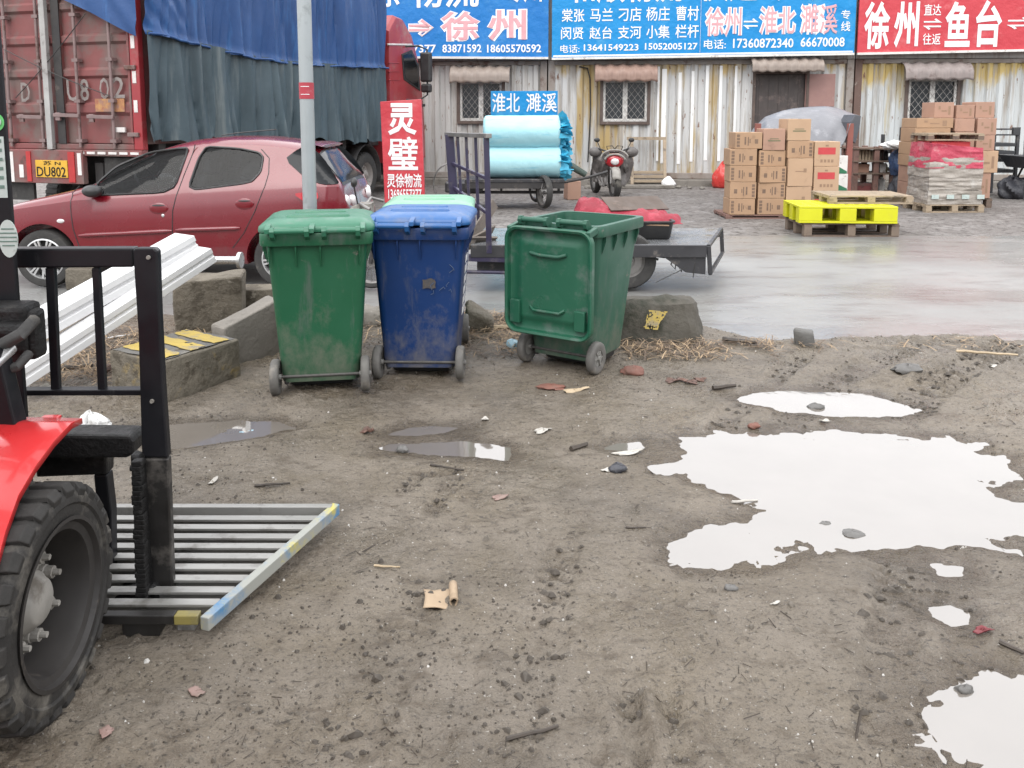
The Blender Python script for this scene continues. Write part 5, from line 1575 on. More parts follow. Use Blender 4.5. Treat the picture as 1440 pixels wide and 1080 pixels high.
vpr([(182, 640), (196, 645), (200, 690), (204, 760), (210, 850), (192, 852), (188, 790), (186, 700)], YB_ - .06, .05, 'carriage_hook', FGRS, .008)
vpr([(50, 636), (150, 636), (150, 668), (50, 672)], YB_ + .10, .06, 'carriage_bar', FGRS, .008)
vpr([(131, 668), (150, 668), (156, 720), (158, 860), (140, 860), (137, 730)], YB_ + .11, .05, 'carriage_plate', FBLK, .006)
vpr([(158, 838), (214, 822), (226, 838), (228, 868), (160, 868)], YB_ - .05, .12, 'carriage_bar', FGRS, .012)
for px in (196, 60):
    a = fl(G(px, 885, .03))
    f = MB(); f.prism([(-.05, .0), (.3, .008), (.48, .018), (.48, .024), (.3, .038), (-.05, .044)], lambda y, z: (a.x - .055, a.y + .06 + y, z + .004), lambda y, z: (a.x + .055, a.y + .06 + y, z + .004))
    f.build('fork', FGRY, fk, bevel=.005)
a, b = fl(G(150, 916)), fl(G(226, 880))
f = MB(); f.prism([(152, 916), (188, 914), (228, 884), (228, 868), (152, 868)], lambda px, py: FV(px, py, 2.385), lambda px, py: FV(px, py, 2.385) + Vector((0, .15, 0))); f.build('fork_heel', FGRS, fk, bevel=.008)
vpr([(-120, 600), (-60, 600), (-60, 870), (-120, 870)], YB_, .055, 'fork_shank', FGRY, .006)

# greasy lift chain beside the shank and bolts on the upright
f = MB(); random.seed(2)
for k in range(30):
    a = FV(193 + .30 * k + random.uniform(-1.5, 1.5), 650 + 6.8 * k, YB_ - .075)
    f.box(a, (.030 + random.uniform(-.004, .004), .03, .016), (0, random.uniform(-.1, .1), 0))
f.build('lift_chain', FGRS, fk, bevel=.003)
for px, py in ((214, 564), (209, 362), (222, 850)):
    a = FV(px, py, YB_ - .024); f = MB(); f.lathe([(0, -.006), (.006, -.006), (.007, 0)], a, (0, 1, 0), 8); f.build('bolt', HUBM, fk)
# ------------------------------------------------------------------ slatted metal rack lying on the forks
SLAT = M('worn_aluminium_slat', (.31, .305, .29), (.22, .215, .205), scale=5, stretch=(.6, 3, 3), rough=.42, metal=.35, dirt=(.13, .12, .11), dirt_amt=.4, dirt_scale=6, dirt2=(.20, .055, .06), dirt2_amt=.1, dirt2_scale=4)
EDGEM = M('blue_and_yellow_worn_edge', (.04, .16, .33), (.05, .20, .37), scale=2.4, rough=.45, dirt=(.27, .275, .25), dirt_amt=.80, dirt_scale=3.2, dirt2=(.42, .37, .10), dirt2_amt=.4, dirt2_scale=4)
YELM = M('worn_yellow_edge', (.25, .205, .055), (.17, .145, .05), scale=5, rough=.5, dirt=(.12, .11, .08), dirt_amt=.45)
ZR = .082
A_, B_, C_ = G(290, 862, ZR), G(466, 714, ZR), G(152, 714, ZR)
rk = thing('slatted_rack', 'worn grey slatted metal rack with blue and yellow edge, lying on the forks', 'metal rack', (A_.x, A_.y, 0), 0)
RO = Vector((A_.x, A_.y, 0))
XLEFT = -1.95
def rlp(x, y, z): return (x - RO.x, y - RO.y, z)
f = MB()
for k in range(1, 10):
    t = k / 10.0
    p = A_.lerp(B_, t)
    f = MB()
    w_ = .034
    f.beam(rlp(XLEFT, p.y + .004, ZR - .010), rlp(p.x - .01, p.y, ZR - .010), w_, .010)
    f.beam(rlp(XLEFT, p.y + .012, ZR - .036), rlp(p.x - .01, p.y + .010, ZR - .032), .006, .034)
    f.build('slat', SLAT, rk, bevel=.002)
f = MB(); f.beam(rlp(XLEFT, B_.y + .01, ZR - .02), rlp(B_.x, B_.y + .01, ZR - .02), .03, .05); f.build('end_rail', SLAT, rk, bevel=.003)
f = MB(); f.beam(rlp(XLEFT, A_.y, ZR - .014), rlp(A_.x - .092, A_.y, ZR - .014), .03, .028); er = f.build('end_rail', FGRY, rk, bevel=.003)
f = MB(); f.beam(rlp(A_.x - .091, A_.y - .001, ZR - .014), rlp(A_.x - .02, A_.y - .001, ZR - .014), .031, .029); f.build('painted_end', YELM, er, bevel=.003)
f = MB(); f.beam(rlp(A_.x, A_.y - .018, ZR - .024), rlp(B_.x + .012, B_.y + .03, ZR - .018), .030, .042); f.build('side_rail', EDGEM, rk, bevel=.003)
f = MB(); f.beam(rlp(XLEFT, A_.y - .018, ZR - .024), rlp(XLEFT, B_.y + .03, ZR - .018), .030, .042); f.build('side_rail', EDGEM, rk, bevel=.003)
f = MB()
for t in (.08, .92):
    p = A_.lerp(B_, t); f.bx(p.x - .12 - RO.x, p.x - .07 - RO.x, p.y - .02 - RO.y, p.y + .02 - RO.y, .0, ZR - .048); f.bx(XLEFT + .05 - RO.x, XLEFT + .1 - RO.x, p.y - .02 - RO.y, p.y + .02 - RO.y, .0, ZR - .048)
f.build('foot', SLAT, rk)
# ------------------------------------------------------------------ pole, concrete blocks, white profiles
POLEM = M('galvanised_pole', (.37, .40, .41), (.31, .335, .345), scale=3, stretch=(2, 2, .3), rough=.42, metal=.4, dirt=(.22, .24, .24), dirt_amt=.3)
p = V(441, 470, 5.55)
t = thing('utility_pole', 'tall pale grey metal pole with a red band, behind the green bin', 'pole', (p.x, 5.55, -.02))
f = MB(); f.tube([(0, 0, 0), (0, 0, 3.5)], .047, 20); f.build('shaft', POLEM, t, smooth=50)
z0, z1 = V(437, 135, 5.55).z, V(437, 112, 5.55).z
f = MB(); f.tube([(0, 0, z0), (0, 0, z1)], .0495, 20, cap=False)
bd = f.build('red_band', M('red_pole_band', (.40, .04, .06), (.33, .035, .05), scale=9, rough=.5, dirt=(.45, .2, .2), dirt_amt=.3), t, smooth=50)
f = MB()
for k in range(2):
    zz = z0 + .028 + k * .052
    pts = [(-.0505 * math.cos(a), -.0505 * math.sin(a)) for a in np.linspace(R(55), R(125), 9)]
    for (xa, ya), (xb, yb) in zip(pts[:-1], pts[1:]): f.add([(xa, ya, zz), (xb, yb, zz), (xb, yb, zz + .004), (xa, ya, zz + .004)], [(0, 1, 2, 3)])
f.build('print', LETW, bd)
f = MB(); f.bx(-.12, .12, -.12, .12, -.02, .015); f.build('base_plate', POLEM, t, bevel=.004)

YELP = M('worn_yellow_paint', (.40, .29, .055), (.32, .24, .07), scale=6, rough=.7, dirt=(.19, .17, .14), dirt_amt=.45, dirt_scale=7)
DKCON = M('black_painted_concrete', (.085, .083, .08), (.12, .115, .105), scale=5, rough=.8, bump=.006, bscale=30, dirt=(.19, .175, .15), dirt_amt=.4, dirt_scale=6)
MOSSC = M('mossy_dark_concrete', (.060, .054, .044), (.085, .077, .062), scale=5, rough=.9, bump=.012, bscale=24, dirt=(.028, .03, .02), dirt_amt=.45, dirt_scale=4, dirt2=(.12, .11, .085), dirt2_amt=.25)
WARMC = M('warm_grey_concrete', (.17, .148, .115), (.115, .10, .078), scale=4, rough=.85, bump=.016, bscale=24, dirt=(.070, .058, .042), dirt_amt=.52, dirt_scale=5, dirt2=(.24, .215, .175), dirt2_amt=.25, dirt2_scale=12)
def rough_block(name, label, cat, pts_bottom, pts_top, mat, sub=4, amp=.012, seed=1, group=None, bev=.018):
    """hexahedron with worn faces: bottom and top rings of four world points"""
    pts = [Vector(q) for q in pts_bottom] + [Vector(q) for q in pts_top]
    c = sum(pts[:4], Vector()) / 4
    o = Vector((c.x, c.y, 0))
    bm = bmesh.new()
    vs = [bm.verts.new(q - o) for q in pts]
    for q in ((3, 2, 1, 0), (4, 5, 6, 7), (0, 1, 5, 4), (1, 2, 6, 5), (2, 3, 7, 6), (3, 0, 4, 7)): bm.faces.new([vs[i] for i in q])
    bmesh.ops.bevel(bm, geom=bm.edges[:], offset=bev, segments=3, affect='EDGES', profile=.6)
    bmesh.ops.subdivide_edges(bm, edges=[e for e in bm.edges if e.calc_length() > .05], cuts=sub, use_grid_fill=True)
    bmesh.ops.triangulate(bm, faces=[f_ for f_ in bm.faces if len(f_.verts) > 4])
    bm.normal_update()
    for v in bm.verts:
        k = float(fbm(np.array(v.co.x * 9 + v.co.z * 5), np.array(v.co.y * 9 - v.co.z * 7), seed, 3))
        v.co += v.normal * amp * k
    me_ = bpy.data.meshes.new(name); bm.to_mesh(me_); bm.free()
    me_.polygons.foreach_set('use_smooth', [True] * len(me_.polygons)); me_.set_sharp_from_angle(angle=R(30))
    me_.materials.append(mat)
    ob = bpy.data.objects.new(name, me_); COL.objects.link(ob); ob.location = o
    tag(ob, label, cat, group)
    return ob
def block_px(name, label, front, H, depth, mat, seed, skew=(0, 0), top_in=(0, 0), amp=.012, zb=-.03, ddir=None, group=None):
    """front = bottom-left, bottom-right ground pixels; upright block running back by depth"""
    a, b = G(*front[0]), G(*front[1])
    n = Vector((-(b.y - a.y), b.x - a.x, 0)).normalized() if ddir is None else Vector((ddir[0], ddir[1], 0)).normalized()
    d = n * depth
    B = [a, b, b + d, a + d]
    ex = (b - a).normalized()
    T = [a + ex * top_in[0], b - ex * top_in[1], b + d - ex * top_in[1], a + d + ex * top_in[0]]
    return rough_block(name, label, 'concrete block', [q + Vector((0, 0, zb)) for q in B], [q + Vector((0, 0, h_)) for q, h_ in zip(T, H if isinstance(H, (tuple, list)) else (H,) * 4)], mat, seed=seed, amp=amp, group=group)
# upright block that carries the white profiles
block_px('concrete_block', 'upright grey concrete block holding up the white metal profiles', ((246, 471), (341, 466)), (.385, .40, .40, .385), .32, WARMC, 3, amp=.02)
# striped block in front of it
sa, sb, sc_ = G(236, 572), G(338, 531), None
a, b = G(232, 568), G(339, 530)
n = Vector((-(b.y - a.y), b.x - a.x, 0)).normalized()
d = n * .46
Ht = .235
sbk = rough_block('striped_block', 'low concrete block with black and yellow stripes on top, by the white profiles', 'concrete block',
    [q + Vector((0, 0, -.03)) for q in (a, b, b + d, a + d)], [q + Vector((0, 0, Ht)) for q in (a, b, b + d, a + d)], M('ochre_stained_concrete', (.17, .148, .115), (.10, .088, .068), scale=5, rough=.85, bump=.016, bscale=24, dirt=(.27, .19, .06), dirt_amt=.40, dirt_scale=4, dirt2=(.07, .058, .042), dirt2_amt=.4, dirt2_scale=9), seed=9, amp=.014)
def painted(parent, base_o, p0, ex, ey, quad, z, name, mat, seed, n_=22):
    """irregular patch of paint lying 2 mm above a block's top; quad in (u, v) along ex, ey"""
    f = MB()
    def fn(u, v):
        q = [(1 - u) * (1 - v), u * (1 - v), u * v, (1 - u) * v]
        uu = sum(w_ * c_[0] for w_, c_ in zip(q, quad)); vv = sum(w_ * c_[1] for w_, c_ in zip(q, quad))
        j = .016 * float(vnoise(np.array(u * 7.3 + seed), np.array(v * 9.1), seed))
        P = p0 + ex * (uu + j) + ey * (vv - j)
        return P - base_o + Vector((0, 0, z + .004 * float(vnoise(np.array(u * 5), np.array(v * 5), seed))))
    f.grid(n_, n_, fn)
    if name == 'yellow_stripe': f.f = [q for q in f.f if float(vnoise(np.array(f.v[q[0]][0] * 26), np.array(f.v[q[0]][1] * 26), seed)) > -.36]
    return f.build(name, mat, parent, smooth=60)
ex = (b - a).normalized(); ey = n; Lx = (b - a).length
painted(sbk, sbk.location, a, ex, ey, [(.015, .02), (Lx - .015, .02), (Lx - .015, .44), (.015, .44)], Ht + .004, 'dark_top_paint', DKCON, 2)
for k, u in enumerate((.05, .37, .68)):
    painted(sbk, sbk.location, a, ex, ey, [(u * Lx, .025), (u * Lx + .11, .025), (u * Lx + .14, .425), (u * Lx + .04, .425)], Ht + .010, 'yellow_stripe', YELP, 20 + k)
# slab leaning behind the striped block
block_px('concrete_slab', 'sloping grey concrete slab between striped block and green bin', ((318, 519), (398, 496)), (.26, .37, .37, .26), .14, CONC, 12, amp=.014)
block_px('kerb_stone', 'pale kerb stone lying behind the sloping slab', ((300, 452), (402, 449)), .24, .22, WARMC, 14)
block_px('concrete_block', 'small concrete block in front of the front wheel of the car', ((92, 404), (130, 404)), .17, .2, WARMC, 15)
# striped kerb block at the right of the bins, with a cut corner
a, b = G(893, 484), G(994, 483)
d = Vector((.06, .38, 0))
kb = rough_block('striped_kerb_block', 'dark mossy kerb block with worn yellow stripes, right of the open bin', 'concrete block',
    [a + Vector((-.35, 0, -.03)), b + Vector((0, 0, -.03)), b + d + Vector((0, 0, -.03)), a + d + Vector((-.35, 0, -.03))],
    [a + Vector((-.35, .10, .285)), b + Vector((-.075, .10, .29)), b + d + Vector((-.06, -.06, .29)), a + d + Vector((-.35, -.06, .285))], MOSSC, seed=21, amp=.06, bev=.085)
def kerb_patch(px_quad, seed):
    f = MB()
    def fn(u, v):
        q = [(1 - u) * (1 - v), u * (1 - v), u * v, (1 - u) * v]
        px = sum(w_ * c_[0] for w_, c_ in zip(q, px_quad)) + 2.5 * float(vnoise(np.array(u * 8.0), np.array(v * 9.0), seed)); py = sum(w_ * c_[1] for w_, c_ in zip(q, px_quad))
        z_ = (483 - py) / 62 * .285
        yy = a.y + .10 * z_ / .285 - .030
        return V(px, py, yy) - kb.location
    f.grid(26, 26, fn); f.f = [q for i_, q in enumerate(f.f) if float(fbm(np.array((i_ % 25) * .33), np.array((i_ // 25) * .33), seed, 3)) > -.16]; return f.build('yellow_stripe', YELP, kb, smooth=60)
kerb_patch([(905, 462), (924, 464), (938, 438), (913, 436)], 31)
block_px('concrete_rubble', 'broken piece of concrete showing between the blue and the open bin', ((657, 468), (692, 468)), (.16, .10, .11, .2), .15, WARMC, 41, amp=.05)
block_px('concrete_rubble', 'rounded grey rubble stone between green bin and blue bin', ((500, 458), (536, 460)), (.11, .09, .12, .12), .2, CONC, 42, amp=.06)
block_px('stone_chunk', 'small dark square stone on the mud edge by the wet road', ((1117, 485), (1145, 487)), (.10, .09, .09, .10), .12, DKCON, 43, amp=.02)
# white profiles resting on the upright block
PVC = M('white_pvc', (.60, .60, .60), (.54, .54, .545), scale=3, rough=.35, dirt=(.42, .42, .41), dirt_amt=.25)
def profile(label, px_far, py_far, Yf, px_near, py_near, Yn, wd, hg, twist=0.0):
    p, q = V(px_near, py_near, Yn), V(px_far, py_far, Yf)
    d = (q - p).normalized(); L = (q - p).length
    side = d.cross(Vector((0, 0, 1))).normalized(); up = side.cross(d).normalized()
    sec = [(-.5, 0), (.5, 0), (.5, .40), (.43, .46), (.43, .60), (.5, .66), (.5, 1.0), (-.5, 1.0), (-.5, .66), (-.43, .60), (-.43, .46), (-.5, .40)]
    t = thing('white_profile', label, 'metal profile', p, 0, 'white profiles leaning on the concrete block')
    f = MB(); f.loft([[side * (x * wd) + up * (z * hg) + d * s_ for x, z in sec] for s_ in (0, L)])
    f.build('channel', PVC, t, bevel=.002)
    for s_ in (L * .28, L * .55):
        f = MB()
        for k in range(5):
            c = up * (hg + .0015) + d * (s_ + k * .05)
            f.add([c - side * wd * .2, c + side * wd * .2, c + side * wd * .2 + d * .018, c - side * wd * .2 + d * .018], [(0, 1, 2, 3)])
        f.build('print', M('faint_grey_print', (.42, .42, .40), (.55, .55, .53), scale=60, rough=.5), t)
    return t
profile('upper white plastic profile with a square end, on the stack', 268, 350, 5.35, 4, 500, 4.40, .22, .11)
profile('lower white plastic profile with a longer end, in the stack', 296, 366, 5.28, 22, 545, 4.30, .15, .10)
# silver pipe with a flanged end behind the profiles
p, q = V(262, 366, 5.6), V(340, 365, 5.6)
t = thing('flanged_pipe', 'short silver pipe with a flange, lying on the concrete block', 'pipe', p)
f = MB(); f.tube([(0, 0, 0), (q.x - p.x - .02, 0, 0)], .028, 16); f.build('tube', ALLOY, t, smooth=50)
f = MB(); f.tube([(q.x - p.x - .025, 0, 0), (q.x - p.x, 0, 0)], .058, 20); f.build('flange', ALLOY, t, smooth=50, bevel=.003)
# thin white stake by the front wheel
p, q = G(78, 405), V(58, 372, 7.2)
f = MB(); f.beam((0, 0, 0), q - p, .03, .02); o = f.build('thin_stake', PVC, None); o.location = p; tag(o, 'thin pale stake leaning by the front wheel of the car', 'stake')
# ------------------------------------------------------------------ flatbed cargo tricycle behind the bins
PURP = M('worn_purple_frame', (.032, .027, .062), (.024, .02, .045), scale=4, rough=.45, dirt=(.085, .075, .08), dirt_amt=.42, dirt_scale=6)
DKST = M('dark_weathered_steel', (.024, .024, .027), (.038, .037, .04), scale=4, rough=.45, dirt=(.15, .13, .115), dirt_amt=.35, dirt_scale=6)
DECK = M('wet_steel_deck', (.22, .225, .235), (.16, .165, .17), scale=2, rough=.22, metal=.3, dirt=(.11, .10, .095), dirt_amt=.4, dirt_scale=4, dirt2=(.22, .15, .12), dirt2_amt=.2, dirt2_scale=7)
OLDW = M('weathered_grey_board', (.20, .17, .145), (.14, .12, .105), scale=4, stretch=(.5, 3, 3), rough=.75, dirt=(.085, .07, .06), dirt_amt=.35, dirt_scale=7)
SPOK = M('dull_spoke_rim', (.30, .29, .28), (.2, .19, .18), scale=8, rough=.4, metal=.6, dirt=(.12, .1, .08), dirt_amt=.3)
def spoked_wheel(parent, c, r, axis, w=.045, n=14):
    f = MB(); ax = Vector(axis).normalized()
    f.lathe([(r * .80, -w * .5), (r * .93, -w * .6), (r, -w * .25), (r, w * .25), (r * .93, w * .6), (r * .80, w * .5)], c, axis, 36, closed=True)
    wo_ = f.build('wheel', RUBBER, parent, smooth=50)
    f = MB(); f.lathe([(r * .74, -w * .4), (r * .82, -w * .5), (r * .82, w * .5), (r * .74, w * .4)], c, axis, 36, closed=True)
    f.lathe([(0, -w * .8), (r * .16, -w * .8), (r * .16, w * .8), (0, w * .8)], c, axis, 16)
    u = Vector((0, 0, 1)) if abs(ax.z) < .9 else Vector((0, 1, 0)); a = ax.cross(u).normalized(); b = ax.cross(a)
    for k in range(n):
        t_ = 2 * math.pi * k / n
        d = a * math.cos(t_) + b * math.sin(t_)
        f.tube([Vector(c) + d * r * .14 + ax * w * .5 * (1 if k % 2 else -1), Vector(c) + d * r * .78], .004, 5)
    f.build('rim', SPOK, wo_, smooth=50)
    return wo_
YN, YF = 7.25, 8.35
FB = Vector((.8, 7.25, 0))
fb = thing('cargo_tricycle', 'flatbed cargo tricycle with dark steel deck and upright rack, behind the bins', 'cargo tricycle', FB)
ZD = V(800, 344, YN).z
def F3(px, py, Y): return V(px, py, Y) - FB
xl, xr = F3(662, 345, YN).x, F3(996, 340, YN).x
xlf, xrf = F3(678, 320, YF).x, F3(1015, 319, YF).x
f = MB()
f.prism([(xl, 0), (xr, 0), (xrf, YF - YN), (xlf, YF - YN)], lambda x, y: (x, y, ZD - .03), lambda x, y: (x, y, ZD))
f.build('deck', DECK, fb, bevel=.004)
f = MB()
f.beam((xl, -.022, ZD - .055), (xr - .02, -.022, ZD - .055), .04, .11); f.beam((xlf, YF - YN + .02, ZD - .05), (xrf, YF - YN + .02, ZD - .05), .04, .09)
f.beam((xl + .05, .3, ZD - .075), (xr - .05, .3, ZD - .075), .06, .09); f.beam((xl + .05, .85, ZD - .075), (xr - .05, .85, ZD - .075), .06, .09)
for k in range(5):
    x = xl + .1 + (xr - xl - .3) * k / 4; f.bx(x, x + .05, .0, YF - YN - .02, ZD - .10, ZD - .035)
f.build('bed_frame', DKST, fb, bevel=.004)
# open tail gate hanging from the rear edge
f = MB(); g0, g1 = Vector((xr, -.02, ZD - .01)), Vector((xrf, YF - YN + .02, ZD - .01)); dz = Vector((.02, 0, -.25))
f.beam(g0, g1, .03, .03); f.beam(g0 + dz, g1 + dz, .03, .03); f.beam(g0, g0 + dz, .035, .035); f.beam(g1, g1 + dz, .035, .035); m0 = (g0 + g1) / 2; 
f.build('tail_gate', DKST, fb, bevel=.003)
f = MB(); f.prism([(xr - .40, ZD - .11), (xr - .02, ZD - .11), (xr - .02, ZD - .27), (xr - .20, ZD - .25)], lambda x, z: (x, -.012, z), lambda x, z: (x, .02, z)); f.build('corner_plate', DKST, fb)
# axle, springs, wheels
wx = F3(882, 385, YN + .12).x; wr = .255
for y in (.10, YF - YN - .08):
    c = (wx, y, .255)
    f = MB(); f.lathe([(.15, -.05), (.2, -.065), (.24, -.06), (.255, -.035), (.255, .035), (.24, .06), (.2, .065), (.15, .05)], c, (0, 1, 0), 34, closed=True); w_ = f.build('wheel', RUBBER, fb, smooth=50)
    f = MB(); f.lathe([(0, -.05), (.05, -.05), (.06, -.03), (.13, -.02), (.152, -.045), (.152, .045), (.06, .03), (0, .05)], c, (0, 1, 0), 28); f.build('rim', SPOK, w_, smooth=40)
f = MB(); f.tube([(wx, .1, .255), (wx, YF - YN - .08, .255)], .035, 10)
for y in (.22, YF - YN - .2):
    for k in range(4):
        f.tube([(wx - .42 + .06 * k, y, ZD - .13 - .022 * k), (wx, y, .30 + .012 * k), (wx + .42 - .06 * k, y, ZD - .13 - .022 * k)], .012, 6)
f.tube([(wx, .5, .255), (wx - .9, .5, .35)], .04, 8); f.bx(wx - .18, wx + .14, .38, .68, .13, .40)
f.build('rear_axle', CHAS, fb, smooth=40)
f = MB(); f.bx(xl + .05, xl + .55, .08, .5, .16, ZD - .12); f.bx(xl + .62, xl + .95, .12, .45, .2, ZD - .12); f.build('battery_box', DKST, fb, bevel=.015)
f = MB(); f.beam((xl - .02, -.01, .30), (xl + .60, -.01, .28), .05, .06); f.beam((xl + .02, -.01, ZD - .1), (xl + .02, -.01, .3), .05, .05); f.beam((xl + .36, -.01, ZD - .1), (xl + .4, -.01, .29), .05, .04); f.tube([(xl - .1, .0, .17), (xl + .7, .02, .15)], .018, 8); f.build('side_frame', PURP, fb, bevel=.004)
f = MB()
for px, q in ((948, .02), (957, .1), (968, .05)): 
    x = F3(px, 380, YN).x; f.tube([(x, .02, ZD - .1), (x - .03, .0, ZD - .18), (x + .01, .01, ZD - .22 - q * .3), (x + .02, .02, ZD - .12)], .006, 5)
x = F3(975, 400, YN).x; f.tube([(x, .0, ZD - .1), (x + .01, -.01, .25), (x - .01, -.02, .12)], .005, 5); f.tube([(x, .0, .24), (x - .2, -.03, .15), (x - .35, -.05, .08)], .004, 5)
f.build('cable', RUBBER, fb, smooth=60)
# upright rack at the front of the bed
f = MB()
n0, n1 = F3(688, 356, YN - .02), F3(640, 300, YF - .1)
t0, t1 = F3(684, 191, YN - .02), F3(632, 189, YF - .1)
def rackp(u, v): return (n0 * (1 - u) + n1 * u) * (1 - v) + (t0 * (1 - u) + t1 * u) * v
for u, wd in ((0, .05), (.27, .028), (.52, .028), (.76, .028), (1, .085)):
    f.beam(rackp(u, 0), rackp(u, 1.0), wd, wd)
for v in (.0, .34, .64):
    f.beam(rackp(0, v), rackp(1, v), .03, .03)
f.build('front_rack', PURP, fb, bevel=.004)
f = MB(); f.beam(rackp(-.06, 1.0), rackp(1.08, 1.0), .055, .04); f.build('rack_top_rail', SPOK, fb, bevel=.004)
# front end: frame, fork, wheel, handlebar, seat
fxw = F3(512, 400, 6.95); FWc = Vector((fxw.x, .0, .24))
spoked_wheel(fb, (FWc.x, .10, .24), .24, (0, 1, 0), .06, 16)
hb = F3(503, 288, 7.3)
f = MB(); top = Vector((hb.x + .04, .10, hb.z - .06))
for y in (.04, .16): f.tube([(FWc.x, y, .24), (FWc.x + .05, y, .55), (top.x, .1 + (y - .1) * .6, top.z)], .02, 8)
f.tube([top, (FWc.x + .35, .3, .42), (xl + .1, .45, .38)], .035, 10); f.tube([(FWc.x + .2, .25, .62), (xl + .05, .45, .45)], .025, 8)
f.build('front_frame', CHAS, fb, smooth=50)
f = MB(); f.grid(12, 3, lambda u, v: (FWc.x + .27 * math.cos(R(200) - u * R(170)), .04 + .12 * v, .24 + .27 * math.sin(R(200) - u * R(170)))); f.build('front_mudguard', PURP, fb, smooth=60, solid=.006)
f = MB(); f.tube([top + Vector((.12, -.34, .05)), top + Vector((.02, -.26, .09)), top + Vector((-.01, -.05, .03)), top + Vector((-.01, .1, .03)), top + Vector((.02, .3, .09)), top + Vector((.12, .38, .05))], .014, 8); f.build('handlebar', SPOK, fb, smooth=60)
f = MB(); f.sphere(top + Vector((-.06, .02, -.03)), .085, 14, 10, (.9, 1, 1)); f.sphere(top + Vector((-.10, -.12, -.05)), .045, 10, 8); f.box(top + Vector((.02, .02, .02)), (.12, .2, .10)); f.build('headlamp', HUBM, fb, smooth=50)
f = MB(); f.tube([top + Vector((.0, -.26, .09)), top + Vector((-.02, -.30, .24))], .007, 6); f.sphere(top + Vector((-.02, -.30, .28)), .055, 14, 8, (.5, 1, .8)); f.build('mirror', TRIM, fb, smooth=60)
f = MB(); f.bx(FWc.x + .55, FWc.x + .85, .15, .6, .60, .70); f.bx(FWc.x + .6, FWc.x + .8, .2, .55, .35, .60); f.build('seat', TRIM, fb, bevel=.03)
# weathered boards leaning at the front of the bed
for k, (pa, pb, lab) in enumerate((((664, 350), (699, 286), 'topmost weathered grey board leaning on the tricycle rack, beside the blue bin'), ((664, 352), (697, 322), 'middle weathered grey board lying on the tricycle deck by the rack'), ((666, 354), (698, 338), 'lowest weathered grey board lying flat on the tricycle deck by the rack'))):
    p, q = V(pa[0] - 8, pa[1] - 4 - 6 * k, YN + .02 + .02 * k), V(pb[0] - 3, pb[1], YN + .30)
    f = MB(); f.beam((0, 0, 0), q - p, .11, .018, up=(0, .8, .6)); o = f.build('weathered_board', OLDW, None, bevel=.002); o.location = p; tag(o, lab, 'board', 'boards on the tricycle')
# load: black tub, red blanket, cardboard
x0, x1 = V(893, 338, YN + .25).x, V(948, 338, YN + .25).x
t = thing('plastic_tub', 'shallow black plastic tub on the tricycle deck, under the red blanket', 'tub', ((x0 + x1) / 2 - .05, YN + .52, ZD))
f = MB(); W_ = x1 - x0 + .1
f.loft([rrect(W_ * .88, .42, .05, 5, 0, 0, .002), rrect(W_ * .92, .46, .05, 5, 0, 0, .02), rrect(W_, .54, .06, 5, 0, 0, .16), rrect(W_ * 1.06, .58, .06, 5, 0, 0, .165), rrect(W_ * 1.06, .58, .06, 5, 0, 0, .18), rrect(W_ * .96, .5, .05, 5, 0, 0, .178), rrect(W_ * .88, .42, .05, 5, 0, 0, .03)])
f.build('shell', DARKP, t, smooth=40)
REDC = M('crumpled_red_cloth', (.27, .012, .030), (.20, .009, .022), scale=3, rough=.6, bump=.02, bscale=9, dirt=(.36, .04, .065), dirt_amt=.4, dirt_scale=5)
pc = V(875, 300, YN + .62); t0_ = Vector((pc.x, YN + .62, ZD + .01))
f = MB()
pa, pb = V(808, 300, YN + .62).x - t0_.x, V(955, 300, YN + .62).x - t0_.x
hp = [(0, .10), (.05, .22), (.2, .20), (.33, .15), (.45, .11), (.6, .11), (.75, .10), (.88, .09), (.96, .06), (1, .01)]
def bl(u, v):
    x = pa + (pb - pa) * u
    hgt = float(np.interp(u, [p_[0] for p_ in hp], [p_[1] for p_ in hp])) + .02
    a_ = (v - .5) * 2
    wdt = .30 * (.55 + .45 * math.sin(math.pi * min(1, max(0, u * .9 + .06)))) 
    n_ = float(fbm(np.array(u * 11), np.array(v * 6), 5, 4))
    z = hgt * max(0, 1 - abs(a_) ** 2.6) + .045 * n_ * (1 - abs(a_) ** 4)
    return (x + .02 * n_, a_ * wdt + .03 * n_, max(0.004, z + .12))
f.grid(70, 34, bl)
o = f.build('red_blanket', REDC, None, smooth=70); o.location = t0_; tag(o, 'crumpled red blanket bundled on the tricycle deck', 'blanket')
f = MB(); a, b = V(852, 287, YN + .55), V(932, 285, YN + .75)
f.beam((0, 0, 0), b - a, .26, .012, up=(-.1, -.45, .9)); o = f.build('dark_board', M('dark_brown_board', (.10, .075, .06), (.075, .055, .045), scale=4, rough=.7, dirt=(.15, .11, .09), dirt_amt=.3), None); o.location = a; tag(o, 'dark brown board lying across the red blanket', 'board')
f = MB(); a, b = V(838, 313, YN + .35), V(940, 316, YN + .3)
f.beam((0, 0, 0), b - a, .12, .012); o = f.build('cardboard_strip', M('plain_cardboard', (.36, .235, .15), (.30, .195, .125), scale=3, rough=.8, dirt=(.22, .15, .1), dirt_amt=.3), None); o.location = a; tag(o, 'long cardboard strip below the red blanket, on the tub', 'cardboard')

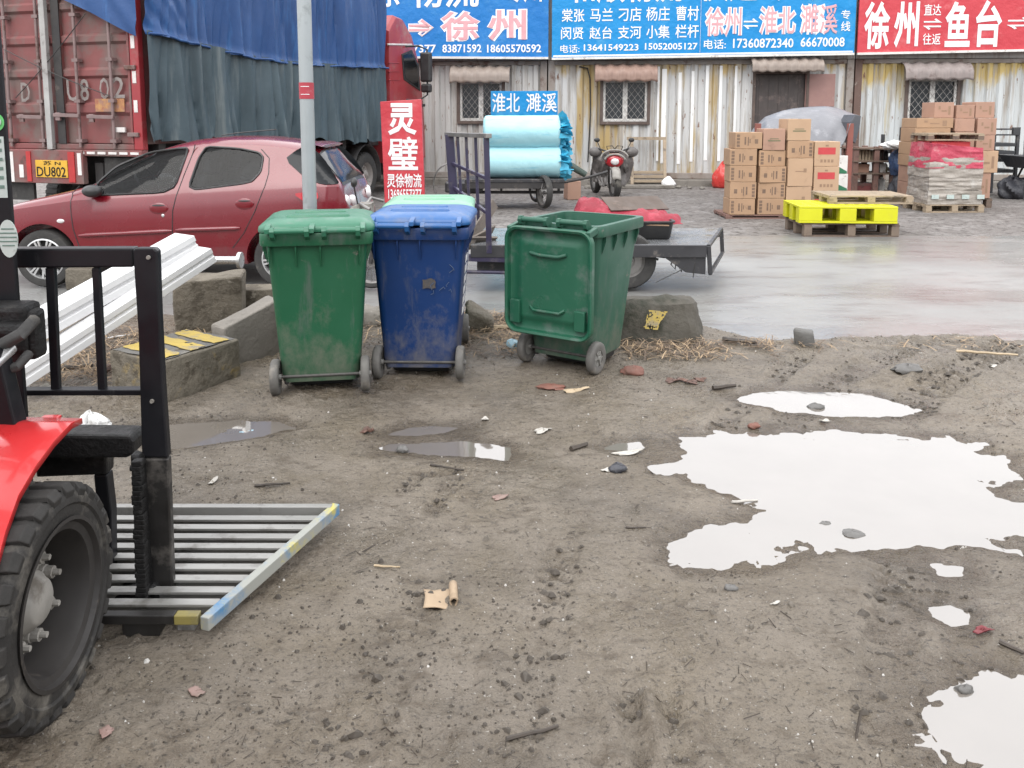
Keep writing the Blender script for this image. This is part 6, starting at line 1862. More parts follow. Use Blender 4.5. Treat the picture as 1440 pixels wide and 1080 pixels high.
# ------------------------------------------------------------------ blue film rolls on a cart
YR = 14.3
BFILM = M('pale_blue_film', (.33, .60, .67), (.40, .66, .71), scale=1.5, stretch=(.4, 4, 4), rough=.38, bump=.006, bscale=16, spec=.4, dirt=(.14, .46, .60), dirt_amt=.35, dirt_scale=3, dirt_stretch=(.4, 3, 3))
BFILMD = M('bright_blue_film_end', (.035, .33, .52), (.06, .40, .58), scale=5, rough=.4, bump=.01, bscale=20, spec=.4, dirt=(.2, .55, .65), dirt_amt=.3, dirt_scale=8)
ct = thing('roll_cart', 'low dark steel cart carrying the two blue rolls', 'cart', (V(735, 285, YR).x, YR, 0))
def C3(px, py, Y=YR): return V(px, py, Y) - Vector((ct.location.x, YR, 0))
zdk = C3(720, 250).z
x0, x1 = C3(655, 255).x, C3(792, 255).x
f = MB(); f.bx(x0, x1, -.35, .55, zdk - .06, zdk); f.build('deck', DKST, ct, bevel=.008)
f = MB(); f.bx(x0, x1, -.34, -.29, zdk - .16, zdk - .062); f.bx(x0, x1, .49, .54, zdk - .16, zdk - .062); f.bx(x0, x1, -.02, .02, .22, .27)
for k in range(4):
    x = x0 + .1 + (x1 - x0 - .2) * k / 3; f.bx(x, x + .05, -.28, .48, zdk - .14, zdk - .062); f.bx(x, x + .04, -.03, .03, .27, zdk - .1)
f.build('frame', CHAS, ct)
xw_ = C3(764, 270).x
for y in (-.36, .64):
    spoked_wheel(ct, (xw_ - (.10 if y > 0 else 0), y, .285), .285, (.94, .34, 0), .09, 14)
f = MB(); f.tube([(xw_, -.44, .285), (xw_, .64, .285)], .025, 8); f.tube([(xw_ + .1, -.3, zdk - .1), (xw_ + .75, -.25, zdk + .02), (xw_ + 1.1, -.2, zdk + .12)], .025, 8); f.build('axle', CHAS, ct, smooth=50)
f = MB(); ang = [R(200 + 8 * k) for k in range(24)]
c_ = C3(636, 258, YR); f.tube([(c_.x + .32 * math.cos(a_), -.1, c_.z + .36 * math.sin(a_)) for a_ in [R(90 + 9 * k) for k in range(22)]], .014, 6); f.build('hoop', SPOK, ct, smooth=60)
f = MB(); f.bx(x0 - .35, x0 + .3, -.2, .4, .25, zdk - .06); f.build('toolbox', DKST, ct, bevel=.03)
rr = .285
rollz = (zdk + rr, zdk + rr * 2.80)
for k, (z, pxa, pxb, lab) in enumerate(((rollz[1], 680, 787, 'upper pale blue film roll, lying on the other roll'), (rollz[0], 684, 788, 'lower pale blue film roll, lying on the cart deck'))):
    xa, xb = C3(pxa, 200).x, C3(pxb, 200).x
    t = thing('film_roll', lab, 'film roll', (ct.location.x, YR + .0, z), 0, 'blue film rolls on the cart')
    f = MB()
    def rl(u, v):
        a_ = 2 * math.pi * v
        n_ = float(fbm(np.array(u * 3.2), np.array(math.cos(a_) * 2 + 5), 3 + k, 4)) + .5 * float(vnoise(np.array(u * 22 + math.sin(a_) * 3), np.array(math.sin(a_) * 1.4), 8))
        r_ = (rr + .004) * (1 - .22 * max(0, (.035 - u) / .035) ** 2 - .16 * max(0, (u - .965) / .035) ** 2) +   .012 * n_
        return (xa + (xb - xa) * u, -r_ * math.cos(a_), r_ * math.sin(a_))
    f.grid(50, 49, rl)
    f.build('film_wrap', BFILM, t, smooth=70)
    f = MB(); f.lathe([(0, 0), (rr * .75, -.003), (rr * .80, -.01), (rr * .80, -.03)], (xb + .012, 0, 0), (1, 0, 0), 28); f.lathe([(0, 0), (rr * .78, .004)], (xa - .004, 0, 0), (1, 0, 0), 28)
    f.build('end_face', BFILMD, t, smooth=60)
    random.seed(30 + k)
    f = MB()
    for j in range(80):
        a_ = random.uniform(0, 2 * math.pi); r0 = random.uniform(.05, rr * .95)
        c0 = Vector((xb - .02, -r0 * math.cos(a_), r0 * math.sin(a_)))
        L_ = random.uniform(.08, .26); d_ = Vector((1, -math.cos(a_) * random.uniform(-.5, .8), math.sin(a_) * random.uniform(-.6, .6) - .15)).normalized()
        sd = d_.cross(Vector((random.uniform(-1, 1), random.uniform(-1, 1), random.uniform(-1, 1)))).normalized() * random.uniform(.04, .09)
        b0 = c0 + d_ * L_ * .55 + sd * .3; e0 = c0 + d_ * L_
        f.add([c0 - sd, c0 + sd, b0 + sd * 1.1 + Vector((0, .02, .02)), b0 - sd * .8, e0 + sd * random.uniform(.2, .9), e0 - sd * random.uniform(.2, .7)], [(0, 1, 2, 3), (3, 2, 4, 5)])
    f.build('crumpled_film', BFILMD, t, smooth=60)
# ------------------------------------------------------------------ red upright sign on a stand
YS = 12.4
RS = Vector((V(566, 285, YS).x, YS, 0))
t = thing('standing_sign', 'tall narrow red sign standing at the truck, with white characters', 'signboard', RS)
def S3(px, py): return V(px, py, YS) - RS
P = [S3(*q) for q in ((534.5, 143), (592, 139.5), (597, 284), (541, 285))]
f = MB(); f.prism([(q.x, q.z) for q in P], lambda x, z: (x, 0, z), lambda x, z: (x, .12, z)); f.build('panel', REDV, t, bevel=.006)
f = MB()
def sh(z): return (z - P[3].z) / (P[0].z - P[3].z)
for s_, xa, xb, ya, yb, bo in (('灵', 545, 586, 145, 190, .03), ('璧', 545, 588, 192, 239, .02), ('灵徐物流', 544, 593, 244, 264, .02), ('13696557377', 546, 593, 266, 280, .02)):
    a, b = S3(xa, ya), S3(xb, yb)
    g = fit_text(s_, a.x, b.x, b.z, a.z, bo); f.add([(q[0], q[1] - .006, q[2]) for q in g.v], g.f)
f.build('lettering', LETW, t, fix=False)
f = MB()
for x in (P[3].x + .05, P[2].x - .05): f.bx(x - .02, x + .02, .03, .08, 0, P[3].z + .02); f.bx(x - .025, x + .025, -.25, .4, 0, .04)
f.build('stand', DKST, t)
# ------------------------------------------------------------------ cartons and pallets
CARD = M('carton_cardboard', (.40, .255, .155), (.33, .21, .13), scale=2, rough=.75, dirt=(.26, .165, .105), dirt_amt=.3, dirt_scale=4)
CARD2 = M('pale_carton_cardboard', (.46, .31, .20), (.40, .265, .17), scale=2, rough=.75, dirt=(.30, .2, .13), dirt_amt=.3, dirt_scale=4)
CARD3 = M('pinkish_carton_cardboard', (.40, .24, .175), (.33, .20, .145), scale=2, rough=.75, dirt=(.25, .15, .11), dirt_amt=.3, dirt_scale=4)
PRINT = M('dark_carton_print', (.13, .085, .06), (.20, .13, .09), scale=40, rough=.7)
PRINTF = M('faint_carton_print', (.24, .155, .10), (.30, .19, .12), scale=40, rough=.7)
TAPE = M('packing_tape', (.42, .30, .19), (.38, .27, .17), scale=8, rough=.3)
REDL = M('red_carton_print', (.50, .055, .06), (.42, .045, .05), scale=10, rough=.6)
random.seed(11)
def carton(label, x0, x1, y, z0, z1, mat=CARD, depth=.36, prints='side', rz=None, group='stacked cartons', marks_right=False):
    W_, H_ = x1 - x0, z1 - z0
    rz = random.uniform(-.05, .05) if rz is None else rz
    t = thing('carton', label, 'carton', ((x0 + x1) / 2, y + depth / 2, z0), rz, group)
    f = MB(); f.bx(-W_ / 2 + .003, W_ / 2 - .003, -depth / 2, depth / 2, .002, H_ - .002); bo = f.build('box', mat, t, bevel=.006)
    f = MB(); yf = -depth / 2 - .0015
    def q(a, b, c, d): f.add([(-W_ / 2 + a * W_, yf, c * H_), (-W_ / 2 + b * W_, yf, c * H_), (-W_ / 2 + b * W_, yf, d * H_), (-W_ / 2 + a * W_, yf, d * H_)], [(0, 1, 2, 3)])
    def txt(s_, a, b, c, d):
        g = fit_text(s_, -W_ / 2 + a * W_, -W_ / 2 + b * W_, c * H_, d * H_, .01); f.add([(v[0], v[1] + yf, v[2]) for v in g.v], g.f)
    if prints == 'side':
        s = (lambda a, b: (1 - b, 1 - a)) if marks_right else (lambda a, b: (a, b))
        a, b = s(.06, .17)
        for k in range(4):
            c = .12 + .2 * k; q(a, b, c, c + .15); 
        a, b = s(.34, .40); q(a, b, .25, .72); a, b = s(.46, .50); q(a, b, .2, .72); a, b = s(.53, .56); q(a, b, .35, .6)
        a, b = s(.72, .84); q(a, b, .32, .58)
        f.build('print', PRINT if not marks_right else PRINT, bo, fix=False)
    elif prints == 'small':
        q(.62, .74, .5, .64); q(.30, .62, .52, .55); f.build('print', PRINTF, bo, fix=False)
    elif prints == 'green':
        q(.22, .78, .42, .47); q(.3, .7, .52, .55); f.build('print', M('dark_green_print', (.10, .12, .06), (.14, .15, .08), scale=40, rough=.7), bo, fix=False)
    elif prints == 'red':
        q(.14, .82, .48, .76); f.build('red_label', REDL, bo, fix=False)
        f = MB()
        for k in range(4): q(.24 + .14 * k, .33 + .14 * k, .16, .28)
        q(.42, .54, .80, .87); f.build('print', PRINTF, bo, fix=False)
    elif prints == 'stack':
        q(.2, .3, .55, .75); q(.36, .62, .4, .5); q(.7, .82, .2, .75); f.build('print', PRINTF, bo, fix=False)
    f = MB(); f.bx(-.025, .025, -depth / 2 - .001, depth / 2 + .001, H_ - .0025, H_ - .0005); f.build('tape', TAPE, bo)
    return t
YC = 12.75
def CX_(px, Y=YC): return V(px, 300, Y).x
def CZ_(py, Y=YC): return V(1090, py, Y).z
WOODR = M('reddish_pallet_wood', (.22, .125, .10), (.16, .095, .08), scale=3, stretch=(.4, 3, 3), rough=.75, dirt=(.09, .07, .06), dirt_amt=.4)
WOODP = M('pale_pallet_wood', (.36, .285, .20), (.27, .21, .15), scale=3, stretch=(.4, 3, 3), rough=.75, dirt=(.15, .12, .09), dirt_amt=.4, dirt2=(.08, .065, .055), dirt2_amt=.25)
WOODD = M('dark_pallet_wood', (.17, .12, .09), (.12, .088, .07), scale=3, stretch=(.4, 3, 3), rough=.8, dirt=(.07, .055, .045), dirt_amt=.4)
def wood_pallet(label, loc, rz, wx, wy, h, mat, blockm, name='wooden_pallet', boards=7, group='pallets'):
    t = thing(name, label, 'pallet', loc, rz, group)
    n = boards
    for k in range(n):
        f = MB(); w_ = wy / n * .68; y = -wy / 2 + wy * (k + .5) / n
        f.box((random.uniform(-.01, .01), y, h - .011), (wx - random.uniform(0, .02), w_, .020), (0, 0, random.uniform(-.006, .006))); f.build('deck_board', mat, t)
    f = MB()
    for x in (-wx / 2 + .05, 0, wx / 2 - .05): f.box((x, 0, h - .033), (.10, wy - .01, .022))
    build_each(f, 'stringer', mat, t)
    for x in (-wx / 2 + .055, 0, wx / 2 - .055):
        for y in (-wy / 2 + .06, 0, wy / 2 - .06):
            f = MB(); f.box((x, y, (h - .045 + .021) / 2), (.10, .11, h - .045 - .021)); f.build('block', blockm, t)
    f = MB()
    for y in (-wy / 2 + .06, 0, wy / 2 - .06): f.box((0, y, .010), (wx - .01, .10, .020))
    build_each(f, 'runner', mat, t)
    return t
wood_pallet('flat reddish wooden pallet under the left carton stack', ((CX_(1024) + CX_(1175)) / 2, YC + .38, -.034), 0, CX_(1180) - CX_(1022), .8, CZ_(302) + .034, WOODR, WOODD)
cols = [
 ('leftmost column', [(1025, 1061, 302, 279.5, 'side', 0, CARD), (1025.5, 1062.5, 279.5, 256, 'side', 1, CARD), (1025, 1062, 256, 233, 'side', 0, CARD), (1024, 1062, 233, 209.5, 'side', 0, CARD), (1031, 1069, 209.5, 186, 'side', 0, CARD)]),
 ('second column', [(1065, 1103, 302, 279, 'side', 0, CARD), (1065, 1103.5, 279, 257, 'side', 1, CARD), (1065, 1103, 257, 234, 'side', 1, CARD), (1064.5, 1102, 234, 211.5, 'side', 0, CARD), (1070, 1101, 211.5, 181, 'green', 0, CARD3)]),
 ('third column', [(1104.5, 1140, 302, 262, 'small', 0, CARD2), (1104.5, 1140, 262, 222.5, 'small', 0, CARD2), (1103, 1140, 222.5, 198, 'side', 1, CARD), (1102, 1135, 198, 167, 'green', 0, CARD2)]),
 ('rightmost column', [(1141, 1177, 302, 268.5, 'red', 0, CARD3), (1141, 1177, 268.5, 234, 'red', 0, CARD2), (1140.5, 1177, 234, 199, 'red', 0, CARD2)])]
ordn = {0: 'bottom carton', 1: 'second carton from the ground', 2: 'third carton from the ground', 3: 'fourth carton from the ground'}
for cn, items in cols:
    for k, (x0, x1, yb, yt, pr, mr, m_) in enumerate(items):
        nm = 'topmost carton' if k == len(items) - 1 else ordn[k]
        what = {'side': 'flat printed brown ', 'green': 'tall plain ', 'small': 'tall pale ', 'red': 'red labelled '}[pr]
        carton(what + nm + ', ' + cn + ' of left stack', CX_(x0), CX_(x1), YC + random.uniform(-.02, .02), CZ_(yb), CZ_(yt), m_, .40, pr, None, 'cartons of the left stack', bool(mr))
# back row of the left stack gives it depth
# yellow plastic pallet on a wooden pallet, a second wooden pallet on top
YP = 10.75
YELP2 = M('fluorescent_yellow_plastic', (.56, .56, .010), (.50, .49, .010), scale=3, rough=.4, dirt=(.50, .46, .05), dirt_amt=.3, dirt_scale=6)
px0, px1 = V(1128, 330, YP).x, V(1263, 330, YP).x
hz = V(1190, 314, YP).z
base = wood_pallet('dark wooden pallet on the wet ground, under the yellow plastic pallet', ((px0 + px1) / 2 + .03, YP + .42, -.032), R(-1.5), px1 - px0 - .02, .85, hz + .032, WOODD, M('pale_pallet_block', (.22, .165, .12), (.15, .115, .09), scale=4, rough=.8, dirt=(.12, .09, .07), dirt_amt=.4))
yz0, yz1 = hz, V(1190, 290, YP).z
t = thing('plastic_pallet', 'fluorescent yellow plastic pallet lying on the dark wooden pallet', 'pallet', ((px0 + px1) / 2 - .02, YP + .38, yz0 + .002), R(-4), 'pallets')
W_ = px1 - px0 + .0; D_ = .82; H_ = yz1 - yz0 - .002
f = MB()
f.bx(-W_ / 2, W_ / 2, -D_ / 2, D_ / 2, H_ - .03, H_)
top = f.build('top_deck', YELP2, t, bevel=.006)
f = MB()
for a, b in ((-.5, -.26), (-.085, .085), (.26, .5)):
    for y0_, y1_ in ((-.5, -.3), (-.1, .1), (.3, .5)):
        f.bx(a * W_ + .001, b * W_ - .001, y0_ * D_ + .001, y1_ * D_ - .001, .026, H_ - .031)
build_each(f, 'block', YELP2, t, bevel=.006)
f = MB()
for y0_, y1_ in ((-.5, -.3), (-.1, .1), (.3, .5)): f.bx(-W_ / 2, W_ / 2, y0_ * D_, y1_ * D_, 0, .025)
build_each(f, 'runner', YELP2, t, bevel=.004)
f = MB()
for i in range(9):
    for j in range(5):
        f.bx(-.46 * W_ + i * W_ * .105, -.46 * W_ + i * W_ * .105 + W_ * .06, -.42 * D_ + j * D_ * .18, -.42 * D_ + j * D_ * .18 + D_ * .10, H_ - .0005, H_ + .004)
f.build('grip_pad', YELP2, top)
tx0, tx1 = V(1172, 285, YP + .3).x, V(1276, 285, YP + .3).x
wood_pallet('pale weathered wooden pallet on top of the yellow plastic pallet', ((tx0 + tx1) / 2, YP + .62, yz1 + .004), R(-2), tx1 - tx0 + .12, .78, V(1200, 274, YP + .4).z - yz1, WOODP, WOODP)
# ------------------------------------------------------------------ big carton stack at the right
YB2 = 14.3
def BX(px): return V(px, 250, YB2).x
def BZ(py): return V(1340, py, YB2).z
wood_pallet('dark wooden pallet under the right carton stack', ((BX(1285) + BX(1398)) / 2, YB2 + .45, -.034), 0, BX(1398) - BX(1285), .9, BZ(279) + .034, WOODD, WOODD)
st = []
left = [(1283, 1312, 279, 257), (1283, 1312, 257, 234), (1281.5, 1312, 234, 218), (1282, 1312, 218, 200), (1283.5, 1333, 200, 180), (1284.5, 1336, 180, 166)]
for k, (x0, x1, yb, yt) in enumerate(left):
    carton(('pinkish' if k < 2 else 'brown') + ' ' + ['bottom', 'second', 'third', 'fourth', 'wide fifth', 'wide topmost'][k] + ' carton at the left side of the right carton stack', BX(x0), BX(x1), YB2, BZ(yb), BZ(yt), CARD3 if k < 2 else CARD, .55, 'stack', random.uniform(-.02, .02), 'cartons of the right stack')
for k, (x0, x1, yb, yt) in enumerate([(1313, 1339, 279, 250), (1313, 1339, 250, 220), (1313, 1339, 220, 200)]):
    carton(['low', 'middle', 'upper'][k] + ' carton behind the pink wrapped load, left of centre', BX(x0), BX(x1), YB2 + .03, BZ(yb), BZ(yt), CARD3, .5, 'none', 0, 'cartons of the right stack')
for k, (x0, x1, yb, yt) in enumerate([(1339.5, 1368, 279, 245), (1339.5, 1368, 245, 210), (1339.5, 1367, 210, 185), (1338.5, 1366, 185, 166.5)]):
    carton(['lowest', 'second lowest', 'third', 'fourth'][k] + ' carton in the middle column of the right stack', BX(x0), BX(x1), YB2, BZ(yb), BZ(yt), CARD3, .55, 'none', random.uniform(-.02, .02), 'cartons of the right stack')
for k, (x0, x1, yb, yt) in enumerate([(1370, 1394, 279, 243), (1370, 1401, 243, 212), (1370, 1396, 212, 190), (1370, 1397, 190, 166)]):
    carton(['lowest', 'protruding pale', 'third', 'fourth'][k] + ' carton in the right hand column of the right stack', BX(x0), BX(x1), YB2 - (.02 if k == 1 else 0), BZ(yb), BZ(yt), CARD2 if k == 1 else CARD3, .55, 'stack', random.uniform(-.02, .02), 'cartons of the right stack')
for k, (x0, x1, yb, yt) in enumerate([(1312.5, 1340, 166, 143.5), (1342.5, 1369, 166.5, 147.5), (1370, 1397, 166, 143)]):
    carton(['left', 'middle', 'right'][k] + ' one of the three brown cartons on the very top of the right stack', BX(x0), BX(x1), YB2 + .1, BZ(yb), BZ(yt), CARD3, .45, 'stack', random.uniform(-.05, .05), 'cartons of the right stack')
# wrapped load in front of it
YW = 13.55
def WX(px): return V(px, 250, YW).x
def WZ(py): return V(1345, py, YW).z
wood_pallet('low pale wooden pallet under the wrapped white load', ((WX(1306) + WX(1387)) / 2, YW + .42, -.034), R(1), WX(1388) - WX(1304), .8, WZ(288) + .034, WOODP, WOODP)
WRAPW = M('clouded_stretch_wrap', (.36, .325, .285), (.27, .24, .21), scale=4, stretch=(1, 1, 2.4), rough=.28, dirt=(.42, .40, .37), dirt_amt=.4, dirt_scale=5, bump=.012, bscale=16, spec=.6)
WRAPP = M('pink_stretch_wrap', (.48, .06, .10), (.40, .045, .08), scale=4, stretch=(1, 1, 2.4), rough=.3, dirt=(.50, .22, .23), dirt_amt=.4, dirt_scale=4, bump=.012, bscale=16, spec=.6)
t = thing('wrapped_load', 'pallet load wrapped in clouded film below and pink film above', 'wrapped goods', ((WX(1306) + WX(1387)) / 2, YW + .42, WZ(288)), 0)
w2 = (WX(1386) - WX(1308)) / 2
zz = [WZ(p_) - WZ(288) for p_ in (288, 268, 250, 236, 222, 205, 198)]
def wrap(z0, z1, wa, wb, seed, name, mat, tilt=0, cap=True):
    f = MB(); nu, nv = 72, 24
    def fn(u, v):
        a_ = 2 * math.pi * u
        c, s_ = math.cos(a_), math.sin(a_)
        k_ = max(abs(c), abs(s_)) ** .93
        w_ = wa + (wb - wa) * v
        n_ = float(fbm(np.array(u * 14), np.array(v * 5 + seed), seed, 4))
        return (w_ * c / k_ + .02 * n_, .38 * s_ / k_ + .02 * n_, z0 + (z1 - z0) * v + tilt * c * v + .012 * n_)
    f.grid(nu + 1, nv, fn)
    if cap: f.add([fn(k / nu, 1) for k in range(nu)], [tuple(range(nu))])
    return f.build(name, mat, t, smooth=50)
wrap(.002, zz[1], w2, w2, 4, 'lower_wrap', WRAPW)
wrap(zz[1] + .002, zz[2], w2 * .97, w2 * .98, 6, 'middle_wrap', WRAPW)
wrap(zz[2] + .002, zz[4], w2 * 1.01, w2 * .99, 7, 'upper_wrap', WRAPW)
wrap(zz[3] - .01, zz[5], w2 * 1.0, w2 * .94, 8, 'pink_wrap', WRAPP, -.05)
f = MB(); f.box((-.02, .05, zz[5] + .01), (w2 * 1.4, .5, .1)); f.build('red_box', REDL, t, bevel=.01)
f = MB()
for k in range(4): f.box((-w2 + .12 + k * w2 * .55, -.40, zz[1] * .55), (.12, .01, .07))
build_each(f, 'printed_label', PAPER, t)
o = wood_pallet('broken thin wooden pallet lying on top of the pink wrapped load', ((WX(1306) + WX(1387)) / 2 + .04, YW + .5, WZ(198)), R(-3), WX(1390) - WX(1312), .7, .12, WOODP, WOODD)
# ------------------------------------------------------------------ grey tarp covered cart behind the left stack
YT = 14.2
GTARP = M('grey_tarpaulin', (.185, .187, .20), (.14, .142, .155), scale=2, rough=.42, dirt=(.25, .25, .265), dirt_amt=.35, dirt_scale=3, bump=.01, bscale=8)
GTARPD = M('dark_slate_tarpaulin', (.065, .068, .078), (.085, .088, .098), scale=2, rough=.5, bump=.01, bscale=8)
REDW = M('red_brown_post', (.26, .085, .065), (.20, .07, .055), scale=4, rough=.6, dirt=(.14, .08, .07), dirt_amt=.3)
tc0 = Vector((V(1130, 270, YT).x, YT, 0))
def T3(px, py, dy=0.0): return V(px, py, YT + dy) - tc0
t = thing('covered_cart', 'cart under a sagging grey tarpaulin with a red post, behind the left cartons', 'cart', tc0)
line = [(1050, 192), (1063, 178), (1076, 164), (1100, 156), (1130, 151), (1160, 149.5), (1185, 154), (1203, 161), (1210, 164)]
low = [(1050, 215), (1063, 210), (1076, 205), (1100, 203), (1130, 202), (1150, 203), (1170, 208), (1186, 197), (1194, 172)]
f = MB()
def tp(u, v):
    s_ = u * (len(line) - 1); i = min(int(s_), len(line) - 2); fr_ = s_ - i
    a = (line[i][0] * (1 - fr_) + line[i + 1][0] * fr_, line[i][1] * (1 - fr_) + line[i + 1][1] * fr_)
    b = (low[i][0] * (1 - fr_) + low[i + 1][0] * fr_, low[i][1] * (1 - fr_) + low[i + 1][1] * fr_)
    top_ = T3(*a, .9); bot = T3(*b, -.02)
    n_ = float(fbm(np.array(u * 6), np.array(v * 3), 12, 4))
    q = top_.lerp(bot, v)
    bulge = math.sin(math.pi * v) * .10
    return q + Vector((0, -bulge + .04 * n_, bulge * .6 + .03 * n_ - .05 * abs(math.sin(u * 9)) * v))
f.grid(60, 26, tp); f.build('cover', GTARP, t, smooth=70, solid=.006)
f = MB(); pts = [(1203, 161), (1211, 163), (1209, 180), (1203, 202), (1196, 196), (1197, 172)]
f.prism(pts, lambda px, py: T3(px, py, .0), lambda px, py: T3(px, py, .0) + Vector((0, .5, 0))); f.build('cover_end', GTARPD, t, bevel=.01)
for px, dy in ((1196, .02), (1066, .02), (1196, .85), (1066, .85)):
    b, a = T3(px, 200, dy), T3(px, 172, dy)
    f = MB(); f.bx(a.x - .05, a.x + .05, dy - .03, dy + .03, .0, a.z - .02); f.build('post', REDW, t, bevel=.004)
a, b = T3(1066, 262), T3(1196, 262)
f = MB(); f.bx(a.x, b.x, .05, .82, b.z, b.z + .05); f.build('deck', WOODD, t)
for lab, x0, x1, yb, yt, m_ in (('white carton with a green band, behind the red labelled cartons', 1178.5, 1193, 244, 219, WHITEP), ('white carton with a blue corner, below the green banded one', 1177, 1193, 268, 244.5, WHITEP)):
    a, b = T3(x0, yb, -.05), T3(x1, yt, -.05)
    q = thing('carton', lab, 'carton', tc0 + Vector(((a.x + b.x) / 2, .12, a.z if yb < 260 else a.z)), 0, 'white cartons by the covered cart')
    f = MB(); f.bx(-(b.x - a.x) / 2, (b.x - a.x) / 2, -.16, .16, 0, b.z - a.z); bo = f.build('box', m_, q, bevel=.004)
    f = MB(); w_ = (b.x - a.x) / 2; h_ = b.z - a.z
    f.add([(-w_, -.1625, 0), (w_ * .9, -.1625, 0), (w_ * .9, -.1625, h_ * .12), (-w_, -.1625, h_ * .4)], [(0, 1, 2, 3)]); f.build('colour_print', M('deep_green_print', (.02, .13, .06), (.025, .15, .07), rough=.5) if 'green' in lab else BLUE, bo)
# ------------------------------------------------------------------ things in front of the containers
# covered motorcycle
YM_ = 16.2
MC = Vector((V(855, 275, YM_).x, YM_, -.034))
t = thing('motorcycle', 'old motorcycle with grey brown leg covers facing us, below the second window', 'motorcycle', MC)
def M3(px, py, dy=0.0): return V(px, py, YM_ + dy) - MC
COVM = M('grey_brown_leg_cover', (.145, .132, .125), (.085, .078, .075), scale=5, rough=.5, dirt=(.26, .245, .235), dirt_amt=.35, dirt_scale=6, bump=.012, bscale=16)
wc = M3(863, 250)
def tyre(x, y, r):
    f = MB(); f.lathe([(r * .68, -.05), (r * .9, -.06), (r, -.03), (r, .03), (r * .9, .06), (r * .68, .05)], (x, y, r), (1, .15, 0), 30, closed=True); w_ = f.build('wheel', RUBBER, t, smooth=50)
    f = MB(); f.lathe([(r * .62, -.03), (r * .70, -.04), (r * .70, .04), (r * .62, .03)], (x, y, r), (1, .15, 0), 30, closed=True); f.lathe([(0, -.06), (.06, -.06), (.06, .06), (0, .06)], (x, y, r), (1, .15, 0), 14)
    for k in range(5):
        an = k * 2 * math.pi / 5; f.beam((x, y + .05 * math.cos(an), r + .05 * math.sin(an)), (x, y + r * .66 * math.cos(an), r + r * .66 * math.sin(an)), .025)
    f.build('rim', SPOK, w_)
tyre(wc.x, -.20, .29); tyre(wc.x - .25, 1.05, .29)
f = MB(); f.grid(16, 5, lambda u, v: (wc.x + (v - .5) * .17, -.20 - .31 * math.cos(R(20) + u * R(140)), .29 + .33 * math.sin(R(20) + u * R(140)) - .03 * (2 * v - 1) ** 2)); f.build('front_mudguard', HUBM, t, smooth=60, solid=.008)
f = MB()
for s in (-1, 1): f.tube([(wc.x + s * .075, -.20, .29), (wc.x + s * .07, -.05, .66), (wc.x + s * .06, .0, .86)], .024, 8)
f.build('fork', SPOK, t, smooth=50)
f = MB(); f.sphere((wc.x, -.06, .74), .17, 20, 12, (1.1, .62, .85)); f.build('headlamp_cowl', REDLENS, t, smooth=60)
f = MB(); f.sphere((wc.x, -.15, .72), .085, 16, 10, (1, .5, .8)); f.build('headlamp', CHROME, t, smooth=60)
f = MB()
for r_, z_, y_ in ((.20, .74, -.15), (.27, .78, -.08)): f.tube([(wc.x + r_ * math.cos(R(168 - 13 * k)), y_, z_ + r_ * .62 * math.sin(R(168 - 13 * k))) for k in range(13)], .020, 8)
f.build('cowl_trim', HUBM, t, smooth=60)
f = MB(); f.tube([(wc.x - .42, .12, .93), (wc.x - .30, .02, .97), (wc.x - .1, .0, .90), (wc.x + .1, .0, .90), (wc.x + .28, .02, .97), (wc.x + .40, .12, .93)], .018, 8); f.build('handlebar', TRIM, t, smooth=50)
f = MB()
for s in (-1, 1): f.tube([(wc.x + s * .12, -.02, .90), (wc.x + s * .16, -.1, 1.02), (wc.x + s * .05, -.12, 1.03), (wc.x - s * .03, -.05, .92)], .009, 6)
f.build('brake_cable', RUBBER, t, smooth=60)
for s in (-1, 1):
    f = MB(); f.tube([(wc.x + s * .27, .02, .97), (wc.x + s * .33, .0, 1.10)], .008, 6); f.sphere((wc.x + s * .34, .0, 1.14), .06, 14, 8, (1, .4, .75)); f.build('mirror', TRIM, t, smooth=60)
    f = MB()
    def lg(u, v, s=s):
        x = s * (.10 + .22 * u + .10 * math.sin(math.pi * v) * u); z = .90 - .70 * v * (1 - .12 * u) + .03 * math.sin(u * 9)
        n_ = float(fbm(np.array(u * 6 + 3 * s), np.array(v * 5), 7, 4))
        return (wc.x + x + .03 * n_, -.02 + .28 * u * u - .06 * math.sin(v * 7) + .07 * n_, z + .03 * n_)
    f.grid(20, 26, lg); f.build('leg_cover', COVM, t, smooth=60, solid=.012)
    f = MB(); f.sphere((wc.x + s * .36, .08, .90), .11, 16, 10, (1.2, .9, .95)); f.build('hand_muff', COVM, t, smooth=60)
f = MB(); f.loft([rrect(.30, .35, .1, 4, wc.x - .06, .25, .45), rrect(.34, .45, .1, 4, wc.x - .07, .30, .70), rrect(.24, .35, .1, 4, wc.x - .07, .3, .82)]); f.build('fuel_tank', CRED, t, smooth=50)
f = MB(); f.loft([rrect(.26, .55, .08, 4, wc.x - .18, .8, .66), rrect(.30, .62, .08, 4, wc.x - .18, .8, .74), rrect(.24, .5, .08, 4, wc.x - .18, .8, .80)]); f.build('seat', TRIM, t, smooth=50)
f = MB(); f.bx(wc.x - .24, wc.x + .06, .1, .6, .22, .46); f.tube([(wc.x + .12, .1, .25), (wc.x + .1, 1.1, .3)], .04, 10); f.build('engine', CHAS, t, bevel=.03)
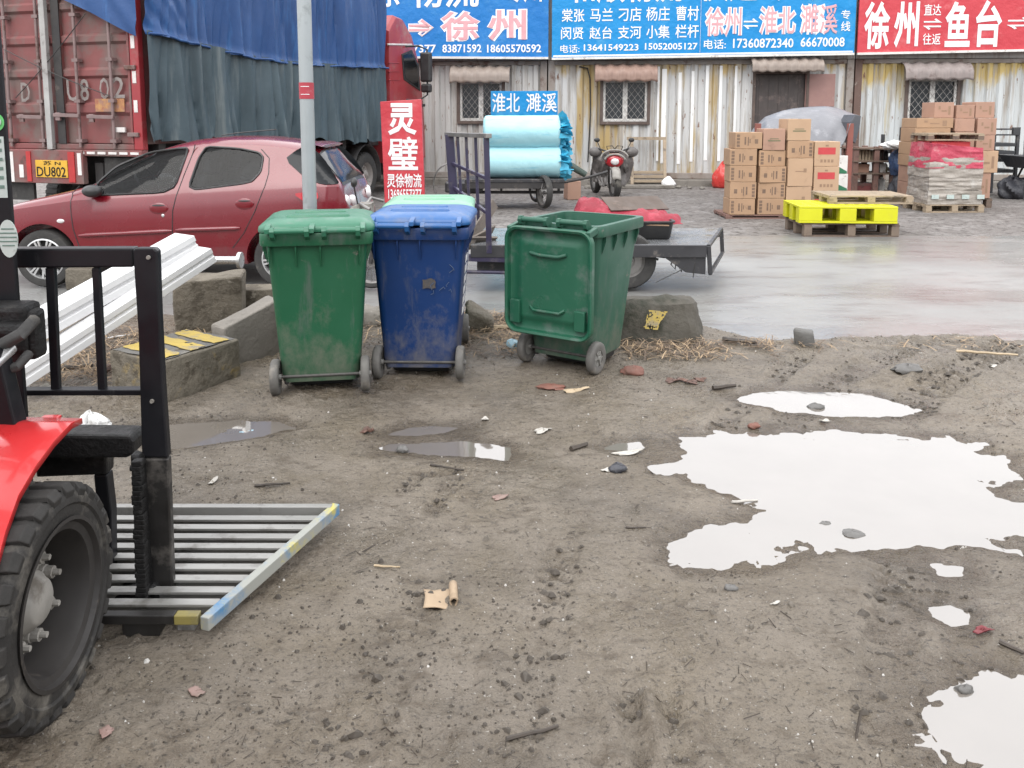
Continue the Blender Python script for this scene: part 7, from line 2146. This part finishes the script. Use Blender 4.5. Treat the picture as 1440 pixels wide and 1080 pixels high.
# box beside it and green bundle
p = V(805, 275, 15.7)
t = carton('small brown box on the ground beside the motorcycle', p.x - .13, p.x + .14, 15.7, -.03, .33, CARD3, .3, 'none', .2, 'loose boxes')
a, b = V(790, 228, 15.9), V(824, 246, 15.8)
f = MB(); f.tube([(0, 0, 0), (b - a) * .4 + Vector((0, 0, .02)), (b - a)], [.045, .075, .06], 10); o = f.build('green_bundle', M('dark_green_canvas', (.035, .055, .045), (.05, .07, .06), scale=6, rough=.7, bump=.01, bscale=20), None, smooth=50); o.location = a; tag(o, 'dark green rolled bundle sloping down beside the blue rolls', 'bundle')
# wooden frame leaning on the wall
def stand_on_wall(px, py, out): 
    u, z = wall_hit(px, py); return wall_pt(u, 0, out)
p = stand_on_wall(909, 262, .55)
t = thing('wooden_stand', 'rough open wooden stand with slats at the foot, leaning below the second window', 'wooden stand', p, WALL_A)
sc_w = 1150 / p.y
w2 = 23 / sc_w; hz_ = (262 - 195) / sc_w
f = MB()
for x in (-w2, w2): f.beam((x, 0, 0), (x, .35, hz_), .07, .05)
build_each(f, 'post', WOODP, t, bevel=.003)
f = MB(); f.beam((-w2 - .12, .34, hz_ - .02), (w2 + .04, .34, hz_ - .02), .06, .07)
for z in (.10, .20, .30): f.beam((-w2 + .03, .02 + z * .28, z), (w2 - .03, .02 + z * .28, z), .05, .06)
build_each(f, 'rail', WOODP, t, bevel=.003)
f = MB(); f.bx(-.62, .55, -.25, .15, .0, .07); o = f.build('low_plank', CONC, None, bevel=.01); o.location = p + Vector((-.05, -.25, -.03)); tag(o, 'low grey plank lying on the ground before the wooden stand', 'plank')
def lump(name, label, cat, c, sq, mat, seed, amp=.15, n=36, m=20, flat=True, group=None, tie=False):
    f = MB()
    def fn(u, v):
        a_ = 2 * math.pi * u; ph = math.pi * v
        d = Vector((math.sin(ph) * math.cos(a_), math.sin(ph) * math.sin(a_), math.cos(ph)))
        n_ = float(fbm(np.array(math.cos(a_) * 2.2 + d.z * 1.7 + 5), np.array(math.sin(a_) * 2.2 - d.z * 1.3 + 5), seed, 4))
        r = 1 + amp * n_
        z = d.z * sq[2] * r
        if tie and d.z > .55: 
            k_ = (d.z - .55) / .45
            d = Vector((d.x * (1 - .5 * k_), d.y * (1 - .5 * k_), d.z)); z += .25 * sq[2] * k_ * (1 + .5 * math.sin(a_ * 5))
        if flat: z = max(z, -sq[2] * .62)
        return (d.x * sq[0] * r, d.y * sq[1] * r, z + sq[2] * .62)
    f.grid(n + 1, m + 1, fn)
    o = f.build(name, mat, None, smooth=55); o.location = c
    if label: tag(o, label, cat, group)
    return o
REDP = M('red_plastic_bag_film', (.55, .05, .04), (.48, .04, .035), scale=6, rough=.35, bump=.01, bscale=20, dirt=(.62, .25, .22), dirt_amt=.35, dirt_scale=8)
WHTP = M('white_plastic_bag_film', (.70, .70, .69), (.60, .60, .60), scale=9, rough=.4, bump=.01, bscale=30, dirt=(.40, .36, .32), dirt_amt=.2, dirt_scale=8)
p = stand_on_wall(1009, 262, .62); lump('plastic_bag', 'tied red plastic bag standing against the container wall', 'plastic bag', p + Vector((0, 0, -.03)), (.235, .2, .30), REDP, 3, .22, tie=True)
p = stand_on_wall(935, 264, .7); lump('plastic_bag', 'small white bag slumped at the foot of the wooden stand', 'plastic bag', p + Vector((0, 0, -.03)), (.16, .14, .13), WHTP, 6, .3, tie=True)
# storage rack behind the yellow pallet
YK = 16.4
K0 = Vector((V(1240, 280, YK).x, YK, -.034))
t = thing('storage_rack', 'dark wooden rack with shelves full of odds and ends, behind the covered cart', 'rack', K0)
def K3(px, py, dy=0.0): return V(px, py, YK + dy) - K0
f = MB()
for px in (1204, 1233, 1257):
    a = K3(px, 206)
    for dy in (0, .55): f.bx(a.x - .05, a.x + .05, dy - .04, dy + .04, 0, a.z)
build_each(f, 'post', WOODR, t, bevel=.004)
for py in (208, 226, 243, 270):
    a, b = K3(1199, py), K3(1262, py)
    f = MB(); f.bx(a.x, b.x, -.06, .62, a.z - .03, a.z); f.build('shelf', WOODD, t, bevel=.003)
items = [('slatted_crate', 'pale slatted crate on the upper shelf of the rack', 'crate', 1207, 1230, 225.5, 211, WOODP), ('tin_can', 'grey tin beside the slatted crate on the upper rack shelf', 'tin', 1238, 1246, 225.5, 213, HUBM), ('tin_can', 'dark tin at the right end of the upper rack shelf', 'tin', 1248, 1255, 225.5, 212, DKST),
         ('small_box', 'rust red box on the middle shelf of the rack', 'box', 1206, 1222, 242.5, 231, CARD3), ('jerry_can', 'pale yellow can on the middle shelf of the rack', 'can', 1248, 1254, 242.5, 231, YELM), ('small_box', 'grey box between the can and the rack post, middle shelf', 'box', 1237, 1246, 242.5, 230, WHITEP), ('small_box', 'flat dark red box on the low shelf of the rack', 'box', 1206, 1229, 269.5, 258, CRED), ('jerry_can', 'whitish can on the low shelf of the rack', 'can', 1240, 1250, 269.5, 250, WHITEP)]
for nm, lab, cat, x0, x1, yb, yt, m_ in items:
    a, b = K3(x0, yb, .1), K3(x1, yt, .1)
    zb = {225.5: K3(0, 226).z, 242.5: K3(0, 243).z, 269.5: K3(0, 270).z}[yb]
    h_ = b.z - a.z; w_ = b.x - a.x
    o = thing(nm, lab, cat, K0 + Vector(((a.x + b.x) / 2, .28, zb)))
    f = MB()
    if nm == 'slatted_crate':
        for k in range(5): f.bx(-w_ / 2 + k * w_ / 5, -w_ / 2 + k * w_ / 5 + w_ / 7, -.2, -.18, 0, h_)
        f.bx(-w_ / 2, w_ / 2, -.178, .2, 0, .02); f.bx(-w_ / 2, w_ / 2, .18, .2, .02, h_); f.bx(-w_ / 2, -w_ / 2 + .02, -.178, .178, .022, h_); f.bx(w_ / 2 - .02, w_ / 2, -.178, .178, .022, h_)
        f.build('slats', m_, o)
    elif nm == 'small_box':
        f.bx(-w_ / 2, w_ / 2, -.2, .2, 0, h_); f.build('box', m_, o, bevel=.006); f = MB(); f.bx(-w_ / 2 - .004, w_ / 2 + .004, -.204, .204, h_ * .72, h_ + .004); f.build('lid', m_, o, bevel=.004)
    else:
        f.lathe([(0, 0), (w_ / 2, .0), (w_ / 2, h_ * .8), (w_ * .42, h_ * .86), (w_ * .2, h_ * .9), (w_ * .2, h_), (0, h_)], (0, 0, 0), (0, 0, 1), 20); f.build('can_body', m_, o, smooth=40)
        f = MB(); f.tube([(-w_ * .3, 0, h_ * .86), (0, 0, h_ * 1.12), (w_ * .3, 0, h_ * .86)], .008, 6); f.build('handle', DKST, o)
# blue bundle, white bag, dark bags by the right stack
YB3 = 15.9
BLT = M('dark_blue_sheet', (.02, .055, .14), (.03, .04, .07), scale=5, rough=.5, bump=.02, bscale=12, dirt=(.04, .10, .22), dirt_amt=.35, dirt_scale=5)
BLKS = M('black_sack_plastic', (.03, .032, .04), (.05, .05, .058), scale=5, rough=.45, bump=.02, bscale=12, dirt=(.10, .10, .11), dirt_amt=.3)
p = V(1272, 276, YB3); lump('sack', 'big black sack on the ground under the dark blue bundle', 'sack', Vector((p.x, YB3, -.035)), (.27, .3, .30), BLKS, 12, .35)
lump('cloth_bundle', 'dark blue sheet bundle between the rack and the carton stack', 'bundle', Vector((p.x, YB3 + .1, .42)), (.25, .3, .36), BLT, 13, .4)
p2 = V(1262, 203, YB3); lump('plastic_bag', 'pale grey bag lying on top of the dark blue bundle', 'plastic bag', Vector((p2.x, YB3 + .1, .94)), (.26, .2, .10), WHTP, 14, .35)
# black steel stillage behind the right carton stack
YST = 16.4
ST0 = Vector((V(1345, 280, YST).x, YST, -.034))
t = thing('steel_stillage', 'black steel stillage frame standing behind the right carton stack', 'steel frame', ST0)
def ST(px, py): return V(px, py, YST) - ST0
BLKF = M('black_frame_steel', (.028, .03, .034), (.045, .045, .048), scale=5, rough=.5, dirt=(.12, .11, .10), dirt_amt=.25)
xa, xb = ST(1264, 250).x, ST(1427, 250).x
f = MB()
for x in (xa, xa + .75, xb - .62, xb):
    for y in (0, .8): f.bx(x - .03, x + .03, y - .03, y + .03, 0, ST(0, 190).z)
build_each(f, 'upright', BLKF, t, bevel=.004)
f = MB()
for py in (180.5, 188.5): f.bx(xa, xb, -.035, .0, ST(0, py).z - .03, ST(0, py).z)
f.bx(xb - .12, xb + .02, -.05, .02, ST(0, 190).z, ST(0, 179).z); f.bx(xa - .03, xa + .02, -.05, .02, ST(0, 190).z, ST(0, 179).z)
for py in (201, 212, 222.5, 238): f.bx(xa, xb - .05, -.04, .8, ST(0, py).z - .07, ST(0, py).z)
build_each(f, 'crossbar', BLKF, t, bevel=.004)
for k, (px, py, sx, sz, m_, lab) in enumerate(((1414, 226, .17, .07, WHTP, 'white wrapped packet on the lower bar of the black stillage'), (1410, 278, .28, .26, BLKS, 'dark sack at the foot of the stillage, right of the cartons'), (1434, 262, .3, .24, BLKS, 'second dark sack near the right edge, below the barrow'))):
    a = V(px, py, YST - .1); lump('packet' if k == 0 else 'sack', lab, 'packet' if k == 0 else 'sack', Vector((a.x, YST + (.3 if k == 0 else -.42), a.z if k == 0 else -.035)), (sx, .22, sz), m_, 20 + k, .35)
# barrow at the right edge: dark tray with curved handles
p = V(1440, 225, 15.8)
t = thing('hand_barrow', 'black hand barrow with curved handle at the right edge', 'barrow', Vector((p.x + .12, 15.8, -.034)))
f = MB(); f.loft([rrect(.55, .7, .08, 4, 0, 0, .62), rrect(.75, .95, .1, 4, 0, 0, .85), rrect(.72, .92, .1, 4, 0, 0, .845), rrect(.5, .65, .08, 4, 0, 0, .65)]); f.build('tray', BLKF, t, smooth=40)
f = MB(); f.tube([(-.2, -.3, .62), (-.34, -.4, .9), (-.36, -.42, 1.14), (-.28, -.42, 1.24), (-.1, -.42, 1.22), (.05, -.4, 1.0)], .045, 10); f.build('handle', RUBBER, t, smooth=60)
f = MB(); f.tube([(-.2, -.2, .64), (-.25, -.3, .02)], .02, 8); f.tube([(.2, -.2, .64), (.25, -.3, .02)], .02, 8); build_each(f, 'leg', BLKF, t)
f = MB(); f.lathe([(0, -.04), (.15, -.04), (.19, -.03), (.19, .03), (.15, .04), (0, .04)], (0, .5, .19), (1, 0, 0), 24); f.tube([(0, .5, .19), (0, .2, .63)], .02, 6); f.build('wheel', RUBBER, t, smooth=50)
# rubble against the footing
for k, (px, s_) in enumerate(((790, .09), (812, .06), (826, .08), (948, .07), (962, .05), (978, .06), (940, .05))):
    p = stand_on_wall(px, 264, .8 + .1 * (k % 3)); lump('rubble_stone', None, None, Vector((p.x, p.y, -.035)), (s_, s_ * .8, s_ * .6), CONC, 50 + k, .5, 14, 9)
    o = bpy.data.objects[-1] if False else None
for o in [o for o in COL.objects if o.name.startswith('rubble_stone')]:
    tag(o, 'one of the small rubble stones lying along the foot of the container wall', 'stone', 'rubble stones by the wall')
# ------------------------------------------------------------------ litter on the mud
STK = M('dark_wet_twig', (.055, .042, .032), (.035, .028, .022), scale=20, rough=.6)
TAN = M('pale_dry_stick', (.42, .33, .22), (.32, .25, .16), scale=12, rough=.7)
BRICK = M('wet_red_brick', (.20, .085, .06), (.14, .065, .05), scale=9, rough=.7, bump=.006, bscale=40, dirt=(.12, .10, .08), dirt_amt=.35)
LEAFM = M('rotting_brown_leaf', (.13, .065, .045), (.08, .045, .035), scale=14, rough=.55)
PAPR = M('dirty_white_paper', (.46, .44, .40), (.34, .32, .29), scale=12, rough=.7, dirt=(.24, .21, .17), dirt_amt=.3, dirt_scale=14)
PNK = M('faded_pink_scrap', (.24, .155, .135), (.19, .135, .115), scale=12, rough=.6, dirt=(.2, .16, .13), dirt_amt=.4, dirt_scale=12)
STONE = M('wet_grey_stone', (.13, .125, .12), (.09, .086, .08), scale=14, rough=.5, bump=.004, bscale=60)
LBL = M('pale_blue_plastic', (.30, .48, .58), (.36, .52, .60), scale=14, rough=.35)
def on_mud(px, py):
    p = G(px, py); p.z = gz(p.x, p.y); p = G(px, py, max(p.z, WATER)); return Vector((p.x, p.y, max(gz(p.x, p.y), WATER - .01)))
def stick(px0, py0, px1, py1, r, label, mat=STK, name='twig', group=None, cat='twig'):
    a, b = on_mud(px0, py0), on_mud(px1, py1)
    f = MB(); n = 7; P = []
    for k in range(n):
        q = a.lerp(b, k / (n - 1)) - a; L_ = (b - a).length
        q += Vector((random.uniform(-.02, .02) * L_, random.uniform(-.02, .02) * L_, r * .9 + random.uniform(0, .01) * L_)); P.append(q)
    f.tube(P, [r * (1 - .4 * k / n) for k in range(n)], 6); o = f.build(name, mat, None, smooth=50); o.location = a
    return tag(o, label, cat, group)
def scrap(px0, py0, px1, py1, label, mat, name='paper_scrap', cat='scrap', wy=None, curl=.012, seed=1):
    a, b = on_mud(px0, py0), on_mud(px1, py1); c = (a + b) / 2; wx = (b - a).length; wy = wy or wx * .6
    ang = math.atan2(b.y - a.y, b.x - a.x)
    f = MB()
    def fn(u, v):
        n_ = float(fbm(np.array(u * 4 + seed), np.array(v * 4), seed, 3))
        an = 2 * math.pi * u
        out_ = .40 * (1 + .75 * float(fbm(np.array(math.cos(an) * 1.7 + 3), np.array(math.sin(an) * 1.7 + 3), seed + 3, 3))) / max(abs(math.cos(an)), abs(math.sin(an))) ** .6
        x, y = out_ * v * math.cos(an) * wx, out_ * v * math.sin(an) * wy
        return (x * math.cos(ang) - y * math.sin(ang), x * math.sin(ang) + y * math.cos(ang), .004 + curl * .55 * (n_ + .5) + curl * .3 * v * v * math.sin(an * 2 + seed))
    f.grid(25, 6, fn); o = f.build(name, mat, None, smooth=40, solid=.0025); o.location = c
    return tag(o, label, cat)
def chunk(px, py, sx, sy, sz, label, mat, name='brick_piece', cat='brick', seed=1, rz=0):
    c = on_mud(px, py)
    o = lump(name, label, cat, c - Vector((0, 0, sz * .15)), (sx, sy, sz), mat, seed, .5, 14, 9); o.rotation_euler = (0, 0, rz); return o
# curled cardboard wrapper
c = on_mud(622, 842)
t = thing('cardboard_wrapper', 'torn brown cardboard wrapper with a rolled end, lying in mid mud', 'cardboard', c, R(6))
f = MB()
def wrp(u, v):
    x = -.062 + .10 * u + .006 * math.sin(v * 3); y = (v - .5) * .105 - .015 * u
    return (x, y, .006 + .003 * math.sin(u * 5 + v * 3) + .003 * float(vnoise(np.array(u * 6), np.array(v * 6), 2)))
f.grid(12, 10, wrp); f.build('sheet', M('wet_brown_cardboard', (.36, .27, .18), (.29, .215, .145), scale=8, rough=.8, dirt=(.2, .15, .1), dirt_amt=.3), t, smooth=60, solid=.003)
f = MB(); f.grid(18, 6, lambda u, v: (.036 + (.014 - .004 * u) * math.cos(u * 9), (v - .5) * .10, .018 + (.016 - .004 * u) * math.sin(u * 9))); f.build('rolled_end', MATS['wet_brown_cardboard'], t, smooth=70, solid=.002)
c = on_mud(128, 604); lump('plastic_bag', 'crumpled white plastic bag on the mud behind the forklift wheel', 'plastic bag', c - Vector((0, 0, .015)), (.085, .06, .052), WHTP, 8, .9, 40, 24, tie=True)
chunk(890, 526, .07, .045, .035, 'red brown brick piece on the mud right of the open bin', BRICK, seed=2)
chunk(775, 546, .09, .045, .016, 'flat reddish brick sliver on the mud in front of the open bin', BRICK, seed=3)
for k in range(4): scrap(936 + 13 * k, 538 - (k % 2) * 4, 956 + 13 * k, 536 + (k % 3) * 2, ['leftmost of the four brown leaves in a row right of the brick piece', 'second of the four brown leaves right of the brick piece', 'third of the four brown leaves right of the brick piece', 'rightmost of the four brown leaves in a row right of the brick piece'][k], LEAFM, 'dead_leaf', 'leaf', .07, .02, 4 + k)
scrap(788, 554, 828, 546, 'straw coloured torn wrapper in front of the open bin', TAN, 'torn_wrapper', 'scrap', .06, .02, 9)
stick(1002, 549, 1034, 546, .014, 'short thick dark stick left of the upper puddle', STK, 'wood_stick', None, 'stick')
chunk(868, 662, .04, .03, .022, 'small black lump of rubbish left of the large puddle', BLKS, 'rubbish_lump', 'rubbish', 5); scrap(846, 664, 864, 660, 'greyish white scrap beside the small black lump', PAPR, seed=7, wy=.04)
scrap(858, 640, 906, 635, 'dirty white strip at the edge of the side puddle', PAPR, wy=.05, seed=8)
stick(803, 635, 826, 627, .013, 'thick dark splinter left of the side puddle', STK, 'wood_stick', None, 'stick')
scrap(750, 611, 778, 604, 'pale torn scrap on dark bits right of the middle puddle', PAPR, seed=10, wy=.06, curl=.025)
scrap(676, 592, 688, 590, 'small white scrap just beyond the middle puddle', PAPR, seed=11, wy=.05)
scrap(508, 611, 526, 606, 'dark curled leaf left of the middle puddle', LEAFM, 'dead_leaf', 'leaf', .045, .03, 12)
chunk(565, 634, .03, .022, .022, 'dark round lump just below the middle puddle', STONE, 'mud_stone', 'stone', 13)
scrap(293, 684, 305, 674, 'small oval white scrap on the mud beyond the slatted rack', PAPR, seed=14, wy=.03)
scrap(336, 609, 356, 604, 'faded blue plastic strip at the edge of the left puddle', LBL, 'plastic_strip', 'plastic strip', .03, .01, 15)
stick(357, 685, 408, 681, .006, 'thin dark twig on the mud beyond the rack', STK); stick(604, 660, 652, 661, .005, 'thin dark twig below the middle puddle'); stick(880, 743, 908, 743, .004, 'short thin twig left of the lower large puddle edge')
stick(710, 1043, 786, 1024, .006, 'long dark twig lying near the bottom of the picture', STK); stick(662, 466, 752, 462, .022, 'pale bamboo pole lying between the blue and the open bin', TAN, 'bamboo_pole', None, 'pole')
scrap(690, 704, 718, 697, 'faded pink red scrap in the middle of the mud', PNK, seed=16, wy=.04); scrap(268, 979, 286, 970, 'pale pink flake near the forklift wheel', PNK, seed=17, wy=.05, curl=.006); scrap(140, 1037, 160, 1027, 'pale pink flake at the lower left corner', PNK, seed=18, wy=.05, curl=.006)
stick(526, 797, 562, 799, .004, 'straw coloured stalk on the mud left of centre', TAN, 'straw_stalk', None, 'straw'); scrap(1082, 852, 1097, 848, 'tiny cream coloured strip below the large puddle', PAPR, seed=19, wy=.012, curl=.004)
chunk(1028, 829, .022, .016, .012, 'small dark stone below the left tip of the large puddle', STONE, 'mud_stone', 'stone', 20)
stick(1016, 480, 1066, 484, .018, 'dark splintered lath at the edge of the wet road', STK, 'wood_lath', None, 'lath'); stick(1345, 497, 1432, 502, .010, 'long pale lath on the mud near the right edge', TAN, 'wood_lath', None, 'lath')
scrap(1392, 516, 1418, 512, 'dirty white scrap at the right edge near the pale lath', PAPR, seed=21, wy=.07)
c = on_mud(721, 486); lump('plastic_bottle', 'crushed pale blue plastic bottle by the wheel of the open bin', 'bottle', c - Vector((0, 0, .01)), (.045, .05, .035), LBL, 22, .4, 18, 10)
stick(1405, 906, 1440, 925, .008, 'dark ragged twig above the lower right puddle', STK); scrap(1370, 890, 1396, 886, 'dark red leaf above the lower right puddle', M('wine_red_leaf', (.17, .03, .035), (.12, .025, .03), scale=12, rough=.5), 'dead_leaf', 'leaf', .03, .02, 23)
chunk(1357, 971, .025, .014, .014, 'small stones breaking the surface of the lower right puddle', STONE, 'mud_stone', 'stone', 24); chunk(1200, 751, .045, .028, .012, 'flat mud stone rising from the large puddle', STONE, 'mud_stone', 'stone', 25); chunk(1160, 735, .03, .018, .010, 'smaller flat stone in the large puddle', STONE, 'mud_stone', 'stone', 26)
chunk(1148, 573, .05, .03, .022, 'grey stone at the lower edge of the upper puddle', STONE, 'mud_stone', 'stone', 27); chunk(1277, 523, .09, .05, .035, 'dark clod right of the upper puddle', STONE, 'mud_stone', 'stone', 28); chunk(1060, 604, .03, .02, .018, 'small brown stone on the far edge of the large puddle', BRICK, 'mud_stone', 'stone', 29)
stick(84, 521, 132, 517, .014, 'dark plank piece lying behind the black backrest', STK, 'wood_lath', None, 'lath'); stick(146, 527, 172, 520, .03, 'short brown log behind the black backrest', LEAFM, 'wood_log', None, 'log')
scrap(50, 551, 74, 546, 'crumpled white paper behind the black backrest', PAPR, seed=31, wy=.07, curl=.03)
scrap(1150, 598, 1166, 596, 'tiny pale scrap by the far edge of the large puddle', PAPR, seed=32, wy=.03)
stick(1030, 709, 1065, 704, .006, 'pale stick at the notch of the large puddle', PAPR, 'straw_stalk', None, 'straw')
scrap(336, 838, 356, 834, 'white flake beside the slatted rack on the mud', PAPR, seed=34, wy=.03) if False else None
stick(148, 478, 182, 472, .008, 'white cable end lying behind the backrest', PVC, 'cable_end', None, 'cable')
# ------------------------------------------------------------------ uncountable litter
rng_ = np.random.default_rng(5)
def scatter(name, n, size, mat, region, kind='lump', clump=1.5, seed=3, aspect=1.0):
    vs, fs = [], []
    cnt = 0; tries = 0
    xs_, ys_ = [], []
    while cnt < n and tries < 60:
        tries += 1
        u = rng_.random(n * 3); v = rng_.random(n * 3)
        x0, x1, y0, y1 = region
        Y_ = y0 * (y1 / y0) ** v; X_ = x0 + (x1 - x0) * u
        keep = (np.abs(X_) < Y_ * .68 + .2)
        d = np.clip(.5 + clump * fbm(X_ * 1.7, Y_ * 1.7, seed, 4), 0, 1) ** 2
        keep &= rng_.random(len(X_)) < d
        xs_ += list(X_[keep]); ys_ += list(Y_[keep]); cnt = len(xs_)
    X_, Y_ = np.array(xs_[:n]), np.array(ys_[:n])
    Z_ = ground_z(X_, Y_)
    ok = Z_ > WATER + .001
    for x, y, z in zip(X_[ok], Y_[ok], Z_[ok]):
        s = size * rng_.lognormal(0, .45); a = rng_.random() * 6.28; k = len(vs)
        if kind == 'lump':
            h = s * rng_.uniform(.5, .9)
            for i in range(5):
                t_ = a + i * 1.2566; r = s * rng_.uniform(.6, 1.1); vs.append((x + r * math.cos(t_), y + r * math.sin(t_), z - .001))
            for i in range(3):
                t_ = a + .5 + i * 2.094; r = s * rng_.uniform(.25, .6); vs.append((x + r * math.cos(t_), y + r * math.sin(t_), z + h))
            fs += [(k, k + 1, k + 5), (k + 1, k + 2, k + 6, k + 5), (k + 2, k + 3, k + 6), (k + 3, k + 4, k + 7, k + 6), (k + 4, k, k + 5, k + 7), (k + 5, k + 6, k + 7)]
        else:
            L_ = s * aspect; w_ = s * .5; c, s2 = math.cos(a), math.sin(a); up = rng_.uniform(.0, .25) * L_
            for (p_, q_, r_) in ((-1, -1, 0), (-1, 1, 0), (1, 1, 0), (1, -1, 0), (-1, 0, 1), (1, 0, 1)):
                px_, py_ = p_ * L_ / 2, q_ * w_ / 2
                vs.append((x + px_ * c - py_ * s2, y + px_ * s2 + py_ * c, z + .001 + r_ * w_ * .8 + (up if p_ > 0 else 0)))
            fs += [(k, k + 1, k + 4), (k + 3, k + 5, k + 2), (k, k + 4, k + 5, k + 3), (k + 1, k + 2, k + 5, k + 4)]
    me_ = bpy.data.meshes.new(name); me_.from_pydata(vs, [], fs); me_.materials.append(mat)
    o = bpy.data.objects.new(name, me_); COL.objects.link(o); tag(o, kind='stuff'); return o
CLOD = M('dark_mud_crumb', (.038, .031, .024), (.07, .058, .046), scale=30, rough=.7)
CLOD2 = M('mid_mud_crumb', (.12, .104, .085), (.095, .082, .066), scale=30, rough=.75)
GRIT = M('pale_grit', (.36, .34, .31), (.46, .45, .43), scale=60, rough=.6)
scatter('mud_crumbs', 5200, .0036, CLOD, (-3.2, 4.4, 1.75, 6.0), 'lump', 2.4, 3)
scatter('mud_clods', 1700, .0050, CLOD2, (-3.2, 4.4, 1.75, 6.0), 'lump', 2.0, 13)
scatter('pale_grit', 500, .0030, GRIT, (-3.2, 4.4, 1.75, 6.0), 'lump', 1.2, 23)
scatter('twig_litter', 1700, .0026, STK, (-3.2, 4.4, 1.75, 6.1), 'stalk', 2.2, 33, 7)
# dark crumbs pressed out along the tyre tracks
def track_crumbs():
    vs, fs = [], []
    for path, wd, dp, pit in TRACKS:
        pts = [G(*p) for p in path]
        for a, b in zip(pts[:-1], pts[1:]):
            L = (b - a).length; e = (b - a) / L; nrm = Vector((-e.y, e.x, 0)); k = int(L / pit)
            for i in range(k):
                if rng_.random() < .25: continue
                for j in range(int(wd / .012)):
                    if rng_.random() < .45: continue
                    w_ = (j / (wd / .012) - .5) * wd
                    q = a + e * ((i + .5) * pit + abs(w_) * .4 + rng_.normal(0, .006)) + nrm * (w_ + rng_.normal(0, .006))
                    z = gz_fast(q.x, q.y)
                    if z < WATER + .001: continue
                    s = .0072 * rng_.lognormal(0, .4); kk = len(vs); an = rng_.random() * 6.28
                    for m in range(5):
                        t_ = an + m * 1.2566; r = s * rng_.uniform(.6, 1.25); vs.append((q.x + r * math.cos(t_) * 1.3, q.y + r * math.sin(t_), z - .001))
                    for m in range(3):
                        t_ = an + .5 + m * 2.094; r = s * rng_.uniform(.3, .6); vs.append((q.x + r * math.cos(t_), q.y + r * math.sin(t_), z + s * .7))
                    fs += [(kk, kk + 1, kk + 5), (kk + 1, kk + 2, kk + 6, kk + 5), (kk + 2, kk + 3, kk + 6), (kk + 3, kk + 4, kk + 7, kk + 6), (kk + 4, kk, kk + 5, kk + 7), (kk + 5, kk + 6, kk + 7)]
    me_ = bpy.data.meshes.new('track_crumbs'); me_.from_pydata(vs, [], fs); me_.materials.append(CLOD)
    o = bpy.data.objects.new('track_crumbs', me_); COL.objects.link(o); tag(o, kind='stuff')
def gz_fast(x, y):
    i = min(max(int(np.searchsorted(xs_g, x)), 1), len(xs_g) - 1); j = min(max(int(np.searchsorted(ys_g, y)), 1), len(ys_g) - 1)
    return float(ZZ[j, i])
track_crumbs()
STRAW = M('dry_straw', (.36, .26, .16), (.24, .165, .10), scale=8, rough=.8)
STRAW2 = M('dark_straw', (.15, .105, .07), (.10, .07, .05), scale=8, rough=.8)
def straw(name, n, mat, boxes, seed):
    r_ = np.random.default_rng(seed); vs, fs = [], []
    for (x0, x1, y0, y1, w_) in boxes:
        m = int(n * w_)
        X_ = x0 + (x1 - x0) * r_.random(m); Y_ = y0 + (y1 - y0) * r_.random(m)
        keep = r_.random(m) < np.clip(.45 + 1.6 * fbm(X_ * 2.6, Y_ * 2.6, seed, 3), 0, 1); X_, Y_ = X_[keep], Y_[keep]
        Z_ = ground_z(X_, Y_)
        for x, y, z in zip(X_, Y_, Z_):
            k = len(vs); L_ = r_.uniform(.03, .14); a = r_.random() * 6.28; c, s2 = math.cos(a), math.sin(a); w2_ = r_.uniform(.0012, .0042); z += r_.uniform(.002, .03); dz = r_.uniform(-.02, .035)
            for p_, q_ in ((-1, -1), (-1, 1), (0, 1), (0, -1), (1, 1), (1, -1)):
                vs.append((x + p_ * L_ / 2 * c - q_ * w2_ * s2, y + p_ * L_ / 2 * s2 + q_ * w2_ * c, z + dz * (p_ + 1) / 2 + (.006 if p_ == 0 else 0)))
            fs += [(k, k + 1, k + 2, k + 3), (k + 3, k + 2, k + 4, k + 5)]
    me_ = bpy.data.meshes.new(name); me_.from_pydata(vs, [], fs); me_.materials.append(mat)
    o = bpy.data.objects.new(name, me_); COL.objects.link(o); tag(o, kind='stuff')
BX_ = [(-1.6, -.7, 5.3, 6.3, .18), (-.75, .2, 5.15, 6.35, .34), (-.1, .9, 5.1, 6.3, .2), (.75, 1.75, 5.1, 5.5, .13), (-3.1, -2.0, 4.6, 5.8, .45), (1.6, 4.5, 5.25, 5.55, .05)]
straw('dry_straw', 3600, STRAW, BX_, 3)
straw('dark_straw', 3000, STRAW2, BX_, 4)
